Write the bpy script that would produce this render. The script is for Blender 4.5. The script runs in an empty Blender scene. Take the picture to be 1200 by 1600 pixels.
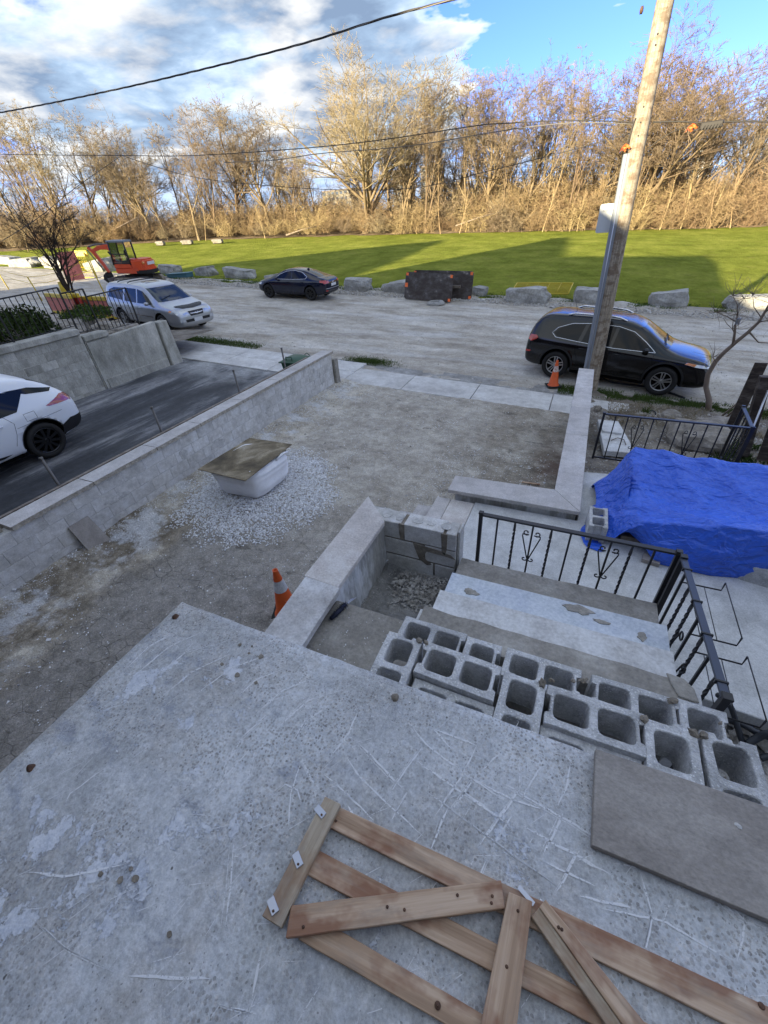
import bpy, bmesh, math, random
import numpy as np
from mathutils import Vector, Matrix, Euler, noise
from mathutils.bvhtree import BVHTree
from mathutils.geometry import tessellate_polygon

random.seed(7)
rng = np.random.default_rng(7)
R = math.radians
scene = bpy.context.scene
COL = scene.collection

# ------------------------------------------------------------------ camera
cam_data = bpy.data.cameras.new('camera')
cam = bpy.data.objects.new('camera', cam_data)
COL.objects.link(cam)
cam_data.sensor_fit = 'VERTICAL'
cam_data.sensor_height = 36.0
cam_data.lens = 36.0 * 631.0 / 1600.0
cam_data.clip_start = 0.05
cam_data.clip_end = 4000.0
CR = ((0.91117329, 0.18800923, -0.36662757),
      (0.40607280, -0.56045257, 0.72180177),
      (-0.06977197, -0.80656398, -0.58701484))
m4 = Matrix(((CR[0][0], -CR[0][1], -CR[0][2], 0), (CR[1][0], -CR[1][1], -CR[1][2], 0),
             (CR[2][0], -CR[2][1], -CR[2][2], 0), (0, 0, 0, 1)))
cam.matrix_world = m4
scene.camera = cam
scene.render.resolution_x = 768
scene.render.resolution_y = 1024

# ------------------------------------------------------------------ light
SUN_EL = 13.0
SUN_AZ = 22.0          # direction the light travels, degrees from +Y towards +X
sun_data = bpy.data.lights.new('sun', 'SUN')
sun_data.energy = 2.7
sun_data.angle = R(0.55)
sun_data.color = (1.0, 0.87, 0.60)
sun = bpy.data.objects.new('sun', sun_data)
COL.objects.link(sun)
_d = Vector((math.sin(R(SUN_AZ)) * math.cos(R(SUN_EL)), math.cos(R(SUN_AZ)) * math.cos(R(SUN_EL)), -math.sin(R(SUN_EL))))
sun.rotation_euler = _d.to_track_quat('-Z', 'Y').to_euler()

world = bpy.data.worlds.new('World')
scene.world = world
world.use_nodes = True
scene.view_settings.view_transform = 'Standard'
scene.view_settings.look = 'None'
scene.view_settings.gamma = 1.0
scene.view_settings.exposure = 2.66
try:
    scene.view_settings.use_curve_mapping = False
except Exception:
    pass
scene.render.engine = 'CYCLES'


class NT:
    """small helper for node trees"""
    def __init__(self, tree):
        self.t = tree
        self.n = tree.nodes
        self.l = tree.links
        self.n.clear()

    def add(self, typ, **kw):
        nd = self.n.new(typ)
        for k, v in kw.items():
            setattr(nd, k, v)
        return nd

    def link(self, a, b):
        self.l.new(a, b)

    def val(self, x, sock):
        if isinstance(x, (int, float)):
            sock.default_value = x
        elif isinstance(x, (tuple, list)):
            if len(x) == 3 and len(sock.default_value) == 4:
                x = tuple(x) + (1.0,)
            sock.default_value = x
        else:
            self.link(x, sock)

    def math(self, op, a, b=0.0, c=0.0, clamp=False):
        nd = self.add('ShaderNodeMath', operation=op, use_clamp=clamp)
        self.val(a, nd.inputs[0]); self.val(b, nd.inputs[1]); self.val(c, nd.inputs[2])
        return nd.outputs[0]

    def vmath(self, op, a, b=(0, 0, 0)):
        nd = self.add('ShaderNodeVectorMath', operation=op)
        self.val(a, nd.inputs[0])
        self.val(b, nd.inputs[1])
        return nd.outputs[0]

    def scale(self, vec, s):
        nd = self.add('ShaderNodeVectorMath', operation='SCALE')
        self.link(vec, nd.inputs[0])
        nd.inputs['Scale'].default_value = s
        return nd.outputs[0]

    def mix(self, f, a, b, blend='MIX'):
        nd = self.add('ShaderNodeMix', data_type='RGBA', blend_type=blend)
        self.val(f, nd.inputs[0]); self.val(a, nd.inputs[6]); self.val(b, nd.inputs[7])
        return nd.outputs[2]

    def noise(self, vec, scale, detail=4.0, rough=0.55, dist=0.0, lac=2.0, col=False):
        nd = self.add('ShaderNodeTexNoise')
        self.val(vec, nd.inputs['Vector'])
        nd.inputs['Scale'].default_value = scale
        nd.inputs['Detail'].default_value = detail
        nd.inputs['Roughness'].default_value = rough
        nd.inputs['Distortion'].default_value = dist
        nd.inputs['Lacunarity'].default_value = lac
        return nd.outputs['Color'] if col else nd.outputs['Fac']

    def voro(self, vec, scale, feature='F1', rand=1.0, out='Distance'):
        nd = self.add('ShaderNodeTexVoronoi', feature=feature)
        self.val(vec, nd.inputs['Vector'])
        nd.inputs['Scale'].default_value = scale
        nd.inputs['Randomness'].default_value = rand
        return nd.outputs[out]

    def ramp(self, f, stops, interp='LINEAR'):
        nd = self.add('ShaderNodeValToRGB')
        cr = nd.color_ramp
        cr.interpolation = interp
        while len(cr.elements) < len(stops):
            cr.elements.new(0.5)
        for e, (p, c) in zip(cr.elements, stops):
            e.position = p
            if isinstance(c, (int, float)):
                c = (c, c, c)
            e.color = tuple(c) + ((1.0,) if len(c) == 3 else ())
        self.link(f, nd.inputs[0])
        return nd.outputs[0]

    def step(self, f, lo, hi):
        nd = self.add('ShaderNodeMapRange')
        nd.inputs[1].default_value = lo
        nd.inputs[2].default_value = hi
        self.link(f, nd.inputs[0])
        return nd.outputs[0]

    def mapping(self, vec, scale=(1, 1, 1), loc=(0, 0, 0), rot=(0, 0, 0)):
        nd = self.add('ShaderNodeMapping')
        self.link(vec, nd.inputs[0])
        nd.inputs[1].default_value = loc
        nd.inputs[2].default_value = rot
        nd.inputs[3].default_value = scale
        return nd.outputs[0]

    def bump(self, h, strength=0.3, dist=0.01, normal=None):
        nd = self.add('ShaderNodeBump')
        nd.inputs['Strength'].default_value = strength
        nd.inputs['Distance'].default_value = dist
        self.link(h, nd.inputs['Height'])
        if normal is not None:
            self.link(normal, nd.inputs['Normal'])
        return nd.outputs[0]


# ------------------------------------------------------------------ sky
w = NT(world.node_tree)
tc = w.add('ShaderNodeTexCoord')
sky = w.add('ShaderNodeTexSky', sky_type='NISHITA')
sky.sun_disc = False
sky.sun_elevation = R(SUN_EL)
# Nishita: rotation 0 puts the sun at +Y and turns clockwise
sky.sun_rotation = R(180.0 + SUN_AZ)
sky.altitude = 150.0
sky.air_density = 1.0
sky.dust_density = 0.35
sky.ozone_density = 1.6
gen = tc.outputs['Generated']
sep = w.add('ShaderNodeSeparateXYZ'); w.link(gen, sep.inputs[0])
zz = w.math('MAXIMUM', sep.outputs[2], 0.0)
den = w.math('ADD', zz, 0.16)
px_ = w.math('DIVIDE', sep.outputs[0], den)
py_ = w.math('DIVIDE', sep.outputs[1], den)
cmb = w.add('ShaderNodeCombineXYZ')
w.link(px_, cmb.inputs[0]); w.link(py_, cmb.inputs[1])
pv = cmb.outputs[0]
warpc = w.noise(pv, 1.4, 3.0, 0.5, col=True)
wv_ = w.vmath('ADD', pv, w.scale(w.vmath('SUBTRACT', warpc, (0.5, 0.5, 0.5)), 0.22))
pv2 = w.mapping(wv_, scale=(1.0, 1.0, 1), loc=(1.3, 0.6, 0.0))
n1 = w.noise(pv2, 1.15, 10.0, 0.55, 0.0)
n2 = w.noise(w.mapping(wv_, loc=(0.0, 0.10, 0.0)), 2.6, 8.0, 0.58, 0.0)
big = w.noise(w.mapping(pv, loc=(3.1, 1.7, 0)), 0.35, 2.0, 0.5)
dens = w.math('ADD', w.math('MULTIPLY', n1, 0.70), w.math('MULTIPLY', big, 0.30))
dens = w.math('ADD', dens, w.math('MULTIPLY', n2, 0.20))
# a wide blue opening to the north-east, cloud bank elsewhere, out-of-view cover raised to brighten the shade
gapd = w.add('ShaderNodeVectorMath', operation='DOT_PRODUCT')
w.link(gen, gapd.inputs[0]); gapd.inputs[1].default_value = (-0.011, 0.984, 0.177)
dens = w.math('ADD', dens, w.math('SUBTRACT', 0.038, w.math('MULTIPLY', w.step(w.math('ADD', gapd.outputs['Value'], w.math('MULTIPLY', w.math('SUBTRACT', w.noise(pv, 1.7, 5.0, 0.6), 0.5), 0.13)), 0.955, 1.0), 0.26)))
bank = w.add('ShaderNodeVectorMath', operation='DOT_PRODUCT')
w.link(gen, bank.inputs[0]); bank.inputs[1].default_value = (-0.381, 0.895, 0.233)
dens = w.math('ADD', dens, w.math('MULTIPLY', w.step(bank.outputs['Value'], 0.90, 0.985), 0.085))
cover = w.step(dens, 0.580, 0.628)
thick = w.step(dens, 0.585, 0.72)
# offset sample towards the sun: bright where the density falls off on that side
n3 = w.noise(w.mapping(pv2, loc=(-0.05, -0.16, 0.0)), 1.15, 10.0, 0.55, 0.0)
lit = w.step(w.math('SUBTRACT', n1, n3), -0.03, 0.10)
ccol = w.ramp(thick, [(0.0, (1.0, 1.0, 1.0)), (0.25, (0.66, 0.79, 0.93)), (0.6, (0.37, 0.51, 0.70)), (1.0, (0.22, 0.31, 0.46))])
ccol = w.mix(w.math('MULTIPLY', lit, 0.55), ccol, (1.30, 1.24, 1.12))
cl = w.add('ShaderNodeVectorMath', operation='SCALE')
w.link(ccol, cl.inputs[0]); cl.inputs['Scale'].default_value = 1.42
hz = w.step(sep.outputs[2], 0.0, 0.10)
cov2 = w.math('MULTIPLY', cover, w.math('ADD', 0.35, w.math('MULTIPLY', hz, 0.65)), clamp=True)
skyc = w.add('ShaderNodeVectorMath', operation='SCALE')
skytint = w.mix(1.0, sky.outputs[0], (0.138, 0.190, 0.44), blend='MULTIPLY')
w.link(skytint, skyc.inputs[0]); skyc.inputs['Scale'].default_value = 1.0
allc = w.mix(cov2, skyc.outputs[0], cl.outputs[0])
bg = w.add('ShaderNodeBackground')
bg.inputs[1].default_value = 0.15
w.link(allc, bg.inputs[0])
wo = w.add('ShaderNodeOutputWorld')
w.link(bg.outputs[0], wo.inputs[0])

# ------------------------------------------------------------------ object helpers
def world_matrix(o):
    m = o.matrix_basis.copy()
    p = o.parent
    while p is not None:
        m = p.matrix_basis @ m
        p = p.parent
    return m


def thing(name, label, cat, loc=(0, 0, 0), rot=(0, 0, 0), group=None):
    o = bpy.data.objects.new(name, None)
    COL.objects.link(o)
    o.location = loc
    o.rotation_euler = rot if isinstance(rot, (tuple, list, Euler)) else (0, 0, rot)
    o.empty_display_size = 0.1
    o['label'] = label
    o['category'] = cat
    if group:
        o['group'] = group
    return o


def tag(o, label=None, cat=None, group=None, kind=None):
    if label: o['label'] = label
    if cat: o['category'] = cat
    if group: o['group'] = group
    if kind: o['kind'] = kind
    return o


class MB:
    """collects faces of one mesh; per-face material index and smoothing"""
    def __init__(self):
        self.v = []; self.f = []; self.m = []; self.s = []

    def add(self, verts, faces, mi=0, smooth=False):
        b = len(self.v)
        self.v.extend([tuple(x) for x in verts])
        for f in faces:
            self.f.append(tuple(i + b for i in f)); self.m.append(mi); self.s.append(smooth)
        return self

    def box(self, x0, x1, y0, y1, z0, z1, mi=0):
        v = [(x0, y0, z0), (x1, y0, z0), (x1, y1, z0), (x0, y1, z0), (x0, y0, z1), (x1, y0, z1), (x1, y1, z1), (x0, y1, z1)]
        return self.add(v, [(0, 3, 2, 1), (4, 5, 6, 7), (0, 1, 5, 4), (1, 2, 6, 5), (2, 3, 7, 6), (3, 0, 4, 7)], mi)

    def cbox(self, c, size, mat=None, mi=0, bev=0.0):
        """box centred on c, optionally turned by a 3x3 matrix, optionally chamfered on top edges"""
        hx, hy, hz_ = size[0] / 2, size[1] / 2, size[2] / 2
        c = Vector(c)
        if bev <= 0:
            pts = [(-hx, -hy, -hz_), (hx, -hy, -hz_), (hx, hy, -hz_), (-hx, hy, -hz_), (-hx, -hy, hz_), (hx, -hy, hz_), (hx, hy, hz_), (-hx, hy, hz_)]
            fs = [(0, 3, 2, 1), (4, 5, 6, 7), (0, 1, 5, 4), (1, 2, 6, 5), (2, 3, 7, 6), (3, 0, 4, 7)]
        else:
            b = bev
            pts = []
            for z, i in ((-hz_, b), (-hz_ + b, 0), (hz_ - b, 0), (hz_, b)):
                pts += [(-hx + i, -hy + i, z), (hx - i, -hy + i, z), (hx - i, hy - i, z), (-hx + i, hy - i, z)]
            fs = [(3, 2, 1, 0), (12, 13, 14, 15)]
            for k in range(3):
                for j in range(4):
                    a = k * 4 + j; d = k * 4 + (j + 1) % 4
                    fs.append((a, d, d + 4, a + 4))
        pts = [Vector(p) for p in pts]
        if mat is not None:
            pts = [mat @ p for p in pts]
        return self.add([p + c for p in pts], fs, mi)

    def tube(self, pts, rad, n=6, mi=0, smooth=True, cap=True):
        pts = [Vector(p) for p in pts]
        if isinstance(rad, (int, float)):
            rad = [rad] * len(pts)
        vs = []; N = len(pts)
        prev = None
        for i, p in enumerate(pts):
            t = (pts[min(i + 1, N - 1)] - pts[max(i - 1, 0)])
            if t.length < 1e-9: t = Vector((0, 0, 1))
            t.normalize()
            if prev is None:
                a = Vector((0, 0, 1)) if abs(t.z) < 0.9 else Vector((1, 0, 0))
                u = t.cross(a).normalized()
            else:
                u = (prev - t * prev.dot(t))
                u = u.normalized() if u.length > 1e-6 else t.orthogonal().normalized()
            prev = u
            w_ = t.cross(u)
            for k in range(n):
                an = 2 * math.pi * k / n
                vs.append(p + (u * math.cos(an) + w_ * math.sin(an)) * rad[i])
        fs = []
        for i in range(N - 1):
            for k in range(n):
                a = i * n + k; b = i * n + (k + 1) % n
                fs.append((a, b, b + n, a + n))
        if cap:
            fs.append(tuple(range(n - 1, -1, -1))); fs.append(tuple((N - 1) * n + k for k in range(n)))
        return self.add(vs, fs, mi, smooth)

    def cyl(self, p0, p1, r0, r1=None, n=16, mi=0, smooth=True):
        return self.tube([p0, p1], [r0, r0 if r1 is None else r1], n, mi, smooth)

    def lathe(self, prof, c, axis=(0, 0, 1), n=24, mi=0, smooth=True, closed=False):
        """prof: (radius, height) pairs about axis through c"""
        ax = Vector(axis).normalized(); u = ax.orthogonal().normalized(); w_ = ax.cross(u); c = Vector(c)
        vs = []
        for r_, h_ in prof:
            for k in range(n):
                an = 2 * math.pi * k / n
                vs.append(c + ax * h_ + (u * math.cos(an) + w_ * math.sin(an)) * r_)
        fs = []
        M = len(prof)
        for i in range(M - 1 if not closed else M):
            for k in range(n):
                a = i * n + k; b = i * n + (k + 1) % n; j = (i + 1) % M
                fs.append((a, b, j * n + (k + 1) % n, j * n + k))
        return self.add(vs, fs, mi, smooth)

    def prism(self, poly, d0, d1, fn=None, mi=0):
        """extrude a 2D polygon (list of (a,b)) from d0 to d1; fn maps (a,b,d) to xyz (default x,y,z)"""
        fn = fn or (lambda a, b, d: (a, b, d))
        n = len(poly)
        v = [fn(a, b, d0) for a, b in poly] + [fn(a, b, d1) for a, b in poly]
        fs = [tuple(range(n - 1, -1, -1)), tuple(range(n, 2 * n))]
        for i in range(n):
            j = (i + 1) % n
            fs.append((i, j, j + n, i + n))
        return self.add(v, fs, mi)

    def grid(self, fn, nu, nv, mi=0, smooth=True):
        v = [fn(i / nu, j / nv) for j in range(nv + 1) for i in range(nu + 1)]
        f = [(j * (nu + 1) + i, j * (nu + 1) + i + 1, (j + 1) * (nu + 1) + i + 1, (j + 1) * (nu + 1) + i) for j in range(nv) for i in range(nu)]
        return self.add(v, f, mi, smooth)

    def mesh(self, name, mats, inv=None):
        me = bpy.data.meshes.new(name)
        v = self.v
        if inv is not None:
            a = np.array(v, dtype=float).reshape(-1, 3)
            M = np.array(inv)
            v = (a @ M[:3, :3].T + M[:3, 3]).tolist()
        me.from_pydata(v, [], self.f)
        if not isinstance(mats, (list, tuple)): mats = [mats]
        for m_ in mats: me.materials.append(m_)
        me.polygons.foreach_set('material_index', self.m)
        me.polygons.foreach_set('use_smooth', self.s)
        me.update()
        return me


def fix_normals(me):
    bm = bmesh.new(); bm.from_mesh(me)
    bmesh.ops.recalc_face_normals(bm, faces=bm.faces)
    bm.to_mesh(me); bm.free()


def part(name, mb, mats, parent=None, bevel=0.0, local=False, fix=True, segs=1):
    """link a collected mesh as ONE object; its points are world points unless local"""
    inv = None
    if parent is not None and not local:
        inv = world_matrix(parent).inverted()
    me = mb.mesh(name, mats, inv)
    if fix or bevel:
        bm = bmesh.new(); bm.from_mesh(me)
        if fix:
            bmesh.ops.recalc_face_normals(bm, faces=bm.faces)
        if bevel:
            es = [e for e in bm.edges if len(e.link_faces) == 2 and e.calc_face_angle(0) > 0.6]
            bmesh.ops.bevel(bm, geom=es, offset=bevel, segments=segs, affect='EDGES', clamp_overlap=True)
        bm.to_mesh(me); bm.free()
    o = bpy.data.objects.new(name, me)
    COL.objects.link(o)
    o.parent = parent
    return o


def npmesh(name, verts, faces, mats, parent=None, smooth=False, mi=None):
    """mesh from numpy arrays (all faces with the same number of corners), world points"""
    verts = np.asarray(verts, dtype=np.float32); faces = np.asarray(faces, dtype=np.int32)
    if parent is not None:
        M = np.array(world_matrix(parent).inverted())
        verts = (verts @ M[:3, :3].T + M[:3, 3]).astype(np.float32)
    me = bpy.data.meshes.new(name)
    k = faces.shape[1]
    me.vertices.add(len(verts)); me.vertices.foreach_set('co', verts.ravel())
    me.loops.add(faces.size); me.loops.foreach_set('vertex_index', faces.ravel())
    me.polygons.add(len(faces)); me.polygons.foreach_set('loop_start', np.arange(0, faces.size, k, dtype=np.int32))
    try:
        me.polygons.foreach_set('loop_total', np.full(len(faces), k, dtype=np.int32))
    except Exception:
        pass
    if not isinstance(mats, (list, tuple)): mats = [mats]
    for m_ in mats: me.materials.append(m_)
    if mi is not None: me.polygons.foreach_set('material_index', np.asarray(mi, dtype=np.int32))
    me.polygons.foreach_set('use_smooth', np.full(len(faces), smooth, dtype=bool))
    me.update(calc_edges=True)
    me.validate()
    o = bpy.data.objects.new(name, me)
    COL.objects.link(o)
    o.parent = parent
    return o


def inst(me, name, parent=None, loc=(0, 0, 0), rot=(0, 0, 0), scale=(1, 1, 1)):
    o = bpy.data.objects.new(name, me)
    COL.objects.link(o)
    o.parent = parent
    o.location = loc; o.rotation_euler = rot; o.scale = scale
    return o


def kids(o):
    return [c for c in bpy.data.objects if c.parent is o]


def dup(root, loc, rot=None, label=None, group=None, scale=None):
    def cp(o, par):
        c = o.copy(); COL.objects.link(c); c.parent = par
        for ch in kids(o): cp(ch, c)
        return c
    r_ = cp(root, None)
    r_.location = loc
    if rot is not None: r_.rotation_euler = rot if isinstance(rot, (tuple, list)) else (0, 0, rot)
    if scale is not None: r_.scale = scale
    if label: r_['label'] = label
    if group: r_['group'] = group
    return r_


# ------------------------------------------------------------------ the lie of the land
def zroad(X):
    return -4.18 - 0.06 * max(-75.0, min(14.0, X))


def zland(X, Y):
    return zroad(X) + 0.028 * max(0.0, min(Y, 90.0) - 24.5)


def zyard(X, Y):
    return -3.66 - 0.012 * Y - (X + 6.2) * 0.0056 * max(Y, 0.0)


def nz(x, y, z=0.0):
    return noise.noise(Vector((x, y, z)))

# ------------------------------------------------------------------ materials
def newmat(name):
    m_ = bpy.data.materials.new(name)
    m_.use_nodes = True
    t = NT(m_.node_tree)
    b = t.add('ShaderNodeBsdfPrincipled')
    o = t.add('ShaderNodeOutputMaterial')
    t.link(b.outputs[0], o.inputs[0])
    return m_, t, b


def coords(t, world_space=True):
    if world_space:
        return t.add('ShaderNodeNewGeometry').outputs['Position']
    return t.add('ShaderNodeTexCoord').outputs['Object']


NOGAIN = ('house_brick', 'asphalt_shingle', 'muddy_plywood', 'crushed_limestone', 'taupe_sandstone', 'woven_white_bag', 'scuffed_black_plate', 'limestone_boulder', 'rounded_fieldstone', 'leaf_litter_bank', 'far_apartment_concrete', 'brown_wet_mortar', 'pale_coping_stone', 'pale_step_concrete', 'washed_coping_stone')


def mottle(name, stops, scale=6.0, detail=7.0, rough=0.85, bump=0.25, bscale=60.0, bdist=0.004, world_space=True,
           rand=0.0, spec=0.3, metal=0.0, speck=None, stretch=(1, 1, 1), dist=0.0, tint=None):
    """general rough surface: noise ramp of base colours, finer speckle, noise bump, optional change from piece to piece"""
    if world_space and name not in NOGAIN:
        stops = [(p, tuple(min(0.60, x * 1.32) for x in c_)) for p, c_ in stops]
    m_, t, b = newmat(name)
    P = coords(t, world_space)
    if stretch != (1, 1, 1):
        P = t.mapping(P, scale=stretch)
    oi = t.add('ShaderNodeObjectInfo')
    if rand > 0:
        off = t.vmath('SCALE', (13.7, 7.1, 3.3)); off_node = off.node
        t.link(t.math('MULTIPLY', oi.outputs['Random'], 9.0), off_node.inputs['Scale'])
        P = t.vmath('ADD', P, off)
    f = t.noise(P, scale, detail, 0.6, dist)
    c = t.ramp(f, stops)
    fine = t.noise(P, bscale, 4.0, 0.65)
    c = t.mix(0.55, c, t.ramp(t.noise(P, scale * 3.3, 8.0, 0.75), [(0.33, 0.33), (0.5, 0.5), (0.67, 0.66)]), blend='OVERLAY')
    c = t.mix(0.65, c, t.ramp(fine, [(0.25, 0.30), (0.5, 0.5), (0.75, 0.68)]), blend='OVERLAY')
    if speck:
        sc, thr, colr, amt = speck
        vd = t.voro(P, sc, out='Distance')
        vn = t.noise(P, sc * 0.23, 2.0)
        k = t.math('MULTIPLY', t.math('LESS_THAN', vd, thr), t.math('GREATER_THAN', vn, 0.5))
        c = t.mix(t.math('MULTIPLY', k, amt), c, colr)
    if rand > 0:
        hs = t.add('ShaderNodeHueSaturation')
        t.link(c, hs.inputs['Color'])
        t.link(t.math('ADD', 1.0 - rand, t.math('MULTIPLY', oi.outputs['Random'], 2 * rand)), hs.inputs['Value'])
        c = hs.outputs[0]
    t.link(c, b.inputs['Base Color'])
    b.inputs['Roughness'].default_value = rough
    b.inputs['Metallic'].default_value = metal
    b.inputs['Specular IOR Level'].default_value = spec
    if bump > 0:
        hgt = t.math('ADD', t.noise(P, bscale * 0.35, 5.0, 0.6), t.math('MULTIPLY', fine, 0.7))
        t.link(t.bump(hgt, bump, bdist), b.inputs['Normal'])
    return m_


def plain(name, col, rough=0.5, metal=0.0, spec=0.5, coat=0.0, nvar=0.08, nscale=4.0):
    m_, t, b = newmat(name)
    P = coords(t, False)
    n_ = t.noise(P, nscale, 4.0, 0.6)
    c = t.mix(n_, tuple(max(0, x * (1 - nvar * 2)) for x in col), tuple(min(1, x * (1 + nvar)) for x in col))
    t.link(c, b.inputs['Base Color'])
    b.inputs['Roughness'].default_value = rough
    if rough > 0.12:
        r_ = t.math('ADD', rough - 0.06, t.math('MULTIPLY', t.noise(P, nscale * 5, 3.0), 0.12))
        t.link(r_, b.inputs['Roughness'])
    b.inputs['Metallic'].default_value = metal
    b.inputs['Specular IOR Level'].default_value = spec
    if coat:
        b.inputs['Coat Weight'].default_value = coat
        b.inputs['Coat Roughness'].default_value = 0.04
    return m_


def carpaint(name, col, metal=0.0, rough=0.28, dusty=0.25):
    m_, t, b = newmat(name)
    P = coords(t, False)
    d = t.noise(P, 2.5, 6.0, 0.65)
    sp = t.add('ShaderNodeSeparateXYZ'); t.link(P, sp.inputs[0])
    low = t.step(sp.outputs[2], 0.55, 0.15)          # road dust settles on the sills
    dust = t.math('MULTIPLY', t.math('ADD', t.math('MULTIPLY', low, 0.8), 0.05), t.step(d, 0.35, 0.75))
    dust = t.math('MULTIPLY', dust, dusty)
    c = t.mix(dust, col, (0.30, 0.27, 0.23))
    t.link(c, b.inputs['Base Color'])
    b.inputs['Metallic'].default_value = metal
    t.link(t.math('ADD', rough, t.math('MULTIPLY', dust, 0.9)), b.inputs['Roughness'])
    b.inputs['Coat Weight'].default_value = 0.2
    b.inputs['Coat Roughness'].default_value = 0.05
    return m_


# slab of the porch: trowelled, worn, pitted, splashed with thin mortar
def slab_material():
    m_, t, b = newmat('worn_porch_concrete')
    P = coords(t)
    sp = t.add('ShaderNodeSeparateXYZ'); t.link(P, sp.inputs[0])
    warp = t.vmath('ADD', P, t.scale(t.noise(P, 7.0, 5.0, 0.6, col=True), 0.09))
    g = t.noise(P, 1.7, 9.0, 0.66)
    base = t.ramp(g, [(0.30, (0.30, 0.305, 0.30)), (0.45, (0.42, 0.43, 0.435)), (0.55, (0.50, 0.515, 0.525)), (0.68, (0.58, 0.60, 0.615))])
    # warm tan smears and cool dark washes
    tan = t.step(t.noise(t.mapping(P, loc=(4, 2, 0)), 2.6, 8.0, 0.7), 0.52, 0.68)
    base = t.mix(t.math('MULTIPLY', tan, 0.45), base, (0.36, 0.315, 0.26))
    washn = t.noise(t.mapping(warp, loc=(9, 4, 0), scale=(1.0, 1.6, 1)), 3.4, 7.0, 0.7, 0.4)
    left = t.step(sp.outputs[0], 0.1, -0.7)
    wash = t.math('MULTIPLY', t.step(washn, 0.55, 0.63), left)
    base = t.mix(t.math('MULTIPLY', wash, 0.6), base, (0.25, 0.275, 0.33))
    # exposed aggregate
    agg = t.voro(P, 95.0, out='Color')
    aggd = t.voro(P, 95.0)
    aggm = t.step(t.noise(warp, 3.0, 8.0, 0.7), 0.40, 0.56)
    aggc = t.mix(agg, (0.12, 0.115, 0.11), (0.60, 0.58, 0.55))
    base = t.mix(t.math('MULTIPLY', aggm, t.math('MULTIPLY', t.math('LESS_THAN', aggd, 0.45), 0.8)), base, aggc)
    # thin pale mortar skins left of the middle, sharp broken edges
    ms = t.noise(t.mapping(warp, scale=(1.0, 1.15, 1), rot=(0, 0, R(35)), loc=(2.3, 0.9, 0)), 2.9, 10.0, 0.72, 0.15)
    mloc = t.math('MULTIPLY', t.math('MULTIPLY', t.step(sp.outputs[0], -0.55, -0.95), t.step(sp.outputs[0], -1.75, -1.35)), 0.075)
    mloc = t.math('SUBTRACT', mloc, t.math('MULTIPLY', t.step(sp.outputs[1], 0.50, 0.72), 0.07))
    skin = t.step(t.math('ADD', ms, mloc), 0.625, 0.637)
    base = t.mix(skin, base, t.ramp(t.noise(P, 16, 4), [(0.3, (0.50, 0.53, 0.58)), (0.7, (0.60, 0.62, 0.65))]))
    # small pale splashes and white crumbs towards the broken front edge
    fl = t.voro(P, 210.0)
    fln = t.noise(P, 7.0, 6.0, 0.7)
    edge = t.step(sp.outputs[1], 0.45, 0.88)
    edgex = t.step(sp.outputs[0], -1.35, -1.72)
    fm = t.math('MULTIPLY', t.math('LESS_THAN', fl, 0.27), t.step(t.math('ADD', fln, t.math('MULTIPLY', t.math('MAXIMUM', edge, edgex), 0.22)), 0.56, 0.62))
    base = t.mix(t.math('MULTIPLY', fm, 0.8), base, (0.62, 0.61, 0.59))
    # pits
    wp = t.vmath('ADD', P, t.scale(t.noise(P, 45.0, 3.0, 0.6, col=True), 0.012))
    pv_ = t.math('ADD', t.voro(wp, 60.0), t.math('MULTIPLY', t.noise(P, 23.0, 3.0), 0.35))
    pn = t.noise(P, 5.0, 4.0, 0.6)
    pit = t.math('MULTIPLY', t.math('LESS_THAN', pv_, 0.31), t.math('GREATER_THAN', pn, 0.50))
    base = t.mix(t.math('MULTIPLY', pit, 0.5), base, (0.085, 0.08, 0.075))
    pv2_ = t.math('ADD', t.voro(wp, 21.0), t.math('MULTIPLY', t.noise(P, 13.0, 3.0), 0.45))
    pit2 = t.math('MULTIPLY', t.math('LESS_THAN', pv2_, 0.26), t.math('GREATER_THAN', t.noise(P, 2.2, 3.0), 0.52))
    base = t.mix(t.math('MULTIPLY', pit2, 0.8), base, (0.075, 0.068, 0.06))
    # faint trowel / rubbing scratches
    wv = t.noise(t.mapping(warp, scale=(34, 2.3, 1), rot=(0, 0, R(-58))), 1.0, 5.0, 0.7)
    sc = t.math('MULTIPLY', t.step(wv, 0.60, 0.68), t.step(t.noise(P, 2.1, 3.0), 0.42, 0.6))
    base = t.mix(t.math('MULTIPLY', sc, 0.45), base, (0.55, 0.55, 0.54))
    base = t.mix(0.50, base, t.ramp(t.noise(P, 14.0, 9.0, 0.78), [(0.34, 0.3), (0.5, 0.5), (0.66, 0.68)]), blend='OVERLAY')
    base = t.mix(0.55, base, t.ramp(t.noise(P, 70.0, 9.0, 0.78), [(0.34, 0.24), (0.5, 0.5), (0.66, 0.74)]), blend='OVERLAY')
    t.link(base, b.inputs['Base Color'])
    b.inputs['Roughness'].default_value = 0.82
    b.inputs['Specular IOR Level'].default_value = 0.28
    h = t.math('ADD', t.math('MULTIPLY', t.noise(P, 45, 8.0, 0.7), 0.8), t.math('MULTIPLY', pit, -0.9))
    h = t.math('ADD', h, t.math('MULTIPLY', pit2, -1.2))
    h = t.math('ADD', h, t.math('MULTIPLY', skin, 0.35))
    h = t.math('ADD', h, t.math('MULTIPLY', fm, 0.5))
    t.link(t.bump(h, 0.8, 0.006), b.inputs['Normal'])
    return m_


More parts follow.
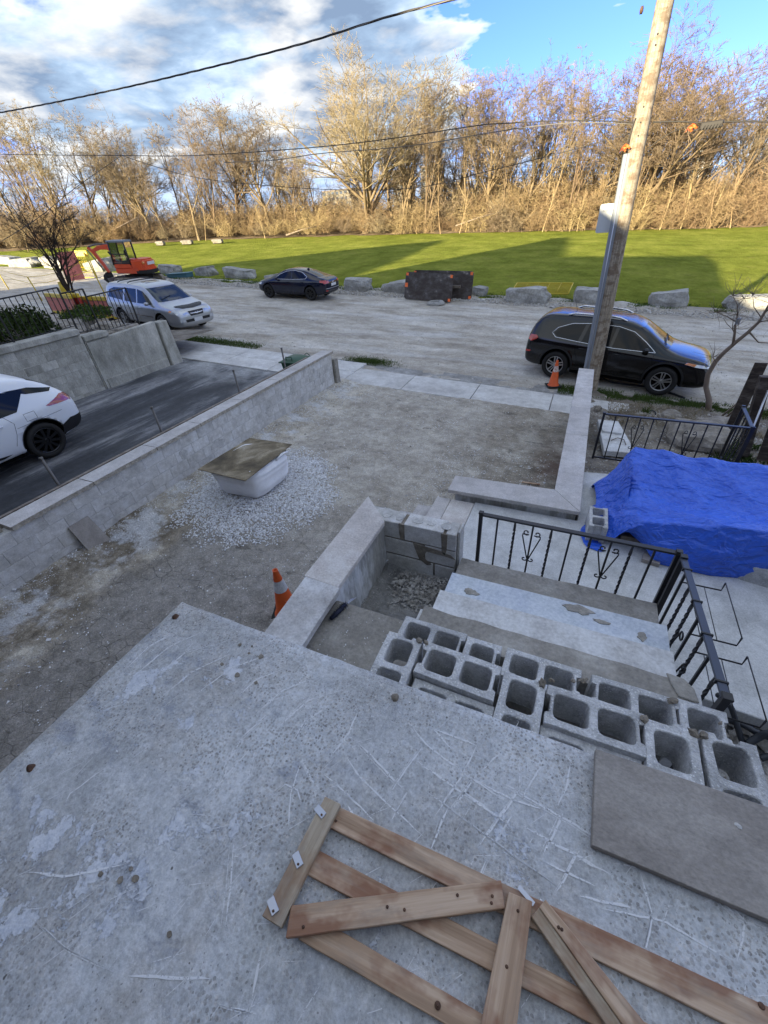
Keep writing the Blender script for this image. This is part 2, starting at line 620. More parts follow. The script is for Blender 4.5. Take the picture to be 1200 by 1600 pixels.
def yard_material():
    m_, t, b = newmat('dusty_yard_ground')
    P = coords(t)
    sp = t.add('ShaderNodeSeparateXYZ'); t.link(P, sp.inputs[0])
    X, Y = sp.outputs[0], sp.outputs[1]
    wn = t.noise(P, 0.9, 7.0, 0.65)
    wob = t.math('MULTIPLY', t.math('SUBTRACT', wn, 0.5), 1.5)
    g = t.noise(P, 1.3, 9.0, 0.68)
    dust = t.ramp(g, [(0.32, (0.29, 0.255, 0.20)), (0.5, (0.44, 0.40, 0.33)), (0.66, (0.56, 0.52, 0.44))])
    # old asphalt in the middle, darker close to the porch
    asp = t.ramp(t.noise(P, 5.5, 8.0, 0.7), [(0.3, (0.17, 0.16, 0.145)), (0.7, (0.30, 0.28, 0.255))])
    near = t.step(Y, 5.2, 2.2)
    edge_x = t.math('ADD', X, wob)
    am = t.math('MULTIPLY', t.step(edge_x, -5.05, -4.85), t.math('ADD', 0.30, t.math('MULTIPLY', near, 0.62)))
    c = t.mix(am, dust, asp)
    # damp brown soil by the long wall and along the right wall
    br = t.noise(t.mapping(P, loc=(5, 3, 1)), 1.4, 7.0, 0.68)
    reg1 = t.math('MULTIPLY', t.step(edge_x, -4.6, -5.2), t.step(Y, 3.9, 3.2))
    reg2 = t.math('MULTIPLY', t.step(t.math('ADD', X, t.math('MULTIPLY', wob, 0.6)), -2.1, -1.1), 1.0)
    reg = t.math('MAXIMUM', t.math('MULTIPLY', reg1, 0.9), t.math('MULTIPLY', reg2, 0.62))
    soil = t.ramp(t.noise(P, 3.1, 8.0, 0.72), [(0.34, (0.085, 0.068, 0.048)), (0.5, (0.17, 0.14, 0.10)), (0.66, (0.32, 0.29, 0.24))])
    c = t.mix(t.math('MULTIPLY', reg, t.step(br, 0.40, 0.52)), c, soil)
    red = t.math('MULTIPLY', t.step(X, -0.55, -0.12), t.step(t.noise(P, 2.2, 5.0), 0.42, 0.56))
    red = t.math('MULTIPLY', red, t.step(Y, 8.6, 7.4))
    c = t.mix(t.math('MULTIPLY', red, 0.75), c, (0.12, 0.07, 0.048))
    # oily dark spots
    sp1 = t.step(t.noise(t.mapping(P, loc=(1, 8, 0), scale=(1, 1.7, 1)), 1.9, 4.0, 0.55), 0.655, 0.70)
    c = t.mix(t.math('MULTIPLY', sp1, 0.6), c, (0.085, 0.075, 0.062))
    # cement dust
    wh = t.math('MULTIPLY', t.step(edge_x, -4.9, -5.6), t.step(t.noise(t.mapping(P, loc=(2, 1, 0)), 1.7, 8.0, 0.7), 0.50, 0.58))
    c = t.mix(t.math('MULTIPLY', wh, 0.7), c, (0.55, 0.56, 0.57))
    fine = t.voro(P, 75.0, out='Color')
    c = t.mix(0.45, c, t.ramp(t.math('MULTIPLY', fine, 1.0), [(0.0, 0.28), (0.5, 0.5), (1.0, 0.72)]), blend='OVERLAY')
    c = t.mix(0.8, c, t.ramp(t.noise(P, 6.0, 9.0, 0.78), [(0.34, 0.32), (0.5, 0.5), (0.66, 0.66)]), blend='OVERLAY')
    c = t.mix(0.5, c, t.ramp(t.noise(P, 38.0, 9.0, 0.78), [(0.34, 0.26), (0.5, 0.5), (0.66, 0.72)]), blend='OVERLAY')
    cr = t.voro(t.vmath('ADD', P, t.scale(t.noise(P, 3.0, 4.0, col=True), 0.10)), 5.0, feature='DISTANCE_TO_EDGE')
    cm = t.math('MULTIPLY', t.math('MULTIPLY', t.step(cr, 0.03, 0.008), am), t.step(t.noise(P, 1.2, 2.0), 0.42, 0.58))
    c = t.mix(t.math('MULTIPLY', cm, 0.28), c, (0.05, 0.047, 0.043))
    t.link(c, b.inputs['Base Color'])
    b.inputs['Roughness'].default_value = 0.93
    b.inputs['Specular IOR Level'].default_value = 0.2
    h = t.math('ADD', t.noise(P, 26, 9.0, 0.75), t.math('MULTIPLY', t.voro(P, 60.0), 0.5))
    h = t.math('ADD', h, t.math('MULTIPLY', cm, -1.0))
    t.link(t.bump(h, 0.8, 0.012), b.inputs['Normal'])
    return m_


def road_material():
    m_, t, b = newmat('dusty_gravel_road')
    P = coords(t)
    sp = t.add('ShaderNodeSeparateXYZ'); t.link(P, sp.inputs[0])
    lng = t.mapping(P, scale=(0.33, 1.0, 1.0))
    f = t.noise(lng, 1.1, 10.0, 0.66, 0.1)
    c = t.ramp(f, [(0.33, (0.26, 0.23, 0.185)), (0.45, (0.38, 0.345, 0.29)), (0.56, (0.46, 0.425, 0.365)), (0.67, (0.56, 0.53, 0.475))])
    blot = t.step(t.noise(t.mapping(P, scale=(0.45, 1, 1)), 1.3, 8.0, 0.7), 0.53, 0.66)
    c = t.mix(t.math('MULTIPLY', blot, 0.6), c, (0.23, 0.20, 0.16))
    pale = t.step(t.noise(t.mapping(P, scale=(0.3, 1, 1), loc=(7, 2, 0)), 0.8, 6.0, 0.6), 0.52, 0.64)
    c = t.mix(t.math('MULTIPLY', pale, 0.5), c, (0.57, 0.56, 0.535))
    # brown churned margin by the boulders and near edge
    mg = t.math('MAXIMUM', t.step(sp.outputs[1], 21.6, 23.6), t.math('MULTIPLY', t.step(sp.outputs[1], 13.2, 12.0), 0.8))
    mg = t.math('MULTIPLY', mg, t.step(t.noise(P, 1.1, 7.0, 0.7), 0.35, 0.55))
    c = t.mix(t.math('MULTIPLY', mg, 0.6), c, (0.24, 0.21, 0.17))
    c = t.mix(0.5, c, t.ramp(t.noise(P, 2.5, 9.0, 0.78), [(0.34, 0.34), (0.5, 0.5), (0.66, 0.66)]), blend='OVERLAY')
    c = t.mix(0.4, c, t.ramp(t.noise(P, 12.0, 9.0, 0.78), [(0.34, 0.3), (0.5, 0.5), (0.66, 0.7)]), blend='OVERLAY')
    fine = t.voro(P, 38.0, out='Color')
    c = t.mix(0.40, c, t.ramp(fine, [(0.0, 0.30), (0.5, 0.5), (1.0, 0.70)]), blend='OVERLAY')
    t.link(c, b.inputs['Base Color'])
    b.inputs['Roughness'].default_value = 0.93
    b.inputs['Specular IOR Level'].default_value = 0.2
    h = t.math('ADD', t.noise(lng, 9.0, 9.0, 0.72), t.math('MULTIPLY', t.noise(P, 30, 5.0, 0.7), 0.4))
    t.link(t.bump(h, 0.7, 0.03), b.inputs['Normal'])
    return m_


def asphalt_material():
    m_, t, b = newmat('driveway_asphalt')
    P = coords(t)
    sp = t.add('ShaderNodeSeparateXYZ'); t.link(P, sp.inputs[0])
    wx = t.math('ADD', sp.outputs[0], t.math('MULTIPLY', t.math('SUBTRACT', t.noise(t.mapping(P, scale=(1, 0.35, 1)), 0.8, 4.0), 0.5), 0.9))
    # chalky wheel and squeegee bands running down the drive
    wv = t.noise(t.mapping(P, scale=(1.0, 0.17, 1)), 1.25, 9.0, 0.66, 0.1)
    c = t.ramp(wv, [(0.40, (0.030, 0.032, 0.036)), (0.49, (0.055, 0.058, 0.064)), (0.56, (0.17, 0.17, 0.175)), (0.68, (0.36, 0.355, 0.35))])
    blot = t.step(t.noise(t.mapping(P, scale=(1, 0.5, 1)), 2.2, 7.0, 0.7), 0.48, 0.66)
    c = t.mix(t.math('MULTIPLY', blot, 0.4), c, (0.045, 0.046, 0.05))
    dusty = t.math('MULTIPLY', t.step(sp.outputs[1], 8.2, 10.0), t.step(t.noise(P, 1.1, 5.0), 0.38, 0.6))
    c = t.mix(t.math('MULTIPLY', dusty, 0.7), c, (0.40, 0.40, 0.39))
    c = t.mix(0.7, c, t.ramp(t.noise(P, 9.0, 9.0, 0.78), [(0.34, 0.30), (0.5, 0.5), (0.66, 0.70)]), blend='OVERLAY')
    c = t.mix(0.35, c, t.ramp(t.voro(P, 90.0, out='Color'), [(0.0, 0.3), (0.5, 0.5), (1.0, 0.7)]), blend='OVERLAY')
    t.link(c, b.inputs['Base Color'])
    b.inputs['Roughness'].default_value = 0.8
    t.link(t.bump(t.noise(P, 70, 5.0, 0.7), 0.5, 0.006), b.inputs['Normal'])
    return m_


def grass_material():
    m_, t, b = newmat('park_grass')
    P = coords(t)
    f = t.noise(P, 0.35, 8.0, 0.65)
    c = t.ramp(f, [(0.30, (0.15, 0.175, 0.030)), (0.5, (0.22, 0.245, 0.042)), (0.7, (0.31, 0.32, 0.065))])
    f2 = t.noise(t.mapping(P, scale=(1, 0.5, 1)), 6.0, 6.0, 0.75)
    c = t.mix(0.6, c, t.ramp(f2, [(0.25, 0.32), (0.5, 0.5), (0.75, 0.68)]), blend='OVERLAY')
    c = t.mix(0.6, c, t.ramp(t.noise(t.mapping(P, scale=(1, 0.6, 1)), 1.3, 7.0, 0.72), [(0.35, 0.36), (0.5, 0.5), (0.65, 0.64)]), blend='OVERLAY')
    dry = t.step(t.noise(P, 1.1, 6.0, 0.7), 0.56, 0.70)
    c = t.mix(t.math('MULTIPLY', dry, 0.45), c, (0.30, 0.26, 0.09))
    t.link(c, b.inputs['Base Color'])
    b.inputs['Roughness'].default_value = 1.0
    b.inputs['Specular IOR Level'].default_value = 0.0
    t.link(t.bump(t.noise(P, 9, 7.0, 0.85), 1.0, 0.12), b.inputs['Normal'])
    return m_


def bark(name, dark, light, scale=9.0):
    m_, t, b = newmat(name)
    P = coords(t, False)
    f = t.noise(t.mapping(P, scale=(1, 1, 0.3)), scale, 5.0, 0.6)
    oi = t.add('ShaderNodeObjectInfo')
    c = t.mix(f, dark, light)
    hs = t.add('ShaderNodeHueSaturation'); t.link(c, hs.inputs['Color'])
    t.link(t.math('ADD', 0.82, t.math('MULTIPLY', oi.outputs['Random'], 0.40)), hs.inputs['Value'])
    t.link(t.math('ADD', 0.485, t.math('MULTIPLY', oi.outputs['Random'], 0.025)), hs.inputs['Hue'])
    t.link(hs.outputs[0], b.inputs['Base Color'])
    b.inputs['Roughness'].default_value = 0.9
    b.inputs['Specular IOR Level'].default_value = 0.15
    return m_


def wood(name, cols, rings=9.0, world_space=False, rough=0.6, stretch=(0.5, 9.0, 9.0), knots=True, bumpv=0.25):
    """grain along local X; each board gets its own cut through Object Info"""
    m_, t, b = newmat(name)
    P = coords(t, world_space)
    oi = t.add('ShaderNodeObjectInfo')
    off = t.vmath('SCALE', (3.1, 17.7, 9.3))
    t.link(t.math('MULTIPLY', oi.outputs['Random'], 7.0), off.node.inputs['Scale'])
    P = t.vmath('ADD', P, off)
    Q = t.mapping(P, scale=stretch)
    wob = t.noise(Q, 1.2, 5.0, 0.6, 0.6)
    ring = t.math('FRACT', t.math('MULTIPLY', wob, rings))
    g = t.noise(t.mapping(P, scale=(2.0, 60, 60)), 1.0, 4.0, 0.7)
    tri = t.math('ABSOLUTE', t.math('SUBTRACT', t.math('MULTIPLY', ring, 2.0), 1.0))
    f = t.math('ADD', t.math('MULTIPLY', tri, 0.35), t.math('MULTIPLY', g, 0.65))
    c = t.ramp(f, [(0.25, cols[0]), (0.5, cols[1]), (0.78, cols[2])])
    st = t.step(t.noise(t.mapping(P, scale=(1.0, 1.6, 1.6)), 5.0, 4.0, 0.6), 0.47, 0.60)
    c = t.mix(t.math('MULTIPLY', st, 0.75), c, cols[3])
    gr = t.step(t.noise(t.mapping(P, scale=(1.2, 4.5, 4.5), loc=(5, 1, 2)), 3.0, 6.0, 0.7), 0.50, 0.66)
    c = t.mix(t.math('MULTIPLY', gr, 0.45), c, (0.22, 0.19, 0.16))
    t.link(c, b.inputs['Base Color'])
    b.inputs['Roughness'].default_value = rough
    t.link(t.bump(f, bumpv, 0.002), b.inputs['Normal'])
    return m_


M = {}
M['slab'] = slab_material()
M['yard'] = yard_material()
M['road'] = road_material()
M['asphalt'] = asphalt_material()
M['grass'] = grass_material()
M['walk'] = mottle('walkway_concrete', [(0.3, (0.30, 0.30, 0.29)), (0.5, (0.38, 0.38, 0.37)), (0.7, (0.44, 0.44, 0.43))], 2.3, 9, 0.85, 0.5, 70, 0.004, speck=(80, 0.2, (0.2, 0.19, 0.17), 0.5))
M['sidewalk'] = mottle('pavement_concrete', [(0.3, (0.30, 0.29, 0.275)), (0.5, (0.39, 0.38, 0.36)), (0.7, (0.46, 0.45, 0.43))], 1.6, 8, 0.9, 0.3, 60, 0.004, rand=0.05)
M['block'] = mottle('concrete_block_face', [(0.3, (0.30, 0.29, 0.27)), (0.5, (0.39, 0.38, 0.36)), (0.72, (0.48, 0.47, 0.45))], 5.0, 8, 0.9, 0.5, 120, 0.003, rand=0.10)
M['freshblock'] = mottle('loose_concrete_block', [(0.28, (0.25, 0.25, 0.245)), (0.45, (0.33, 0.33, 0.325)), (0.62, (0.42, 0.42, 0.415))], 7.0, 9, 0.95, 1.0, 110, 0.009, rand=0.10, speck=(80, 0.30, (0.70, 0.70, 0.68), 0.7))
M['mortar'] = mottle('mortar_joint', [(0.3, (0.26, 0.255, 0.24)), (0.7, (0.42, 0.41, 0.39))], 9, 6, 0.95, 0.5, 60, 0.006)
M['wetmortar'] = mottle('brown_wet_mortar', [(0.3, (0.13, 0.112, 0.088)), (0.5, (0.20, 0.175, 0.14)), (0.72, (0.29, 0.26, 0.215))], 6, 8, 0.9, 0.8, 35, 0.01)
M['tan_mortar'] = mottle('step_mortar_bed', [(0.3, (0.15, 0.14, 0.12)), (0.5, (0.205, 0.19, 0.165)), (0.72, (0.28, 0.265, 0.235))], 3.0, 9, 0.9, 0.7, 40, 0.006)
M['whitestep'] = mottle('pale_step_concrete', [(0.30, (0.36, 0.34, 0.32)), (0.42, (0.50, 0.49, 0.47)), (0.6, (0.60, 0.60, 0.585))], 2.6, 9, 0.8, 0.4, 45, 0.004)
M['bluestep'] = mottle('grey_blue_step_paint', [(0.30, (0.29, 0.29, 0.285)), (0.37, (0.36, 0.39, 0.44)), (0.7, (0.43, 0.47, 0.53))], 1.7, 8, 0.7, 0.3, 40, 0.003)
M['stucco'] = mottle('smeared_render', [(0.30, (0.20, 0.195, 0.18)), (0.48, (0.28, 0.28, 0.27)), (0.56, (0.42, 0.43, 0.44)), (0.75, (0.50, 0.51, 0.52))], 4.5, 8, 0.9, 0.7, 30, 0.01, stretch=(1, 1, 0.35))
M['taupe'] = mottle('taupe_sandstone', [(0.3, (0.235, 0.21, 0.185)), (0.5, (0.285, 0.258, 0.23)), (0.7, (0.33, 0.305, 0.275))], 2.2, 8, 0.6, 0.2, 80, 0.002, rand=0.05, stretch=(1, 1.6, 1))
M['taupelight'] = mottle('light_taupe_stone', [(0.3, (0.33, 0.30, 0.275)), (0.5, (0.40, 0.37, 0.345)), (0.7, (0.47, 0.44, 0.415))], 2.2, 8, 0.7, 0.25, 60, 0.002, rand=0.05)
M['palestone'] = mottle('pale_coping_stone', [(0.3, (0.38, 0.355, 0.335)), (0.5, (0.455, 0.43, 0.41)), (0.7, (0.53, 0.51, 0.49))], 1.8, 8, 0.65, 0.25, 60, 0.003, rand=0.06)
M['roughstone'] = mottle('rock_faced_edge', [(0.3, (0.19, 0.17, 0.14)), (0.7, (0.34, 0.31, 0.26))], 12, 6, 0.9, 1.0, 40, 0.012)
M['whitestone'] = mottle('washed_coping_stone', [(0.32, (0.33, 0.31, 0.29)), (0.5, (0.46, 0.45, 0.44)), (0.66, (0.60, 0.60, 0.60))], 3.2, 9, 0.75, 0.3, 60, 0.003)
M['soil'] = mottle('garden_soil', [(0.3, (0.075, 0.062, 0.048)), (0.5, (0.13, 0.112, 0.09)), (0.7, (0.21, 0.19, 0.16))], 1.7, 9, 0.97, 1.0, 24, 0.03, speck=(30, 0.2, (0.33, 0.32, 0.29), 0.6))
M['greysoil'] = mottle('grey_rubble_fill', [(0.3, (0.13, 0.125, 0.115)), (0.5, (0.20, 0.195, 0.185)), (0.7, (0.29, 0.285, 0.27))], 3.2, 9, 0.97, 1.0, 30, 0.02)
M['litter'] = mottle('leaf_litter_bank', [(0.3, (0.12, 0.085, 0.05)), (0.5, (0.20, 0.145, 0.085)), (0.7, (0.31, 0.235, 0.145))], 0.8, 9, 0.97, 1.0, 6, 0.08)
M['gravel'] = mottle('crushed_limestone', [(0.32, (0.40, 0.40, 0.41)), (0.48, (0.66, 0.66, 0.67)), (0.65, (0.84, 0.84, 0.83))], 28, 3, 0.9, 0.3, 120, 0.002)
M['pebble'] = mottle('mixed_debris', [(0.3, (0.15, 0.135, 0.115)), (0.5, (0.27, 0.255, 0.23)), (0.7, (0.42, 0.40, 0.37))], 11, 3, 0.9, 0.3, 120, 0.002)
M['boulder'] = mottle('limestone_boulder', [(0.3, (0.20, 0.19, 0.17)), (0.5, (0.32, 0.31, 0.285)), (0.7, (0.46, 0.445, 0.41))], 2.0, 9, 0.92, 1.0, 18, 0.03, rand=0.10)
M['fieldstone'] = mottle('rounded_fieldstone', [(0.3, (0.15, 0.13, 0.105)), (0.5, (0.24, 0.215, 0.18)), (0.7, (0.33, 0.30, 0.26))], 4.0, 8, 0.9, 0.8, 20, 0.02)
M['retain'] = mottle('weathered_retaining_wall', [(0.3, (0.17, 0.165, 0.14)), (0.5, (0.28, 0.27, 0.235)), (0.7, (0.38, 0.365, 0.325))], 1.8, 9, 0.92, 0.6, 40, 0.006, rand=0.07, stretch=(1, 1, 0.45))
M['iron'] = plain('black_painted_iron', (0.012, 0.012, 0.014), 0.38, 0.0, 0.5)
M['ironblue'] = plain('grey_blue_handrail', (0.05, 0.06, 0.085), 0.45, 0.2, 0.5)
M['steel'] = plain('weathered_steel', (0.16, 0.15, 0.14), 0.6, 0.6)
M['zinc'] = plain('galvanised_plate', (0.50, 0.52, 0.58), 0.35, 0.7)
M['conduit'] = plain('grey_plastic_conduit', (0.23, 0.25, 0.28), 0.5, 0.0)
M['rust'] = mottle('rusty_spot', [(0.3, (0.06, 0.035, 0.025)), (0.7, (0.15, 0.085, 0.055))], 20, 5, 0.9, 0.4, 60, world_space=False)
M['rubber'] = plain('tyre_rubber', (0.022, 0.021, 0.020), 0.75, 0.0, 0.3, nvar=0.3, nscale=8)
M['black'] = plain('black_plastic', (0.018, 0.018, 0.019), 0.5, 0.0, 0.4, nvar=0.2)
M['dark'] = plain('dark_liner_plastic', (0.008, 0.008, 0.008), 0.9, 0.0, 0.1)  # near-black liner plastic, also used for seams and underbody
M['glass'] = plain('tinted_car_glass', (0.006, 0.007, 0.008), 0.02, 0.0, 0.3, nvar=0.0)
M['glassclear'] = plain('lighter_car_glass', (0.03, 0.04, 0.045), 0.02, 0.0, 0.6, nvar=0.1)
M['alloy'] = plain('alloy_wheel', (0.48, 0.47, 0.46), 0.35, 0.85)
M['darkalloy'] = plain('black_alloy_wheel', (0.02, 0.02, 0.022), 0.25, 0.6, coat=0.5)
M['chrome'] = plain('chrome_trim', (0.72, 0.73, 0.75), 0.12, 1.0)
M['redlamp'] = plain('red_tail_lamp', (0.42, 0.012, 0.010), 0.12, 0.0, 0.7, coat=1.0)
M['redglass'] = plain('deep_red_lamp', (0.30, 0.008, 0.006), 0.12, 0.0, 0.7, coat=1.0)
M['clearlamp'] = plain('clear_headlamp', (0.55, 0.57, 0.60), 0.10, 0.3, 0.8, coat=1.0)
M['amber'] = plain('amber_lamp', (0.65, 0.20, 0.03), 0.2, 0.0, 0.6, coat=1.0)
M['blackpaint'] = carpaint('black_car_paint', (0.004, 0.004, 0.005), rough=0.12, dusty=0.22)
M['navypaint'] = carpaint('navy_car_paint', (0.004, 0.007, 0.022), rough=0.12, dusty=0.18)
M['silverpaint'] = carpaint('silver_car_paint', (0.42, 0.43, 0.45), 0.65, 0.30, 0.5)
M['whitepaint'] = carpaint('white_car_paint', (0.74, 0.76, 0.79), 0.0, 0.3, 0.15)
M['plate'] = plain('number_plate_white', (0.62, 0.63, 0.64), 0.4)
M['orange'] = plain('cone_orange', (0.72, 0.115, 0.022), 0.5, 0.0, 0.4, nvar=0.18, nscale=9)
M['orangepaint'] = plain('excavator_orange', (0.66, 0.075, 0.018), 0.38, 0.0, 0.5, nvar=0.15)
M['whiteband'] = mottle('reflective_band', [(0.3, (0.50, 0.50, 0.52)), (0.7, (0.72, 0.72, 0.74))], 14, 5, 0.5, 0.1, 60, world_space=False)
M['dirtband'] = mottle('worn_reflective_band', [(0.35, (0.42, 0.18, 0.10)), (0.5, (0.55, 0.42, 0.38)), (0.7, (0.62, 0.60, 0.60))], 26, 5, 0.6, 0.1, 60, world_space=False)
M['bag'] = mottle('woven_white_bag', [(0.3, (0.74, 0.74, 0.75)), (0.7, (0.84, 0.84, 0.85))], 5, 6, 0.6, 0.35, 180, 0.003)
M['plywood'] = mottle('muddy_plywood', [(0.30, (0.065, 0.052, 0.032)), (0.50, (0.145, 0.115, 0.07)), (0.62, (0.27, 0.225, 0.15)), (0.75, (0.40, 0.37, 0.31))], 2.2, 8, 0.85, 0.5, 40, 0.004, dist=0.5)
M['yellow'] = plain('yellow_paint', (0.62, 0.44, 0.03), 0.5, 0.0, 0.4, nvar=0.15)
M['redplastic'] = plain('red_barrier_plastic', (0.42, 0.035, 0.03), 0.55, 0.0, 0.4, nvar=0.3)
M['pinkplastic'] = plain('faded_red_board', (0.55, 0.17, 0.13), 0.6, 0.0, 0.3, nvar=0.25)
M['greenbin'] = plain('green_bin_plastic', (0.018, 0.075, 0.035), 0.45, 0.0, 0.5, nvar=0.2)
M['bluebrush'] = plain('dark_blue_bristles', (0.008, 0.012, 0.035), 0.7)
M['hose'] = plain('black_rubber_hose', (0.025, 0.028, 0.034), 0.45)
M['whitepaper'] = plain('white_scrap', (0.72, 0.72, 0.74), 0.6)
M['signback'] = plain('sign_back_metal', (0.62, 0.65, 0.66), 0.5, 0.0)
M['wire'] = plain('overhead_cable', (0.035, 0.03, 0.026), 0.6)
M['wirelit'] = plain('sunlit_overhead_cable', (0.16, 0.145, 0.125), 0.6, 0.1)  # paler copy of the cable colour, with sunlight put into it
M['ribbon'] = plain('orange_ribbon', (0.85, 0.16, 0.03), 0.6)
M['brick'] = mottle('house_brick', [(0.3, (0.045, 0.026, 0.020)), (0.7, (0.075, 0.045, 0.035))], 6, 5, 0.9, 0.4, 50)
M['roof'] = mottle('asphalt_shingle', [(0.3, (0.06, 0.055, 0.05)), (0.7, (0.12, 0.11, 0.10))], 6, 5, 0.9, 0.4, 50)
M['paneglass'] = plain('window_glass', (0.05, 0.06, 0.07), 0.08, 0.0, 0.8)
M['farwall'] = mottle('far_apartment_concrete', [(0.3, (0.17, 0.15, 0.12)), (0.7, (0.24, 0.21, 0.17))], 0.3, 3, 0.9, 0.0)
M['farroof'] = plain('far_roof', (0.20, 0.16, 0.14), 0.8)
M['bark'] = bark('tan_bark', (0.12, 0.09, 0.055), (0.29, 0.215, 0.13))  # brown to tan bark tone of the far trees
M['twig'] = bark('fine_twigs', (0.19, 0.145, 0.095), (0.40, 0.315, 0.205))
M['twiggrey'] = bark('grey_twigs', (0.16, 0.125, 0.09), (0.34, 0.27, 0.185))
M['brush'] = bark('thicket_stems', (0.22, 0.155, 0.085), (0.50, 0.37, 0.205))
M['darkbark'] = bark('dark_maple_bark', (0.030, 0.024, 0.020), (0.075, 0.060, 0.048))
M['palebark'] = bark('bare_pale_stem', (0.17, 0.135, 0.105), (0.30, 0.245, 0.19))
M['blade'] = bark('grass_blades', (0.045, 0.080, 0.018), (0.085, 0.135, 0.030), 30)
M['weed'] = bark('dry_weed_stems', (0.22, 0.19, 0.12), (0.36, 0.31, 0.21), 20)
M['hedge'] = bark('hedge_leaves', (0.020, 0.040, 0.010), (0.055, 0.085, 0.020), 14)
M['pallet'] = wood('pallet_board_wood', [(0.27, 0.17, 0.10), (0.43, 0.29, 0.185), (0.60, 0.45, 0.32), (0.20, 0.07, 0.028)], rings=4.0)
M['palletgrey'] = wood('greyed_board_wood', [(0.30, 0.24, 0.165), (0.43, 0.355, 0.26), (0.56, 0.475, 0.36), (0.24, 0.13, 0.065)], rings=4.0)
M['oldwood'] = wood('old_form_board', [(0.09, 0.07, 0.055), (0.17, 0.14, 0.11), (0.25, 0.21, 0.17), (0.08, 0.055, 0.04)])
M['darkfence'] = wood('dark_stained_fence', [(0.025, 0.017, 0.013), (0.045, 0.032, 0.025), (0.065, 0.048, 0.038), (0.02, 0.012, 0.01)], rough=0.8)
M['pole'] = wood('weathered_pole_wood', [(0.15, 0.12, 0.085), (0.30, 0.25, 0.185), (0.42, 0.36, 0.28), (0.14, 0.09, 0.055)], stretch=(9.0, 9.0, 0.35), rings=6.0, rough=0.85, bumpv=0.5)


def tarp_material():
    m_, t, b = newmat('blue_tarpaulin')
    P = coords(t)
    f = t.noise(P, 3.0, 6.0, 0.6)
    c = t.mix(f, (0.015, 0.075, 0.50), (0.04, 0.16, 0.78))
    t.link(c, b.inputs['Base Color'])
    b.inputs['Roughness'].default_value = 0.34
    b.inputs['Specular IOR Level'].default_value = 0.55
    def ridge(sc, rot, k):
        n_ = t.noise(t.mapping(P, rot=(0.3, 0.2, R(rot)), scale=(1, 1.9, 1.3)), sc, 2.5, 0.5, 0.7)
        return t.math('MULTIPLY', t.math('SUBTRACT', 1.0, t.math('ABSOLUTE', t.math('MULTIPLY', t.math('SUBTRACT', n_, 0.5), 5.0)), clamp=True), k)
    h = t.math('ADD', t.math('ADD', ridge(3.0, 25, 1.0), ridge(7.0, -40, 0.40)), ridge(16.0, 70, 0.12))
    t.link(t.bump(h, 0.8, 0.030), b.inputs['Normal'])
    return m_


M['tarp'] = tarp_material()


def chalk_material():
    m_, t, b = newmat('scratch_marks_white')
    P = coords(t)
    f = t.noise(P, 90, 4.0, 0.7)
    g = t.noise(P, 9, 3.0, 0.6)
    a = t.math('MULTIPLY', t.step(f, 0.30, 0.46), t.step(g, 0.20, 0.40))
    tr = t.add('ShaderNodeBsdfTransparent')
    mx = t.add('ShaderNodeMixShader')
    b.inputs['Base Color'].default_value = (0.76, 0.77, 0.78, 1)
    b.inputs['Roughness'].default_value = 0.95
    t.link(t.math('MULTIPLY', a, 0.85), mx.inputs[0])
    t.link(tr.outputs[0], mx.inputs[1]); t.link(b.outputs[0], mx.inputs[2])
    out = [n_ for n_ in t.n if n_.type == 'OUTPUT_MATERIAL'][0]
    t.link(mx.outputs[0], out.inputs[0])
    return m_


M['chalk'] = chalk_material()
M['teal'] = plain('teal_painted_metal', (0.05, 0.14, 0.17), 0.5)
M['trackmud'] = mottle('muddy_track', [(0.3, (0.12, 0.10, 0.08)), (0.7, (0.36, 0.31, 0.24))], 5, 6, 0.9, 0.4, 40, world_space=False)


def cabglass():
    m_, t, b = newmat('clear_cab_glass')
    tr = t.add('ShaderNodeBsdfTransparent'); tr.inputs[0].default_value = (0.75, 0.8, 0.78, 1)
    gl = t.add('ShaderNodeBsdfGlossy'); gl.inputs['Roughness'].default_value = 0.03
    mx = t.add('ShaderNodeMixShader')
    fr = t.add('ShaderNodeFresnel'); fr.inputs[0].default_value = 1.5
    t.link(t.math('ADD', fr.outputs[0], 0.10), mx.inputs[0]); t.link(tr.outputs[0], mx.inputs[1]); t.link(gl.outputs[0], mx.inputs[2])
    out = [n_ for n_ in t.n if n_.type == 'OUTPUT_MATERIAL'][0]
    t.link(mx.outputs[0], out.inputs[0])
    return m_


M['cabglass'] = cabglass()

# ================================================================== THE SETTING
def sheet(name, xs, ys, zfn, mat, parent=None):
    xs = np.asarray(xs); ys = np.asarray(ys)
    v = [(x, y, zfn(x, y)) for y in ys for x in xs]
    nx = len(xs)
    f = [(j * nx + i, j * nx + i + 1, (j + 1) * nx + i + 1, (j + 1) * nx + i) for j in range(len(ys) - 1) for i in range(nx - 1)]
    o = npmesh(name, v, f, mat, parent, smooth=True)
    return o


# wide terrain to the horizon (lies a little below the sheets in front)
far_x = np.concatenate([np.linspace(-1500, -140, 12), np.linspace(-120, 80, 60), np.linspace(100, 1500, 12)])
far_y = np.concatenate([np.linspace(23.0, 100, 60), np.linspace(110, 1800, 24)])
tag(sheet('grass_field', far_x, far_y, lambda x, y: zland(x, y) + 0.05 * nz(x * 0.15, y * 0.15) + (0.03 if y > 24.2 else -0.25), M['grass']), kind='structure')
tag(sheet('terrain', np.concatenate([np.linspace(-400, -20, 20), np.linspace(-18, 20, 20), np.linspace(30, 400, 12)]), np.linspace(-120, 24, 60),
          lambda x, y: (zroad(x) - 0.55 - (0.6 if y < 10.5 else 0.0)), M['soil']), kind='structure')

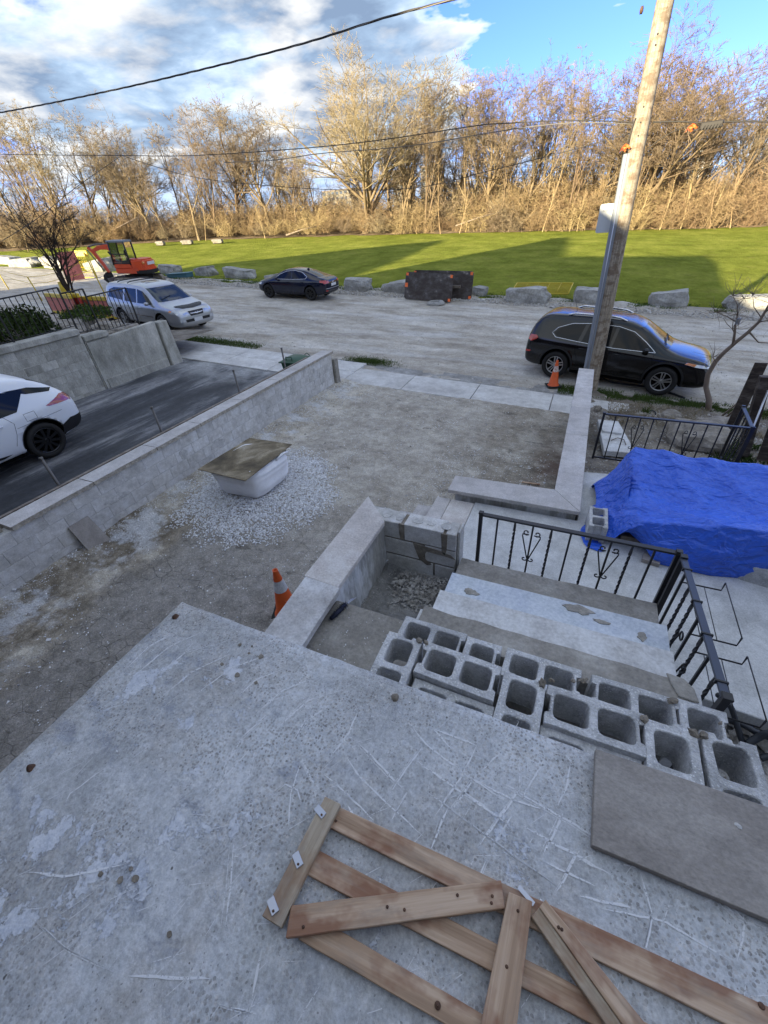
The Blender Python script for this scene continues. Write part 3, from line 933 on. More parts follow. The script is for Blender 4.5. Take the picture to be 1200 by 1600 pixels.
# road: dusty gravel, rutted
def zr(x, y):
    r = 0.0
    near = max(0.0, 1 - abs(y - 16) / 14)
    r += 0.025 * nz(x * 0.5, y * 2.2) + 0.012 * nz(x * 3, y * 5, 4)
    bank = max(0.0, (y - 22.6)) * 0.05
    return zroad(x) + r - 0.02 + bank * (1 + nz(x, y, 9))
tag(sheet('road', np.concatenate([np.linspace(-140, -30, 60), np.linspace(-29.5, 14, 220), np.linspace(15, 90, 30)]),
          np.concatenate([np.linspace(11.1, 24.9, 90)]), zr, M['road']), kind='structure')

# yard between the two walls
def zy(x, y):
    pile = 0.0
    dx = (x + 4.75) / 1.35; dy = (y - 4.5) / 1.5
    d = math.sqrt(dx * dx + dy * dy)
    if d < 1.25:
        pile = 0.13 * (1 - d / 1.25) ** 0.8
    edge = 0.08 * max(0.0, 1 - (x + 6.2) / 0.5)
    right = max(0.0, min(1.0, (x + 2.6) / 0.5)) * max(0.0, min(1.0, (7.6 - y) / 0.6)) * 0.03
    return zyard(x, y) + pile + edge + 0.035 * nz(x * 1.1, y * 1.1) + 0.014 * nz(x * 5, y * 5, 3) + 0.008 * nz(x * 14, y * 14, 5) + right * nz(x * 4, y * 4, 8) * 2
tag(sheet('yard_ground', np.linspace(-6.25, 0.12, 190), np.linspace(-3.0, 10.25, 330), zy, M['yard']), kind='structure')

# neighbour's asphalt driveway
tag(sheet('neighbour_driveway', np.linspace(-12.6, -6.4, 24), np.linspace(-6, 10.3, 40), lambda x, y: zroad(x) + 0.004 * nz(x, y), M['asphalt']), kind='structure')

# pavement slabs
pav = bpy.data.objects.new('sidewalk', None); COL.objects.link(pav)
pav['kind'] = 'structure'
joints = [-34 + 1.93 * k for k in range(14)] + [-6.22, -4.36, -2.40, -0.42, 1.40]
joints = [j for j in joints if j < -6.9 or j >= -6.22]
jj = sorted(joints)
base_mb = None
for a, b_ in zip(jj[:-1], jj[1:]):
    y1 = 11.45 if a > -6.5 else 11.95
    for (ya, yb) in (((10.22, y1),) if a > -6.5 else ((10.22, 11.1), (11.1, y1))):
        mb = MB()
        g = 0.010
        pts = []
        for (x, y) in ((a + g, ya + g * 0.5), (b_ - g, ya + g * 0.5), (b_ - g, yb - g * 0.5), (a + g, yb - g * 0.5)):
            pts.append((x, y, zroad(x) + 0.035 + 0.004 * random.uniform(-1, 1)))
        mb.add([(x, y, z - 0.12) for x, y, z in pts] + pts, [(3, 2, 1, 0), (4, 5, 6, 7), (0, 1, 5, 4), (1, 2, 6, 5), (2, 3, 7, 6), (3, 0, 4, 7)])
        part('paving_slab', mb, M['sidewalk'], pav, bevel=0.008)
tag(sheet('pavement_bed', np.linspace(-40, 9.0, 50), [10.15, 11.5, 12.2], lambda x, y: zroad(x) - 0.02, M['greysoil']), kind='structure')

# the walkway along the house on the right, and ground right of the wall
mb = MB()
mb.prism([(-0.88, 2.83), (0.97, 2.83), (0.97, 2.43), (3.6, 2.20), (3.6, 6.05), (0.36, 5.6), (0.36, 4.40), (-0.88, 4.40)], -3.22, -3.10)
tag(part('walkway', mb, M['walk'], None, bevel=0.006), kind='structure')

def zg(x, y):
    t_ = max(0.0, min(1.0, (y - 5.3) / 4.7))
    z0 = -3.20 * (1 - t_) + (zroad(x) + 0.02) * t_
    mound = 0.34 * math.exp(-(((x - 1.9) / 1.0) ** 2 + ((y - 9.7) / 0.75) ** 2)) + 0.20 * math.exp(-(((x - 0.62) / 0.30) ** 2 + ((y - 9.2) / 0.9) ** 2)) + 0.25 * math.exp(-(((x - 3.2) / 0.9) ** 2 + ((y - 9.4) / 1.2) ** 2))
    fade = max(0.0, min(1.0, (11.6 - y) / 0.6))
    return z0 + mound * fade + 0.05 * nz(x * 1.6, y * 1.6, 2) + 0.03 * nz(x * 5, y * 5, 6)
tag(sheet('garden_ground', np.linspace(0.33, 9.0, 150), np.linspace(5.3, 12.1, 140), zg, M['soil']), kind='structure')

# rubble ground at the right end of the porch
tag(sheet('rubble_ground', np.linspace(0.90, 3.8, 70), np.linspace(-2.5, 2.5, 100), lambda x, y: -3.30 + 0.06 * nz(x * 3, y * 3, 1) + 0.03 * nz(x * 9, y * 9, 2), M['greysoil']), kind='structure')
# fill inside the pit by the stairs
tag(sheet('pit_fill', np.linspace(-1.46, -0.60, 60), np.linspace(1.78, 2.80, 60),
          lambda x, y: -2.93 + 0.05 * nz(x * 3, y * 3, 1) + 0.03 * nz(x * 9, y * 9, 2) + 0.10 * math.exp(-(((x + 0.95) / 0.2) ** 2 + ((y - 2.0) / 0.2) ** 2)), M['greysoil']), kind='structure')

# leaf-littered bank under the far trees
tl_pts = [(-90, 27), (-75, 31), (-63.5, 34), (-56, 41.5), (-48, 47.5), (-40, 51.5), (-33, 54.5), (-22, 58.5), (-7, 63.2), (3, 65.8), (12.5, 68.5), (24, 71), (45, 75)]
def treeline(x):
    for (x0, y0), (x1, y1) in zip(tl_pts[:-1], tl_pts[1:]):
        if x0 <= x <= x1:
            return y0 + (y1 - y0) * (x - x0) / (x1 - x0)
    return tl_pts[0][1] if x < tl_pts[0][0] else tl_pts[-1][1]
def zbank(i, j):
    pass
mb = MB()
nu, nv = 200, 16
vv = []
for j in range(nv + 1):
    for i in range(nu + 1):
        x = -88 + i * (133 / nu)
        d = -0.6 + 1.2 * nz(x * 0.35, 0.0, 5) + j * 1.6
        y = treeline(x) + d
        t_ = j / nv
        vv.append((x, y, zland(x, y) + 0.06 + (1.1 * min(1, t_ * 3) if x > -25 else 0.45 * min(1, t_ * 3)) + 0.18 * nz(x * 0.6, y * 0.6, 3) * min(1, t_ * 6)))
mb.add(vv, [(j * (nu + 1) + i, j * (nu + 1) + i + 1, (j + 1) * (nu + 1) + i + 1, (j + 1) * (nu + 1) + i) for j in range(nv) for i in range(nu)], 0, True)
tag(part('bank', mb, M['litter'], None, fix=False), kind='structure')


# ================================================================== BLOCKS AND WALLS
def hollow_block(L=0.39, W=0.19, H=0.19, cells=2, seed=0, open_end=False):
    """two-cell concrete block with through cores, origin centre bottom, rough arrises"""
    rr = random.Random(seed)
    t_ = 0.034
    outer = []
    xs = [-L / 2]
    # core rectangles
    cores = []
    web = 0.034
    cw = (L - 2 * t_ - (cells - 1) * web) / cells
    for k in range(cells):
        x0 = -L / 2 + t_ + k * (cw + web)
        cores.append((x0, x0 + cw))
    bm = bmesh.new()
    def ring(pts, z): return [bm.verts.new((x, y, z)) for x, y in pts]
    def rounded(x0, x1, y0, y1, r, k=3, j=0.0):
        o = []
        for cx, cy, a0 in ((x1 - r, y1 - r, 0), (x0 + r, y1 - r, 90), (x0 + r, y0 + r, 180), (x1 - r, y0 + r, 270)):
            for i in range(k):
                a = R(a0 + 90 * i / (k - 1))
                o.append((cx + r * math.cos(a) + rr.uniform(-j, j), cy + r * math.sin(a) + rr.uniform(-j, j)))
        return o
    # outline with shallow end notches as on a stretcher block
    n = 0.020
    o = [(-L / 2, -W / 2), (L / 2, -W / 2), (L / 2, -0.045), (L / 2 - n, -0.038), (L / 2 - n, 0.038), (L / 2, 0.045), (L / 2, W / 2), (-L / 2, W / 2)]
    if open_end:
        o += [(-L / 2, 0.045), (-L / 2 + n, 0.038), (-L / 2 + n, -0.038), (-L / 2, -0.045)]
    # subdivide outline for chipped edges
    oo = []
    for i in range(len(o)):
        a, b_ = o[i], o[(i + 1) % len(o)]
        d = math.hypot(b_[0] - a[0], b_[1] - a[1]); k = max(1, int(d / 0.05))
        for q in range(k):
            oo.append((a[0] + (b_[0] - a[0]) * q / k, a[1] + (b_[1] - a[1]) * q / k))
    j = 0.0016
    oo = [(x + rr.uniform(-j, j), y + rr.uniform(-j, j)) for x, y in oo]
    holes_top = [rounded(a, b_, -W / 2 + t_, W / 2 - t_, 0.022, 3, 0.0012) for a, b_ in cores]
    ch = 0.004
    def shrink(pts, s):
        cx = sum(p[0] for p in pts) / len(pts); cy = sum(p[1] for p in pts) / len(pts)
        return [(cx + (x - cx) * s, cy + (y - cy) * s) for x, y in pts]
    verts = []; faces = []
    def capface(z, flip, outl, holes):
        loops = [[Vector((x, y, 0)) for x, y in outl]] + [[Vector((x, y, 0)) for x, y in h_] for h_ in holes]
        tris = tessellate_polygon(loops)
        flat = [p for lp in loops for p in lp]
        base = len(verts)
        verts.extend([(p.x, p.y, z) for p in flat])
        for t3 in tris:
            faces.append(tuple(base + q for q in (t3 if not flip else t3[::-1])))
        return base
    top_out = shrink(oo, 1 - 2 * ch / L)
    capface(H, False, top_out, [shrink(h_, 1.05) for h_ in holes_top])
    capface(0.0, True, oo, holes_top)
    def wall(p0, z0, p1, z1):
        base = len(verts); n_ = len(p0)
        verts.extend([(x, y, z0) for x, y in p0]); verts.extend([(x, y, z1) for x, y in p1])
        for i in range(n_):
            k = (i + 1) % n_
            faces.append((base + i, base + k, base + n_ + k, base + n_ + i))
    wall(oo, 0.0, oo, H - ch)
    wall(oo, H - ch, top_out, H)
    for h_ in holes_top:
        wall(h_, 0.0, h_, H - ch)
        wall(h_, H - ch, shrink(h_, 1.05), H)
    bm.free()
    me = bpy.data.meshes.new('hollow_block')
    me.from_pydata(verts, [], faces)
    bm = bmesh.new(); bm.from_mesh(me)
    bmesh.ops.remove_doubles(bm, verts=bm.verts, dist=0.0004)
    bmesh.ops.recalc_face_normals(bm, faces=bm.faces)
    bm.to_mesh(me); bm.free()
    me.materials.append(M['freshblock'])
    return me


def solid_piece(L, W, H, mat, seed=0, bev=0.004, name='concrete_block'):
    """solid block, chamfered, centre bottom origin; faces slightly uneven"""
    rr = random.Random(seed)
    mb = MB().box(-L / 2, L / 2, -W / 2, W / 2, 0, H)
    me = mb.mesh(name, mat)
    bm = bmesh.new(); bm.from_mesh(me)
    bmesh.ops.recalc_face_normals(bm, faces=bm.faces)
    bmesh.ops.bevel(bm, geom=list(bm.edges), offset=bev, segments=1, affect='EDGES')
    bm.to_mesh(me); bm.free()
    return me


def coping(name, poly, z0, z1, mat, parent, edge=None, seed=0, rough_edge=0.0):
    """thick stone slab cut to a plan polygon; side faces may be rock-faced"""
    rr = random.Random(seed)
    mb = MB()
    pts = []
    n = len(poly)
    for i in range(n):
        a, b_ = poly[i], poly[(i + 1) % n]
        d = math.hypot(b_[0] - a[0], b_[1] - a[1])
        k = max(1, int(d / 0.06)) if rough_edge else 1
        for q in range(k):
            pts.append((a[0] + (b_[0] - a[0]) * q / k, a[1] + (b_[1] - a[1]) * q / k))
    cx = sum(p[0] for p in pts) / len(pts); cy = sum(p[1] for p in pts) / len(pts)
    N = len(pts)
    top = [(x, y, z1) for x, y in pts]
    def jit(p, amt, z):
        dx, dy = p[0] - cx, p[1] - cy; l = math.hypot(dx, dy) or 1
        a = rr.uniform(0, amt)
        return (p[0] - dx / l * a, p[1] - dy / l * a, z)
    if rough_edge:
        mid = [jit(p, rough_edge, z1 - (z1 - z0) * rr.uniform(0.3, 0.7)) for p in pts]
        bot = [jit(p, rough_edge * 1.3, z0) for p in pts]
        top = [jit(p, rough_edge * 0.4, z1) for p in pts]
        mb.add(top + mid + bot, [tuple(range(N))], 0)
        base = 0
        for i in range(N):
            k = (i + 1) % N
            mb.f.append((i, k, N + k, N + i)); mb.m.append(1); mb.s.append(False)
            mb.f.append((N + i, N + k, 2 * N + k, 2 * N + i)); mb.m.append(1); mb.s.append(False)
        mb.f.append(tuple(range(3 * N - 1, 2 * N - 1, -1))); mb.m.append(0); mb.s.append(False)
    else:
        bot = [(x, y, z0) for x, y in pts]
        mb.add(top + bot, [tuple(range(N)), tuple(range(2 * N - 1, N - 1, -1))], 0)
        for i in range(N):
            k = (i + 1) % N
            mb.f.append((i, k, N + k, N + i)); mb.m.append(1); mb.s.append(False)
    return part(name, mb, [mat, edge or mat], parent, bevel=0.0 if rough_edge else 0.004)


def course_wall(root, axis, fixed, a0, a1, z0, ncourse, mat, mortar, thick=0.19, L=0.40, H=0.20, shift=0.0, normal=1, core=True, zfn=None, name='concrete_block', skip=None):
    """running-bond wall of separate blocks; axis 'y' = wall runs along y at x=fixed (outer face)"""
    me_full = solid_piece(L - 0.010, thick, H - 0.010, mat, bev=0.003, name=name)
    halfs = {}
    out = []
    for c in range(ncourse):
        z = z0 + c * H
        off = (L / 2 if c % 2 else 0.0) + shift
        k0 = math.floor((a0 - off) / L) - 1
        k = k0
        while True:
            s = off + k * L; e = s + L
            k += 1
            if e <= a0 + 0.02: continue
            if s >= a1 - 0.02: break
            s2, e2 = max(s, a0), min(e, a1)
            ln = e2 - s2
            if abs(ln - L) < 0.01: me = me_full
            else:
                key = round(ln, 2)
                if key not in halfs:
                    halfs[key] = solid_piece(max(0.03, ln - 0.010), thick, H - 0.010, mat, bev=0.003, name=name)
                me = halfs[key]
            ctr = (s2 + e2) / 2
            if skip and skip(ctr, z): continue
            prd = random.uniform(-0.002, 0.003)
            if axis == 'y':
                o = inst(me, name, root, (fixed - normal * thick / 2 + normal * prd, ctr, z + 0.005), (0, 0, R(90)))
            else:
                o = inst(me, name, root, (ctr, fixed - normal * thick / 2 + normal * prd, z + 0.005), (0, 0, 0))
            if root is not None:
                o.location = Vector(o.location) - Vector(root.location)
            out.append(o)
    if core:
        mb = MB()
        t2 = thick - 0.006
        if axis == 'y':
            x_out = fixed - normal * 0.003; x_in = fixed - normal * (thick - 0.003)
            mb.box(min(x_out, x_in), max(x_out, x_in), a0 + 0.004, a1 - 0.004, z0, z0 + ncourse * H - 0.002)
        else:
            y_out = fixed - normal * 0.003; y_in = fixed - normal * (thick - 0.003)
            mb.box(a0 + 0.004, a1 - 0.004, min(y_out, y_in), max(y_out, y_in), z0, z0 + ncourse * H - 0.002)
        part('mortar_bed', mb, mortar, root)
    return out


# ---- long block wall on the left of the yard
lw = thing('block_wall', 'long grey block wall with stone coping running from the porch side down to the street', 'wall', (-6.3, 5.0, -3.9))
course_wall(lw, 'y', -6.2, -2.2, 9.82, -3.90, 5, M['block'], M['mortar'], shift=0.03, normal=1)
# coping
ys = [9.90, 8.66, 7.42, 6.15, 4.95, 3.95, 2.80, 1.66]
for i in range(len(ys) - 1):
    coping('coping_stone', [(-6.515, ys[i + 1] + 0.003), (-6.165, ys[i + 1] + 0.003), (-6.165, ys[i] - 0.003), (-6.515, ys[i] - 0.003)], -2.900, -2.838, M['palestone'], lw, M['roughstone'], seed=i, rough_edge=0.012)
coping('coping_stone', [(-6.56, 1.30), (-6.30, 1.30), (-6.30, 1.62), (-6.56, 1.62)], -2.900, -2.80, M['palestone'], lw, M['roughstone'], seed=12, rough_edge=0.01)
mb = MB().box(-6.66, -6.60, -2.2, 9.3, -3.2, -2.86)
part('form_board', mb, M['oldwood'], lw)
mb = MB().box(-6.40, -6.395, -2.2, 9.8, -3.9, -2.91); mb.box(-6.60, -6.40, -2.2, 9.8, -3.9, -2.93)
part('back_fill', mb, M['wetmortar'], lw)
# end post of older concrete
mb = MB().prism([(-6.40, 9.86), (-6.13, 9.84), (-6.10, 9.99), (-6.40, 10.0)], -4.0, -3.05, mi=0)
part('end_pier', mb, M['tan_mortar'], lw, bevel=0.01)
# patches of smeared render
mb = MB()
for (y, z, a, b_) in ((6.9, -3.35, .16, .10), (5.2, -3.38, .2, .1), (7.9, -3.2, .12, .13), (3.0, -3.25, .25, .06), (9.2, -3.35, .12, .2), (8.9, -3.06, .05, .08), (4.4, -3.2, .1, .1)):
    n = 14
    pl = [(y + a * math.cos(k / n * 6.283) * random.uniform(.6, 1.1), z + b_ * math.sin(k / n * 6.283) * random.uniform(.6, 1.1)) for k in range(n)]
    mb.prism(pl, -6.2, -6.1935, fn=lambda p, q, d: (d, p, q))
tag(part('render_smears', mb, M['mortar'], lw), kind='stuff')

# metal stakes standing along the back of the wall
stake_lab = ['nearest rusty steel pipe stake behind the long wall, by the white car wheel', 'steel pipe stake behind the long wall, second from the porch', 'steel pipe stake behind the long wall near the street', 'steel pipe stake standing beside the green bin']
for (y, lab, lean) in zip((2.62, 4.50, 6.66, 8.40), stake_lab, (0.03, -0.02, 0.02, -0.01)):
    mb = MB().cyl((-6.70, y, zroad(-6.7)), (-6.70 + lean * 0.4, y - lean, -2.42), 0.021, 0.021, 12)
    mb.lathe([(0.021, 0), (0.025, 0.004), (0.025, 0.03), (0.016, 0.03), (0.014, 0.0)], (-6.70 + lean * 0.4, y - lean, -2.43), n=12)
    tag(part('steel_stake', mb, M['steel']), lab, 'stake', 'steel stakes behind the long wall')

# ---- neighbour's raised retaining wall
rw = thing('retaining_wall', 'weathered retaining wall of blocks and a poured panel beside the asphalt driveway', 'wall', (-12.4, 6.0, -3.44))
course_wall(rw, 'y', -12.30, -1.0, 7.18, -3.56, 8, M['retain'], M['retain'], shift=0.1, normal=1)
def cap(y0, y1, z0, z1, xo=-12.24):
    mb = MB().box(-12.62, xo, y0, y1, z0, z1)
    part('cap_slab', mb, M['retain'], rw, bevel=0.02)
cap(-1.0, 7.16, -1.955, -1.80)
cap(7.19, 7.92, -2.15, -2.00)
mb = MB().box(-12.5, -12.31, 7.20, 7.9, -3.5, -2.151)
part('panel_backing', mb, M['retain'], rw)
mb = MB().prism([(7.22, -3.6), (9.52, -3.6), (9.52, -2.10), (7.92, -2.16), (7.22, -2.19)], -12.46, -12.27, fn=lambda a, b_, d: (d, a, b_))
part('poured_panel', mb, M['retain'], rw, bevel=0.012)
mb = MB().prism([(7.30, -3.6), (9.50, -3.6), (9.50, -3.20), (7.30, -3.18)], -12.30, -12.245, fn=lambda a, b_, d: (d, a, b_))
part('footing_ledge', mb, M['retain'], rw, bevel=0.012)
mb = MB().prism([(9.54, -3.7), (10.0, -3.7), (9.94, -2.14), (9.58, -2.14)], -12.55, -12.16, fn=lambda a, b_, d: (d - (0.06 if b_ > -2.5 and d > -12.3 else 0), a, b_))
part('end_pier', mb, M['retain'], rw, bevel=0.02)
tag(sheet('neighbour_garden', np.linspace(-34, -12.48, 60), np.linspace(-4, 12.0, 44),
          lambda x, y: -2.02 - 0.9 * max(0.0, min(1.0, (y - 7.4) / 3.0)) + 0.05 * nz(x, y, 3) + 0.12 * nz(x * 0.5, y * 0.5, 7) + 0.02 * min(0, x + 14) * 0, M['soil']), kind='structure')


# ================================================================== PORCH, STAIRS, COPINGS
porch = thing('concrete_porch', 'big worn concrete porch slab with scratched and pitted surface', 'porch', (0, 0, -1.75))
nx_, ny_ = 110, 70
def porch_edge(x):    # broken front edge
    return 0.872 + 0.006 * nz(x * 9, 0, 1) + 0.004 * nz(x * 31, 0, 2)
def porch_left(y):
    return -1.728 + 0.006 * nz(0, y * 9, 1) + 0.004 * nz(0, y * 31, 5)
mb = MB()
vv = []
for j in range(ny_ + 1):
    for i in range(nx_ + 1):
        u = i / nx_; v_ = j / ny_
        y = -2.2 + (porch_edge(-1.7 + 5.4 * u) + 2.2) * v_
        x = porch_left(y) + (3.7 - porch_left(y)) * u
        vv.append((x, y, -1.62 + 0.0022 * nz(x * 6, y * 6, 1)))
F = [(j * (nx_ + 1) + i, j * (nx_ + 1) + i + 1, (j + 1) * (nx_ + 1) + i + 1, (j + 1) * (nx_ + 1) + i) for j in range(ny_) for i in range(nx_)]
mb.add(vv, F, 0, True)
# sides with a broken arris
rim = [(j * (nx_ + 1)) for j in range(ny_ + 1)] + [ny_ * (nx_ + 1) + i for i in range(1, nx_ + 1)]
base = len(mb.v)
for k, idx in enumerate(rim):
    x, y, z = vv[idx]
    e = 0.010 * abs(nz(x * 12, y * 12, 3)) + 0.003
    side = (x < -1.6)
    mb.v.append((x - (e * 0.6 if side else 0), y + (e * 0.6 if not side or idx >= ny_ * (nx_ + 1) else 0), z - e - 0.004))
    mb.v.append((x - (e * 0.6 if side else 0), y + (e * 0.6 if not side or idx >= ny_ * (nx_ + 1) else 0), z - 0.15))
for k in range(len(rim) - 1):
    mb.f.append((rim[k], rim[k + 1], base + 2 * k + 2, base + 2 * k)); mb.m.append(0); mb.s.append(False)
    mb.f.append((base + 2 * k, base + 2 * k + 2, base + 2 * k + 3, base + 2 * k + 1)); mb.m.append(0); mb.s.append(False)
part('slab', mb, M['slab'], porch, fix=False)
mb = MB().box(-1.66, 3.6, -2.2, 0.80, -3.95, -1.765)
part('foundation', mb, M['stucco'], porch)

# scratch marks cut in the porch surface, thin flat ribbons
def ribbon(mb, pts, wd=0.0035, z=-1.6185, jit=0.002):
    P2 = []
    for a, b_ in zip(pts[:-1], pts[1:]):
        n = max(2, int(math.hypot(b_[0] - a[0], b_[1] - a[1]) / 0.015))
        for q in range(n):
            P2.append((a[0] + (b_[0] - a[0]) * q / n, a[1] + (b_[1] - a[1]) * q / n))
    P2.append(pts[-1][:2])
    P2 = [(x + jit * nz(x * 20, y * 20, 1), y + jit * nz(x * 20, y * 20, 2)) for x, y in P2]
    vs = []
    for i in range(len(P2)):
        a = P2[max(0, i - 1)]; b_ = P2[min(len(P2) - 1, i + 1)]
        dx, dy = b_[0] - a[0], b_[1] - a[1]; l = math.hypot(dx, dy) or 1
        w_ = wd * (0.5 + 0.8 * abs(nz(P2[i][0] * 30, P2[i][1] * 30, 4))) * min(1.0, 4.0 * (i + 0.5) / len(P2), 4.0 * (len(P2) - i - 0.5) / len(P2))
        vs.append((P2[i][0] - dy / l * w_, P2[i][1] + dx / l * w_, z)); vs.append((P2[i][0] + dy / l * w_, P2[i][1] - dx / l * w_, z))
    mb.add(vs, [(2 * i, 2 * i + 1, 2 * i + 3, 2 * i + 2) for i in range(len(P2) - 1)])
SCR = [
 # long cross-hatching in the middle and right
 [(-0.259, 0.667, -1.620), (-0.315, 0.473, -1.620)], [(-0.346, 0.731, -1.620), (-0.252, 0.675, -1.620), (-0.105, 0.637, -1.620), (0.058, 0.605, -1.620)],
 [(-0.266, 0.609, -1.620), (-0.107, 0.577, -1.620), (0.090, 0.541, -1.620)], [(-0.072, 0.749, -1.620), (-0.100, 0.617, -1.620), (-0.148, 0.473, -1.620)],
 [(-0.245, 0.740, -1.620), (-0.073, 0.744, -1.620)], [(-0.245, 0.740, -1.620), (-0.156, 0.697, -1.620)], [(0.011, 0.749, -1.620), (-0.039, 0.666, -1.620)],
 [(-0.054, 0.636, -1.620), (-0.106, 0.496, -1.620)], [(-0.536, 0.535, -1.620), (-0.441, 0.482, -1.620), (-0.313, 0.445, -1.620), (-0.164, 0.405, -1.620)],
 [(-0.493, 0.585, -1.620), (-0.394, 0.547, -1.620), (-0.270, 0.503, -1.620)], [(-0.578, 0.441, -1.620), (-0.443, 0.414, -1.620), (-0.329, 0.381, -1.620)],
 [(-0.259, 0.501, -1.620), (-0.278, 0.409, -1.620)], [(-0.198, 0.529, -1.620), (-0.012, 0.491, -1.620), (0.102, 0.470, -1.620), (0.252, 0.446, -1.620)],
 [(-0.115, 0.512, -1.620), (-0.134, 0.382, -1.620)], [(0.100, 0.668, -1.620), (0.040, 0.533, -1.620), (0.004, 0.446, -1.620)], [(0.084, 0.576, -1.620), (0.047, 0.473, -1.620)],
 [(0.040, 0.655, -1.620), (0.177, 0.635, -1.620), (0.276, 0.623, -1.620), (0.386, 0.600, -1.620)], [(0.248, 0.816, -1.620), (0.241, 0.737, -1.620), (0.219, 0.656, -1.620)],
 [(0.196, 0.823, -1.620), (0.232, 0.833, -1.620), (0.251, 0.813, -1.620)], [(0.236, 0.644, -1.620), (0.192, 0.508, -1.620)], [(0.081, 0.748, -1.620), (0.098, 0.646, -1.620)],
 [(-0.057, 0.630, -1.620), (0.077, 0.617, -1.620), (0.198, 0.632, -1.620)], [(0.153, 0.759, -1.620), (0.106, 0.633, -1.620)], [(-0.089, 0.578, -1.620), (0.003, 0.562, -1.620)],
 [(-0.193, 0.353, -1.620), (-0.025, 0.343, -1.620)], [(0.033, 0.424, -1.620), (0.008, 0.326, -1.620)], [(0.194, 0.492, -1.620), (0.336, 0.490, -1.620)],
 [(0.289, 0.558, -1.620), (0.236, 0.432, -1.620)], [(0.386, 0.566, -1.620), (0.505, 0.598, -1.620), (0.633, 0.669, -1.620)], [(0.454, 0.571, -1.620), (0.481, 0.487, -1.620), (0.453, 0.383, -1.620)],
 [(0.353, 0.446, -1.620), (0.512, 0.486, -1.620), (0.653, 0.470, -1.620)], [(0.632, 0.610, -1.620), (0.699, 0.567, -1.620), (0.757, 0.579, -1.620)],
 [(0.612, 0.572, -1.620), (0.662, 0.608, -1.620), (0.706, 0.571, -1.620), (0.668, 0.477, -1.620)], [(0.295, 0.450, -1.620), (0.434, 0.481, -1.620)], [(0.118, 0.556, -1.620), (0.225, 0.548, -1.620), (0.386, 0.535, -1.620)],
 # fan of arcs on the left half
 [(-1.590, 0.723, -1.620), (-1.661, 0.593, -1.620), (-1.655, 0.454, -1.620)], [(-1.480, 0.744, -1.620), (-1.563, 0.624, -1.620), (-1.584, 0.468, -1.620)], [(-1.330, 0.741, -1.620), (-1.454, 0.635, -1.620), (-1.490, 0.477, -1.620)],
 [(-1.242, 0.710, -1.620), (-1.345, 0.569, -1.620), (-1.379, 0.423, -1.620)], [(-1.047, 0.801, -1.620), (-1.187, 0.649, -1.620), (-1.250, 0.475, -1.620)], [(-0.949, 0.742, -1.620), (-1.039, 0.649, -1.620), (-1.074, 0.500, -1.620)],
 [(-0.781, 0.774, -1.620), (-0.898, 0.647, -1.620), (-0.944, 0.509, -1.620)], [(-0.654, 0.750, -1.620), (-0.770, 0.652, -1.620), (-0.825, 0.501, -1.620)], [(-0.664, 0.685, -1.620), (-0.731, 0.581, -1.620), (-0.736, 0.485, -1.620)],
 [(-0.881, 0.577, -1.620), (-0.930, 0.432, -1.620), (-0.913, 0.303, -1.620)], [(-0.851, 0.413, -1.620), (-0.806, 0.302, -1.620)], [(-0.933, 0.379, -1.620), (-0.887, 0.257, -1.620)], [(-1.351, 0.134, -1.620), (-1.395, 0.023, -1.620), (-1.357, -0.066, -1.620)],
 [(-0.663, 0.441, -1.620), (-0.636, 0.340, -1.620), (-0.582, 0.243, -1.620)], [(-0.645, 0.437, -1.620), (-0.578, 0.396, -1.620)], [(-0.550, 0.696, -1.620), (-0.544, 0.602, -1.620), (-0.567, 0.492, -1.620)],
 [(-0.689, 0.318, -1.620), (-0.675, 0.356, -1.620), (-0.620, 0.357, -1.620), (-0.588, 0.328, -1.620)], [(-0.728, 0.144, -1.620), (-0.662, 0.053, -1.620), (-0.619, -0.018, -1.620)], [(-0.495, -0.005, -1.620), (-0.460, -0.090, -1.620)],
 [(-1.316, -0.178, -1.620), (-1.181, -0.137, -1.620), (-1.015, -0.031, -1.620)], [(-1.193, -0.237, -1.620), (-1.025, -0.236, -1.620), (-0.841, -0.208, -1.620)], [(-0.803, -0.198, -1.620), (-0.586, -0.109, -1.620)], [(-0.539, -0.159, -1.620), (-0.531, -0.133, -1.620), (-0.435, -0.108, -1.620)],
 [(-0.318, 0.241, -1.620), (-0.269, 0.230, -1.620)], [(-0.870, 0.418, -1.620), (-0.912, 0.203, -1.620)], [(-0.428, 0.385, -1.620), (-0.373, 0.350, -1.620)],
]
mb = MB()
for s in SCR:
    ribbon(mb, s, 0.0034 + 0.0018 * random.random(), jit=0.004)
    if random.random() < 0.5:
        o_ = 0.012 * random.uniform(-1, 1)
        ribbon(mb, [(p[0] + o_, p[1] + o_ * 0.5) for p in s], 0.0016)
for k in range(260):        # short scuffs
    x = random.uniform(-1.6, 0.9); y = random.uniform(-0.35, 0.82); a = R(random.gauss(55, 22)); l = random.uniform(0.02, 0.10)
    ribbon(mb, [(x, y), (x + l * math.cos(a), y + l * math.sin(a))], 0.0013)
tag(part('scratch_marks', mb, M['chalk'], porch, fix=False), kind='stuff')
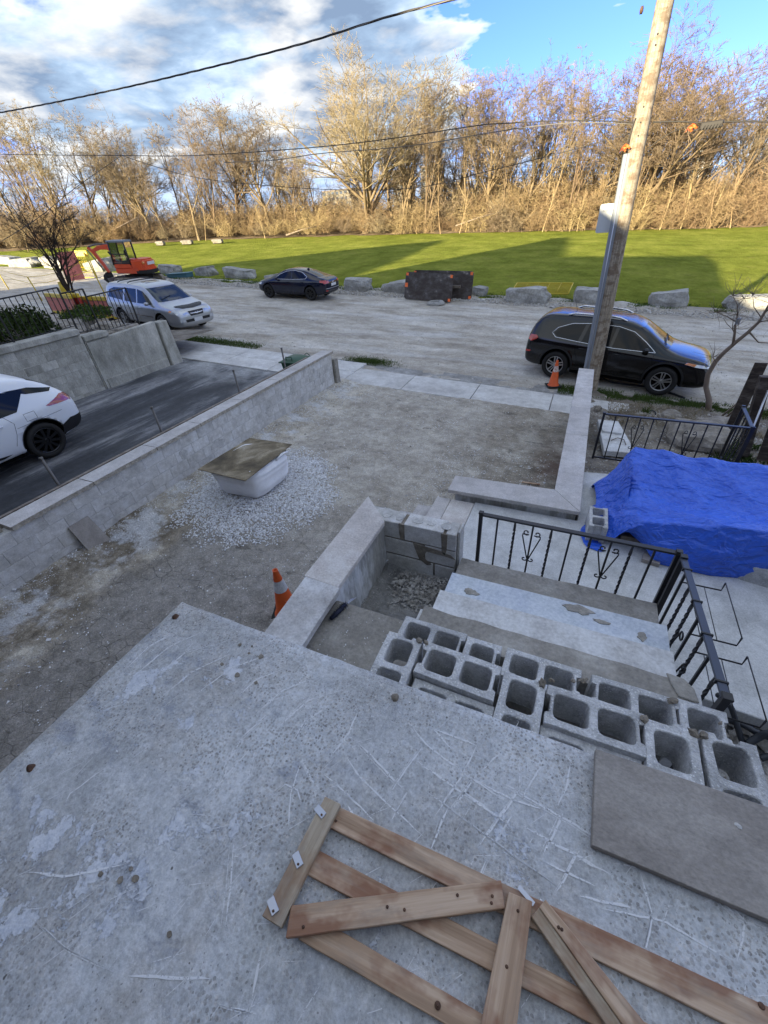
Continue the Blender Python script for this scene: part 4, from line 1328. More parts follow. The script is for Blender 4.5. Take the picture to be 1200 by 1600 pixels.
# rusty anchor stubs and mortar droppings left on the slab
for (c, r_, m_) in (((-1.679, 0.781, -1.610), 0.013, 'rust'), ((-1.631, 0.018, -1.610), 0.011, 'rust'), ((-0.431, 0.802, -1.610), 0.012, 'wetmortar')):
    mb = MB()
    n = 11
    mb.lathe([(r_ * 1.5, 0.0), (r_ * 1.1, 0.010), (r_ * 0.7, 0.016), (0.001, 0.019)], (c[0], c[1], -1.622), n=n)
    mb.v = [(x + 0.006 * nz(x * 60, y * 60, 1), y + 0.006 * nz(x * 60, y * 60, 2), z + 0.006 * nz(x * 80, y * 80, 3)) for x, y, z in mb.v]
    part('anchor_stub', mb, M[m_], porch)
mb = MB()
for p, r_ in (((-1.134, 0.635, -1.620), .011), ((-1.093, 0.753, -1.620), .012), ((-1.232, 0.767, -1.620), .008), ((-1.241, 0.652, -1.620), .008), ((-1.159, 0.746, -1.620), .006), ((-1.029, 0.636, -1.620), .007), ((-1.170, 0.783, -1.620), .005),
              ((-1.003, -0.069, -1.620), .009), ((-0.960, -0.047, -1.620), .010), ((-1.074, -0.084, -1.620), .007), ((-0.994, -0.036, -1.620), .006), ((-0.760, -0.093, -1.620), .007)):
    n = 12
    pl = [(p[0] + r_ * 1.15 * math.cos(k / n * 6.283) * random.uniform(.8, 1.15), p[1] + r_ * math.sin(k / n * 6.283) * random.uniform(.8, 1.15)) for k in range(n)]
    mb.prism(pl, -1.621, -1.6165)
tag(part('mortar_spots', mb, M['wetmortar'], porch), kind='stuff')

# ---- stairs going down from the porch
st = thing('concrete_stairs', 'wide concrete stair flight with pale, grey-blue and mortar-smeared treads', 'stairs', (0.14, 1.9, -3.1))
def tread(name, x0, x1, y0, y1, z0, z1, mat, bev=0.012, j=0.0):
    mb = MB()
    n = 26
    def fr(u, v_):
        x = x0 + (x1 - x0) * u; y = y0 + (y1 - y0) * v_
        if v_ >= 1: y += j * nz(x * 6, z1, 4)
        return (x, y, z1 + 0.003 * nz(x * 7, y * 7, 1))
    vs = [fr(i / n, k / 6) for k in range(7) for i in range(n + 1)]
    fs = [(k * (n + 1) + i, k * (n + 1) + i + 1, (k + 1) * (n + 1) + i + 1, (k + 1) * (n + 1) + i) for k in range(6) for i in range(n)]
    rimi = [k * (n + 1) for k in range(6, -1, -1)] + list(range(1, n + 1)) + [k * (n + 1) + n for k in range(1, 7)] + [6 * (n + 1) + i for i in range(n - 1, 0, -1)]
    b = len(vs)
    for r_ in rimi:
        x, y, z = vs[r_]
        vs.append((x, y, z - bev)); 
    for r_ in rimi:
        x, y, z = vs[r_]
        vs.append((x, y, z0))
    L_ = len(rimi)
    for k in range(L_):
        q = (k + 1) % L_
        fs.append((rimi[k], rimi[q], b + q, b + k)); fs.append((b + k, b + q, b + L_ + q, b + L_ + k))
    mb.add(vs, fs, 0)
    o = part(name, mb, mat, st)
    return o
tread('landing', -0.65, 0.945, 2.44, 2.82, -3.3, -2.65, M['tan_mortar'], j=0.01)
tread('blue_tread', -0.64, 0.94, 2.08, 2.455, -3.3, -2.50, M['bluestep'])
tread('pale_tread', -0.635, 0.90, 1.715, 2.095, -3.3, -2.35, M['whitestep'])
tread('mortar_tread', -0.635, 0.865, 1.535, 1.735, -3.3, -2.15, M['tan_mortar'], j=0.012)
mb = MB().box(0.868, 0.93, 1.53, 1.73, -3.3, -2.16); mb.box(-0.66, -0.638, 1.53, 1.725, -3.3, -2.17)
tag(part('tread_end', mb, M['whitestep'], st, bevel=0.004), kind='stuff')
# raised mortar skin at the right end of the tread
mb = MB()
pl = [(0.772, 1.753, -2.150), (0.855, 1.745, -2.150), (0.896, 1.698, -2.150), (0.909, 1.619, -2.150), (0.819, 1.621, -2.150), (0.790, 1.687, -2.150)]
mb.prism([(p[0], p[1]) for p in pl], -2.152, -2.138)
part('mortar_skin', mb, M['tan_mortar'], st, bevel=0.004)
# mortar patches broken out of the painted tread
mb = MB()
for c, a, b_ in (((0.357, 2.399, -2.500), .11, .05), ((0.520, 2.332, -2.500), .06, .022), ((-0.441, 2.290, -2.500), .07, .04), ((0.776, 2.293, -2.500), .035, .045)):
    n = 16
    pl = [(c[0] + a * math.cos(k / n * 6.283) * random.uniform(.55, 1.1), c[1] + b_ * math.sin(k / n * 6.283) * random.uniform(.55, 1.1)) for k in range(n)]
    mb.prism(pl, -2.501, -2.4935)
tag(part('broken_patches', mb, M['tan_mortar'], st), kind='stuff')

# ---- loose hollow blocks laid for the top steps
HB = [hollow_block(seed=s) for s in range(3)]
HBh = hollow_block(L=0.20, cells=1, seed=9)
HBo = [hollow_block(seed=s, open_end=True) for s in (21, 22)]
blk = []
def lay(me, x, y, z, rz, lab):
    o = inst(me, 'hollow_block', None, (x, y, z), (0, 0, R(rz)))
    tag(o, lab, 'concrete block', 'hollow concrete blocks laid for the top steps')
    blk.append(o)
zt = -1.80 - 0.19
lay(HB[0], -0.555, 1.035, zt, 91, 'leftmost hollow block of the upper row, laid lengthwise away from the porch')
lay(HBo[0], -0.252, 1.140, zt, -1.2, 'hollow block lying across, left end of the upper row, cells open to the sky')
lay(HB[2], 0.052, 1.020, zt, 89, 'hollow block laid lengthwise in the upper row between the two crosswise blocks')
lay(HBo[1], 0.352, 1.125, zt, 0.5, 'hollow block lying across in the upper row just above the taupe slab corner')
lay(HB[1], 0.640, 1.010, zt, 90, 'hollow block laid lengthwise in the upper row, left of the open slot')
lay(HB[0], 0.850, 1.045, zt, 92, 'rightmost hollow block of the upper row, right of the open slot')
zl = -2.02 - 0.19
lay(HB[2], -0.485, 1.425, zl, 0.0, 'hollow block at the left end of the lower row against the mortar tread')
lay(HBh, -0.185, 1.415, zl, 0.0, 'half-length single-cell block, second in the lower row')
lay(HB[1], 0.135, 1.420, zl, -0.5, 'hollow block third in the lower row, below the pale tread middle')
lay(HBo[0], 0.575, 1.415, zl, 0.3, 'hollow block fourth in the lower row, right of the mortar clod')
lay(HBh, 0.865, 1.425, zl, 0.0, 'single-cell block at the right end of the lower row by the handrail foot')
zu = -1.835 - 0.19
lay(HB[1], -0.243, 0.944, zu, -0.5, 'hollow block wedged between the slab edge and the crosswise left block')
lay(HB[2], 0.345, 0.938, zu, 0, 'hollow block wedged between the slab edge and the crosswise right block')
# rough fill under them
mb = MB().box(-0.66, 0.92, 0.82, 1.52, -3.4, -3.1)
part('step_fill', mb, M['greysoil'], st)
# clods of mortar squeezed between blocks
def clod(c, r_, seed, name='mortar_clod', mat='wetmortar', flat=0.7):
    rr = random.Random(seed)
    bm = bmesh.new()
    bmesh.ops.create_icosphere(bm, subdivisions=2, radius=1.0)
    for v in bm.verts:
        k = 1 + 0.6 * noise.noise(v.co * 1.7 + Vector((seed, 0, 0))) + 0.16 * noise.noise(v.co * 5 + Vector((0, seed, 0)))
        v.co = Vector((v.co.x * r_ * .8 * k, v.co.y * r_ * 0.6 * k, v.co.z * r_ * flat * .7 * k))
    me = bpy.data.meshes.new(name); bm.to_mesh(me); bm.free(); me.materials.append(M[mat])
    o = inst(me, name, None, (c[0], c[1], c[2] - r_ * 0.25), (rr.uniform(0, .4), rr.uniform(0, .4), rr.uniform(0, 6)))
    return o
cl = [((-0.480, 1.222, -1.790), .026, 'mortar clod in the gap right of the leftmost block'), ((-0.442, 1.224, -1.790), .018, 'smaller mortar crumb beside the clod near the leftmost block'),
      ((0.133, 1.207, -1.790), .028, 'mortar clod between the blocks in front of the lower row middle'), ((0.170, 1.245, -1.800), .018, 'mortar lump just right of the middle clod'),
      ((0.340, 1.450, -2.010), .026, 'tall mortar clod standing in the lower row gap'), ((0.291, 1.420, -2.000), .018, 'mortar smear lump left of the tall clod'),
      ((0.546, 1.198, -1.790), .026, 'mortar clod on the joint above the open slot, left one'), ((0.738, 1.484, -2.000), .028, 'pale mortar clod in the lower row right joint'),
      ((0.723, 1.207, -1.790), .026, 'brown mortar clod at the top of the open slot, left half'), ((0.756, 1.209, -1.790), .024, 'brown mortar clod at the top of the open slot, right half'),
      ((0.921, 1.441, -2.000), .012, 'small brown mortar spot on the right end block'), ((0.175, 1.237, -1.900), .016, 'little mortar shelf beside the crosswise right block')]
for i, (c, r_, lab) in enumerate(cl):
    tag(clod(c, r_, i + 3), lab, 'mortar clod', 'mortar clods on the hollow blocks')

# ---- low wall left of the pit, with two coping stones
w2 = thing('low_wall', 'low rendered wall left of the soil pit, capped by two coping stones', 'wall', (-1.53, 2.1, -3.7))
mb = MB().box(-1.64, -1.42, 1.2, 2.96, -3.95, -2.352)
part('rendered_body', mb, M['stucco'], w2)
coping('coping_stone', [(-1.70, 1.815), (-1.375, 1.80), (-1.372, 2.695), (-1.708, 3.035)], -2.35, -2.30, M['taupelight'], w2)
o = coping('coping_stone', [(-1.645, 1.18), (-1.330, 1.20), (-1.350, 1.793), (-1.675, 1.805)], -2.345, -2.29, M['whitestone'], w2, rough_edge=0.004)
o['label'] = 'washed pale coping stone'

# platform slab beside it with the brush
mb = MB()
mb.box(-1.41, -0.66, 0.85, 1.80, -3.6, -2.45)
tag(part('platform_slab', mb, M['tan_mortar'], None, bevel=0.012), 'small brown concrete platform between the low wall and the stair blocks', 'platform')

# ---- block wall closing the pit at the far side
w3 = thing('pit_wall', 'short unfinished block wall with open mortar joints at the far side of the soil pit', 'wall', (-1.03, 2.86, -3.5))
def wb(x0, x1, z0, z1, mat='block', y0=2.765, y1=2.955):
    mb = MB().box(x0, x1, y0, y1, z0, z1)
    part('concrete_block', mb, M[mat], w3, bevel=0.005)
zt3 = -2.35
wb(-1.63, -1.245, zt3 - 0.19, zt3); wb(-1.208, -0.825, zt3 - 0.19, zt3 + 0.004); wb(-0.795, -0.70, zt3 - 0.19, zt3)
wb(-1.42, -1.03, zt3 - 0.40, zt3 - 0.21); wb(-1.00, -0.70, zt3 - 0.40, zt3 - 0.205)
wb(-1.42, -0.92, zt3 - 0.61, zt3 - 0.42); wb(-0.90, -0.70, zt3 - 0.61, zt3 - 0.42); wb(-1.42, -0.70, zt3 - 1.1, zt3 - 0.63)
mb = MB().box(-1.62, -0.705, 2.778, 2.945, -3.9, zt3 - 0.012)
part('mortar_bed', mb, M['wetmortar'], w3)
mb = MB()
for pl in ([(-1.12, -2.548), (-0.85, -2.575), (-0.74, -2.60), (-0.70, -2.64), (-0.82, -2.625), (-0.98, -2.62), (-1.02, -2.70), (-0.93, -2.78), (-0.98, -2.80), (-1.06, -2.74), (-1.10, -2.62)],
           [(-1.26, -2.35), (-1.20, -2.35), (-1.205, -2.45), (-1.215, -2.54), (-1.25, -2.53), (-1.26, -2.45)], [(-0.84, -2.36), (-0.78, -2.36), (-0.785, -2.55), (-0.80, -2.62), (-0.83, -2.58)]):
    mb.prism(pl, 2.760, 2.775, fn=lambda a, b_, d: (a, d, b_))
tag(part('mortar_smears', mb, M['wetmortar'], w3), kind='stuff')
mb = MB()
for cx, cy, a, b_, zz_ in ((-1.42, 2.86, .055, .05, 0), (-1.285, 2.86, .04, .06, 0), (-1.10, 2.86, .06, .045, .004), (-0.96, 2.86, .045, .045, .004), (-0.82, 2.86, .05, .06, .004)):
    n = 12
    pl = [(cx + a * math.cos(k / n * 6.283) * random.uniform(.8, 1.1), cy + b_ * math.sin(k / n * 6.283) * random.uniform(.8, 1.1)) for k in range(n)]
    mb.prism(pl, zt3 - 0.003 + zz_, zt3 + 0.005 + zz_)
tag(part('core_fill', mb, M['mortar'], w3), kind='stuff')
mb = MB().box(-0.695, -0.672, 2.80, 2.95, -2.98, -2.335)
part('end_slip', mb, M['mortar'], w3, bevel=0.003)

# ---- three stone steps between the yard and the walkway
ts = thing('stone_steps', 'short flight of taupe stone steps up from the yard to the walkway', 'steps', (-1.3, 3.7, -3.75))
for (x0, x1, z, m_) in ((-1.95, -1.64, -3.46, 'palestone'), (-1.67, -1.37, -3.285, 'palestone'), (-1.392, -1.20, -3.10, 'palestone'), (-1.195, -0.885, -3.10, 'taupelight')):
    mb = MB().box(x0, x1, 2.97, 4.37, z - 0.05, z)
    part('stone_tread', mb, M[m_], ts, bevel=0.004)
mb = MB().box(-1.93, -0.90, 2.99, 4.36, -3.95, -3.512); mb.box(-1.65, -0.90, 2.99, 4.36, -3.6, -3.337); mb.box(-1.38, -0.90, 2.99, 4.36, -3.4, -3.152)
part('riser_core', mb, M['stucco'], ts)

# ---- L-shaped wall with pale coping on the right
w4 = thing('right_wall', 'L-shaped low wall with smooth pale stone coping between yard and right-hand garden', 'wall', (0.2, 7.0, -3.9))
mb = MB().box(0.085, 0.33, 4.43, 9.86, -4.4, -3.002); mb.box(-1.16, 0.085, 4.43, 4.70, -4.1, -3.002)
part('rendered_body', mb, M['stucco'], w4)
zc0, zc1 = -3.0, -2.95
coping('coping_stone', [(-1.245, 4.36), (0.36, 4.365), (0.04, 4.775), (-1.245, 4.735)], zc0, zc1, M['palestone'], w4)
coping('coping_stone', [(0.3615, 4.37), (0.362, 6.475), (0.043, 6.475), (0.042, 4.775)], zc0, zc1, M['palestone'], w4)
coping('coping_stone', [(0.362, 6.48), (0.362, 7.625), (0.045, 7.625), (0.043, 6.48)], zc0, zc1, M['palestone'], w4)
coping('coping_stone', [(0.362, 7.63), (0.362, 9.86), (0.055, 9.90), (0.045, 7.63)], zc0, zc1, M['palestone'], w4)


# ================================================================== THE SKY'S SHADOW CASTERS: houses on this side of the street
def house(name, label, prof, y0, y1, zb, wallmat='brick', win=True):
    """prof: roofline (x,z) from left to right; wall under it, thin roof skin on it"""
    xs = [p[0] for p in prof]
    root = thing(name, label, 'house', ((xs[0] + xs[-1]) / 2, (y0 + y1) / 2, zb))
    low = [(x, z - 0.25) for x, z in prof]
    mb = MB().prism([(xs[0] + .15, zb)] + [(min(max(x, xs[0] + .15), xs[-1] - .15), z) for x, z in low] + [(xs[-1] - .15, zb)], y0, y1, fn=lambda a, b_, d: (a, d, b_))
    part('wall', mb, M[wallmat], root)
    mb = MB().prism(prof + [(x, z - 0.22) for x, z in reversed(prof)], y0 - 0.4, y1 + 0.4, fn=lambda a, b_, d: (a, d, b_))
    part('roof', mb, M['roof'], root)
    if win:
        k = int((xs[-1] - xs[0]) / 3.2)
        for q in range(k):
            x = xs[0] + (q + 0.5) * (xs[-1] - xs[0]) / k
            zc = zb + 2.9
            fr = part('window', MB().box(x - .65, x + .65, y1 - .02, y1 + .05, zc - .6, zc + .6), M['plate'], root, bevel=0.01)
            part('pane', MB().box(x - .57, x + .57, y1 + .03, y1 + .06, zc - .52, zc + .52), M['paneglass'], fr)
    return root
house('brick_house', 'gable-roofed brick house up the street beyond the neighbour', [(-44.0, 6.2), (-38.4, 11.5), (-29.6, 5.6)], -16, -4, -2.2)
house('brick_house', 'taller brick house whose roof slopes towards the bungalow', [(-28.5, 11.6), (-27.5, 11.9), (-21.2, 7.7)], -16, -4, -2.6)
house('brick_house', 'long two-storey brick house next to the bungalow', [(-21.1, 7.6), (-11.6, 7.7), (-8.9, 5.2)], -7.5, -4, -3.0)
house('brick_bungalow', 'brick bungalow behind the porch', [(-8.5, 5.0), (-7.0, 3.0), (-3.5, 2.0), (9.5, 1.9)], -14, -1.35, -3.6)
house('brick_house', 'brick house right of the bungalow', [(10.4, 2.2), (15, 5.0), (19.6, 2.2)], -14, -3, -4.4)

# ================================================================== RAILINGS
def scroll(cx, cz, h, w_, fn, r_=0.006):
    """heart-shaped scroll with four curls; fn maps (a,z) to xyz; returns MB"""
    mb = MB()
    for s in (-1, 1):
        top = cz + h / 2; bot = cz - h / 2
        pts = []
        # curl at the centre top, shoulder, long straight to the bottom curl
        for k in range(9):
            a = R(200 - k * 42)
            rr_ = 0.010 + 0.0025 * k
            pts.append((s * (w_ * 0.30 + rr_ * math.cos(a)), top - 0.012 + rr_ * math.sin(a)))
        pts.append((s * w_ * 0.5, top - 0.035))
        pts.append((s * w_ * 0.50, top - 0.055))
        pts.append((s * w_ * 0.10, bot + 0.03))
        pts.append((s * 0.008, bot + 0.004))
        mb.tube([fn(cx + p, z) for p, z in pts], r_, 5)
        pts = []
        for k in range(9):
            a = R(110 - k * 40)
            rr_ = 0.008 + 0.0025 * k
            pts.append((s * (w_ * 0.20 + rr_ * math.cos(a)), bot - 0.004 + rr_ * math.sin(a)))
        pts.append((s * 0.006, bot + 0.02))
        mb.tube([fn(cx + p, z) for p, z in pts], r_, 5)
    return mb


def railing(label, p0, p1, ztop0, ztop1, zb0, zb1, n, twisted, scrolls, post_r=0.019, bar=0.0075, bottom=None, railmat='iron', group=None, posts=(True, True), sch=0.30, flat=0.022, scmid=None, barb=None, root=None):
    """straight iron railing from p0 to p1 (x,y); separate bars"""
    a = Vector((p0[0], p0[1], 0)); b_ = Vector((p1[0], p1[1], 0)); d = b_ - a
    t = root or thing('iron_railing', label, 'railing', (p0[0], p0[1], zb0), group=group)
    ang = math.atan2(d.y, d.x)
    rot = Matrix.Rotation(ang, 3, 'Z')
    def P(u, z): return Vector((a.x + d.x * u, a.y + d.y * u, z))
    def zt(u): return ztop0 + (ztop1 - ztop0) * u
    def zb(u): return zb0 + (zb1 - zb0) * u
    L_ = d.length
    # hand rail: flat bar
    mb = MB()
    q = [P(0, zt(0)), P(1, zt(1))]
    side = rot @ Vector((0, flat, 0))
    up = Vector((0, 0, 0.009))
    v = []
    for p in q:
        v += [p - side - up, p + side - up, p + side + up, p - side + up]
    mb.add(v, [(0, 1, 5, 4), (1, 2, 6, 5), (2, 3, 7, 6), (3, 0, 4, 7), (0, 3, 2, 1), (4, 5, 6, 7)])
    part('top_rail', mb, M[railmat], t, bevel=0.002)
    if bottom is not None:
        mb = MB()
        v = []
        for u in (0, 1):
            p = P(u, zb(u) + bottom); s_ = rot @ Vector((0, 0.008, 0)); u_ = Vector((0, 0, 0.012))
            v += [p - s_ - u_, p + s_ - u_, p + s_ + u_, p - s_ + u_]
        mb.add(v, [(0, 1, 5, 4), (1, 2, 6, 5), (2, 3, 7, 6), (3, 0, 4, 7), (0, 3, 2, 1), (4, 5, 6, 7)])
        part('bottom_rail', mb, M['iron'], t)
    for k, on in ((0, posts[0]), (1, posts[1])):
        if on:
            p = P(k, 0)
            mb = MB().cbox((p.x, p.y, (zb(k) + zt(k) + 0.012) / 2), (post_r * 2, post_r * 2, zt(k) - zb(k) + 0.012), rot)
            mb.cbox((p.x, p.y, zt(k) + 0.016), (post_r * 2.5, post_r * 2.5, 0.018), rot)
            part('post', mb, M['iron'], t, bevel=0.002)
    cache = {}
    for i in range(1, n):
        u = i / n
        z0 = zb(u) + (barb if barb is not None else (bottom or 0.0)); z1 = zt(u) - 0.009
        h = round(z1 - z0, 3)
        tw = i in twisted
        key = (h, tw)
        if key not in cache:
            mb = MB()
            if tw:
                N = 30; vs = []
                for k in range(N + 1):
                    f = k / N; zz_ = h * f
                    env = max(0.0, min(1.0, min(f, 1 - f) / 0.12))
                    an = f * math.pi * 9 * 1.0
                    rr_ = bar * (1.30 + 0.35 * env)
                    for c in range(4):
                        q_ = an * env + c * math.pi / 2 + math.pi / 4
                        vs.append((rr_ * math.cos(q_), rr_ * math.sin(q_), zz_))
                fs = [(k * 4 + c, k * 4 + (c + 1) % 4, (k + 1) * 4 + (c + 1) % 4, (k + 1) * 4 + c) for k in range(N) for c in range(4)]
                mb.add(vs, fs)
            else:
                mb.box(-bar, bar, -bar, bar, 0, h)
            cache[key] = mb.mesh('baluster', M['iron'])
        p = P(u, z0)
        inst(cache[key], 'baluster', t, (p.x - t.location.x, p.y - t.location.y, z0 - t.location.z), (0, 0, ang))
    for i in scrolls:
        u = i / n
        c = P(u, 0)
        off = rot @ Vector((0, -0.012, 0))
        dirv = rot @ Vector((1, 0, 0))
        zc = (zt(u) + zb(u)) / 2 if scmid is None else zt(u) - scmid
        mb = scroll(0, zc, sch, d.length / n * 0.98, lambda s_, z: (c.x + dirv.x * s_ + off.x, c.y + dirv.y * s_ + off.y, z))
        part('scroll', mb, M['iron'], t)
    return t

railA = railing('black iron railing with twisted bars and heart scrolls across the foot of the stairs', (-0.515, 2.875), (0.945, 2.855), -2.14, -2.14, -3.10, -3.10, 10, (2, 4, 6, 8), (3, 7), post_r=0.016, scmid=0.225, sch=0.30)
railB = railing('black side railing with grey-blue handrail running up beside the stairs', (0.965, 2.80), (0.975, 1.60), -2.135, -2.02, -3.10, -3.10, 8, (2, 3, 5, 7), (), post_r=0.018, railmat='ironblue', flat=0.020)
for u in (0.12, 0.40, 0.64, 0.92):     # clamps on the handrail
    x = 0.965 + 0.01 * u; y = 2.80 - 1.2 * u; z = -2.135 + 0.115 * u
    part('clamp', MB().cbox((x, y, z), (0.058, 0.014, 0.030)), M['iron'], railB, bevel=0.002)
for (y, z) in ((2.28, -2.38), (2.05, -2.42)):
    mb = MB()
    for s in (-1, 1):
        pts = [(0.972, y + s * (0.03 * math.cos(R(k * 45))), z + 0.03 * math.sin(R(k * 45))) for k in range(7)]
        mb.tube(pts, 0.006, 5)
    mb.tube([(0.972, y + 0.03, z), (0.972, y + 0.09, z - 0.26), (0.972, y + 0.01, z - 0.40)], 0.006, 5)
    tag(part('scroll', mb, M['iron'], railB), kind='stuff')

# wire brackets for flower boxes hooked over the handrail
def bracket(y0, y1, lab, z=-2.30, x1=1.235):
    xr = 0.985
    t = thing('planter_bracket', lab, 'bracket', (xr, y0, z), group='wire planter brackets on the handrail')
    mb = MB()
    mb.tube([(xr, y1, z), (x1, y1, z), (x1, y1, z + 0.075)], 0.0055, 6)
    mb.tube([(xr, y0, z), (x1, y0, z), (x1, y0, z + 0.075)], 0.0055, 6)
    tag(part('arms', mb, M['iron'], t), kind='stuff')
    part('front_wire', MB().tube([(x1, y0, z + 0.075), (x1, y1, z + 0.075)], 0.004, 6), M['iron'], t)
    part('back_wire', MB().tube([(xr + 0.06, y0, z), (xr + 0.06, y1, z)], 0.003, 6), M['iron'], t)
    part('lower_wire', MB().tube([(x1 - 0.10, y0, z), (x1 - 0.10, y1, z)], 0.003, 6), M['iron'], t)
bracket(2.24, 2.73, 'bent wire planter bracket on the handrail, the one nearer the blue tarpaulin')
bracket(1.70, 2.10, 'bent wire planter bracket on the handrail, the one nearer the porch')

railC = railing('black iron railing standing in the garden soil behind the blue tarpaulin', (0.505, 6.44), (2.255, 6.40), -2.56, -2.56, -3.30, -3.32, 11, (), (3, 7), bottom=0.03, post_r=0.016, scmid=0.30, sch=0.34)
railing('', (2.255, 6.40), (2.30, 7.15), -2.56, -2.56, -3.32, -3.38, 5, (1, 2, 3, 4), (), bottom=0.03, post_r=0.017, posts=(False, True), root=railC, railmat='ironblue')
mb = MB()
part('corner_post', MB().box(2.245, 2.285, 6.385, 6.425, -3.32, -2.545), M['iron'], railC)

# neighbour's stepped railing on the retaining wall
nr = thing('iron_fence', 'black stepped iron fence on top of the weathered retaining wall', 'fence', (-12.5, 6.0, -1.9))
def panel(y0, y1, zt0, zt1, zb_, n, ends=(True, True), inner=()):
    x = -12.5
    part('top_rail', MB().tube([(x, y0, zt0), (x, y1, zt1)], 0.019, 6), M['iron'], nr)
    part('bottom_rail', MB().tube([(x, y0, zb_ + 0.10), (x, y1, zb_ + 0.10)], 0.010, 5), M['iron'], nr)
    for k, y in enumerate((y0, y1)):
        if ends[k]:
            z = zt0 if k == 0 else zt1
            part('post', MB().cbox((x, y, (z + zb_) / 2), (0.034, 0.034, z - zb_)), M['iron'], nr)
    for i in range(1, n):
        y = y0 + (y1 - y0) * i / n; zt_ = zt0 + (zt1 - zt0) * i / n
        part('baluster', MB().cbox((x, y, (zt_ + zb_ + 0.10) / 2), (0.014, 0.014, zt_ - zb_ - 0.10)), M['iron'], nr)
    for (a, b_) in inner:
        ya = y0 + (y1 - y0) * a / n; yb = y0 + (y1 - y0) * b_ / n
        part('inner_frame', MB().tube([(x + 0.01, ya, zb_ + 0.10), (x + 0.01, ya, zt0 - 0.20), (x + 0.01, yb, zt0 - 0.20), (x + 0.01, yb, zb_ + 0.10)], 0.009, 4, smooth=False), M['iron'], nr)
panel(4.1, 5.72, -0.94, -0.90, -1.86, 12, (False, False), ((9, 11),))
panel(5.72, 7.29, -0.90, -0.85, -1.86, 12, (True, True), ((2, 4), (9, 11)))
panel(7.31, 7.91, -0.99, -0.97, -2.04, 5, (False, True))
panel(7.93, 9.16, -1.16, -1.12, -2.14, 10, (False, True), ((3, 5),))

# hedge, rocks behind that fence
def leafball(name, label, c, rad, n, mat, leaf, cat, seed=0, trunkmat=None, flat=1.0):
    rg = np.random.default_rng(seed)
    root = thing(name, label, cat, c)
    u = rg.normal(size=(n, 3)); u /= np.linalg.norm(u, axis=1)[:, None]
    r_ = rg.uniform(0.55, 1.0, n) ** 0.5
    lump = 1 + 0.22 * np.sin(u[:, 0] * 5 + seed) * np.cos(u[:, 1] * 6) + 0.1 * np.sin(u[:, 2] * 9)
    P_ = u * (r_ * lump)[:, None] * np.array(rad)
    P_[:, 2] = np.abs(P_[:, 2]) * flat
    P_ += np.array(c)
    a = rg.normal(size=(n, 3)); a /= np.linalg.norm(a, axis=1)[:, None]
    b_ = np.cross(a, rg.normal(size=(n, 3))); b_ /= np.linalg.norm(b_, axis=1)[:, None]
    s = leaf * rg.uniform(0.6, 1.3, n)[:, None]
    v = np.stack([P_ - a * s, P_ + b_ * s * 0.5, P_ + a * s, P_ - b_ * s * 0.5], axis=1).reshape(-1, 3)
    f = np.arange(4 * n).reshape(n, 4)
    o = npmesh('foliage', v, f, mat, root)
    mb = MB()
    for k in range(5):
        an = k * 1.3
        mb.tube([(c[0], c[1], c[2] - 0.1), (c[0] + rad[0] * 0.5 * math.cos(an), c[1] + rad[1] * 0.5 * math.sin(an), c[2] + rad[2] * 0.7)], [0.03, 0.008], 5)
    part('stem', mb, M['darkbark'], root)
    return root
leafball('clipped_bush', 'dark green clipped bush behind the black stepped fence', (-15.2, 6.6, -2.05), (1.5, 1.5, 0.75), 9000, M['hedge'], 0.05, 'bush', 3)
leafball('clipped_bush', 'dark hedge bush at the far left behind the fence, partly cut by the frame', (-17.8, 5.0, -2.1), (1.6, 1.8, 0.8), 7000, M['hedge'], 0.05, 'bush', 5)
leafball('low_shrub', 'loose green shrub among the stones near the young dark tree', (-18.2, 11.2, -2.4), (0.9, 0.9, 0.45), 2600, M['blade'], 0.05, 'shrub', 8)

# ================================================================== STONES AND BOULDERS
def boulder_mesh(seed, box=0.7, name='boulder', mat='boulder', sub=4, rough=0.10):
    bm = bmesh.new()
    bmesh.ops.create_cube(bm, size=2.0)
    bmesh.ops.subdivide_edges(bm, edges=bm.edges, cuts=sub * 2, use_grid_fill=True)
    sv = Vector((seed * 3.1, seed * 1.7, seed * 0.9))
    for v in bm.verts:
        c = v.co.copy(); s = c.normalized()
        p = c * box + s * (1 - box) * 1.25
        k = rough * noise.noise(c * 0.9 + sv) * 1.5 + rough * 0.6 * noise.noise(c * 2.3 + sv) + rough * 0.3 * noise.noise(c * 6 + sv)
        # flat split faces
        q = rough * 0.5 * (abs(noise.noise(c * 1.4 - sv)) - 0.3)
        v.co = p * (1 + k + q)
        v.co.x += 0.12 * noise.noise(Vector((c.z * 0.8, seed, 0)))
    me = bpy.data.meshes.new(name)
    bm.to_mesh(me); bm.free()
    me.materials.append(M[mat])
    return me
BOU = [boulder_mesh(s) for s in range(6)]
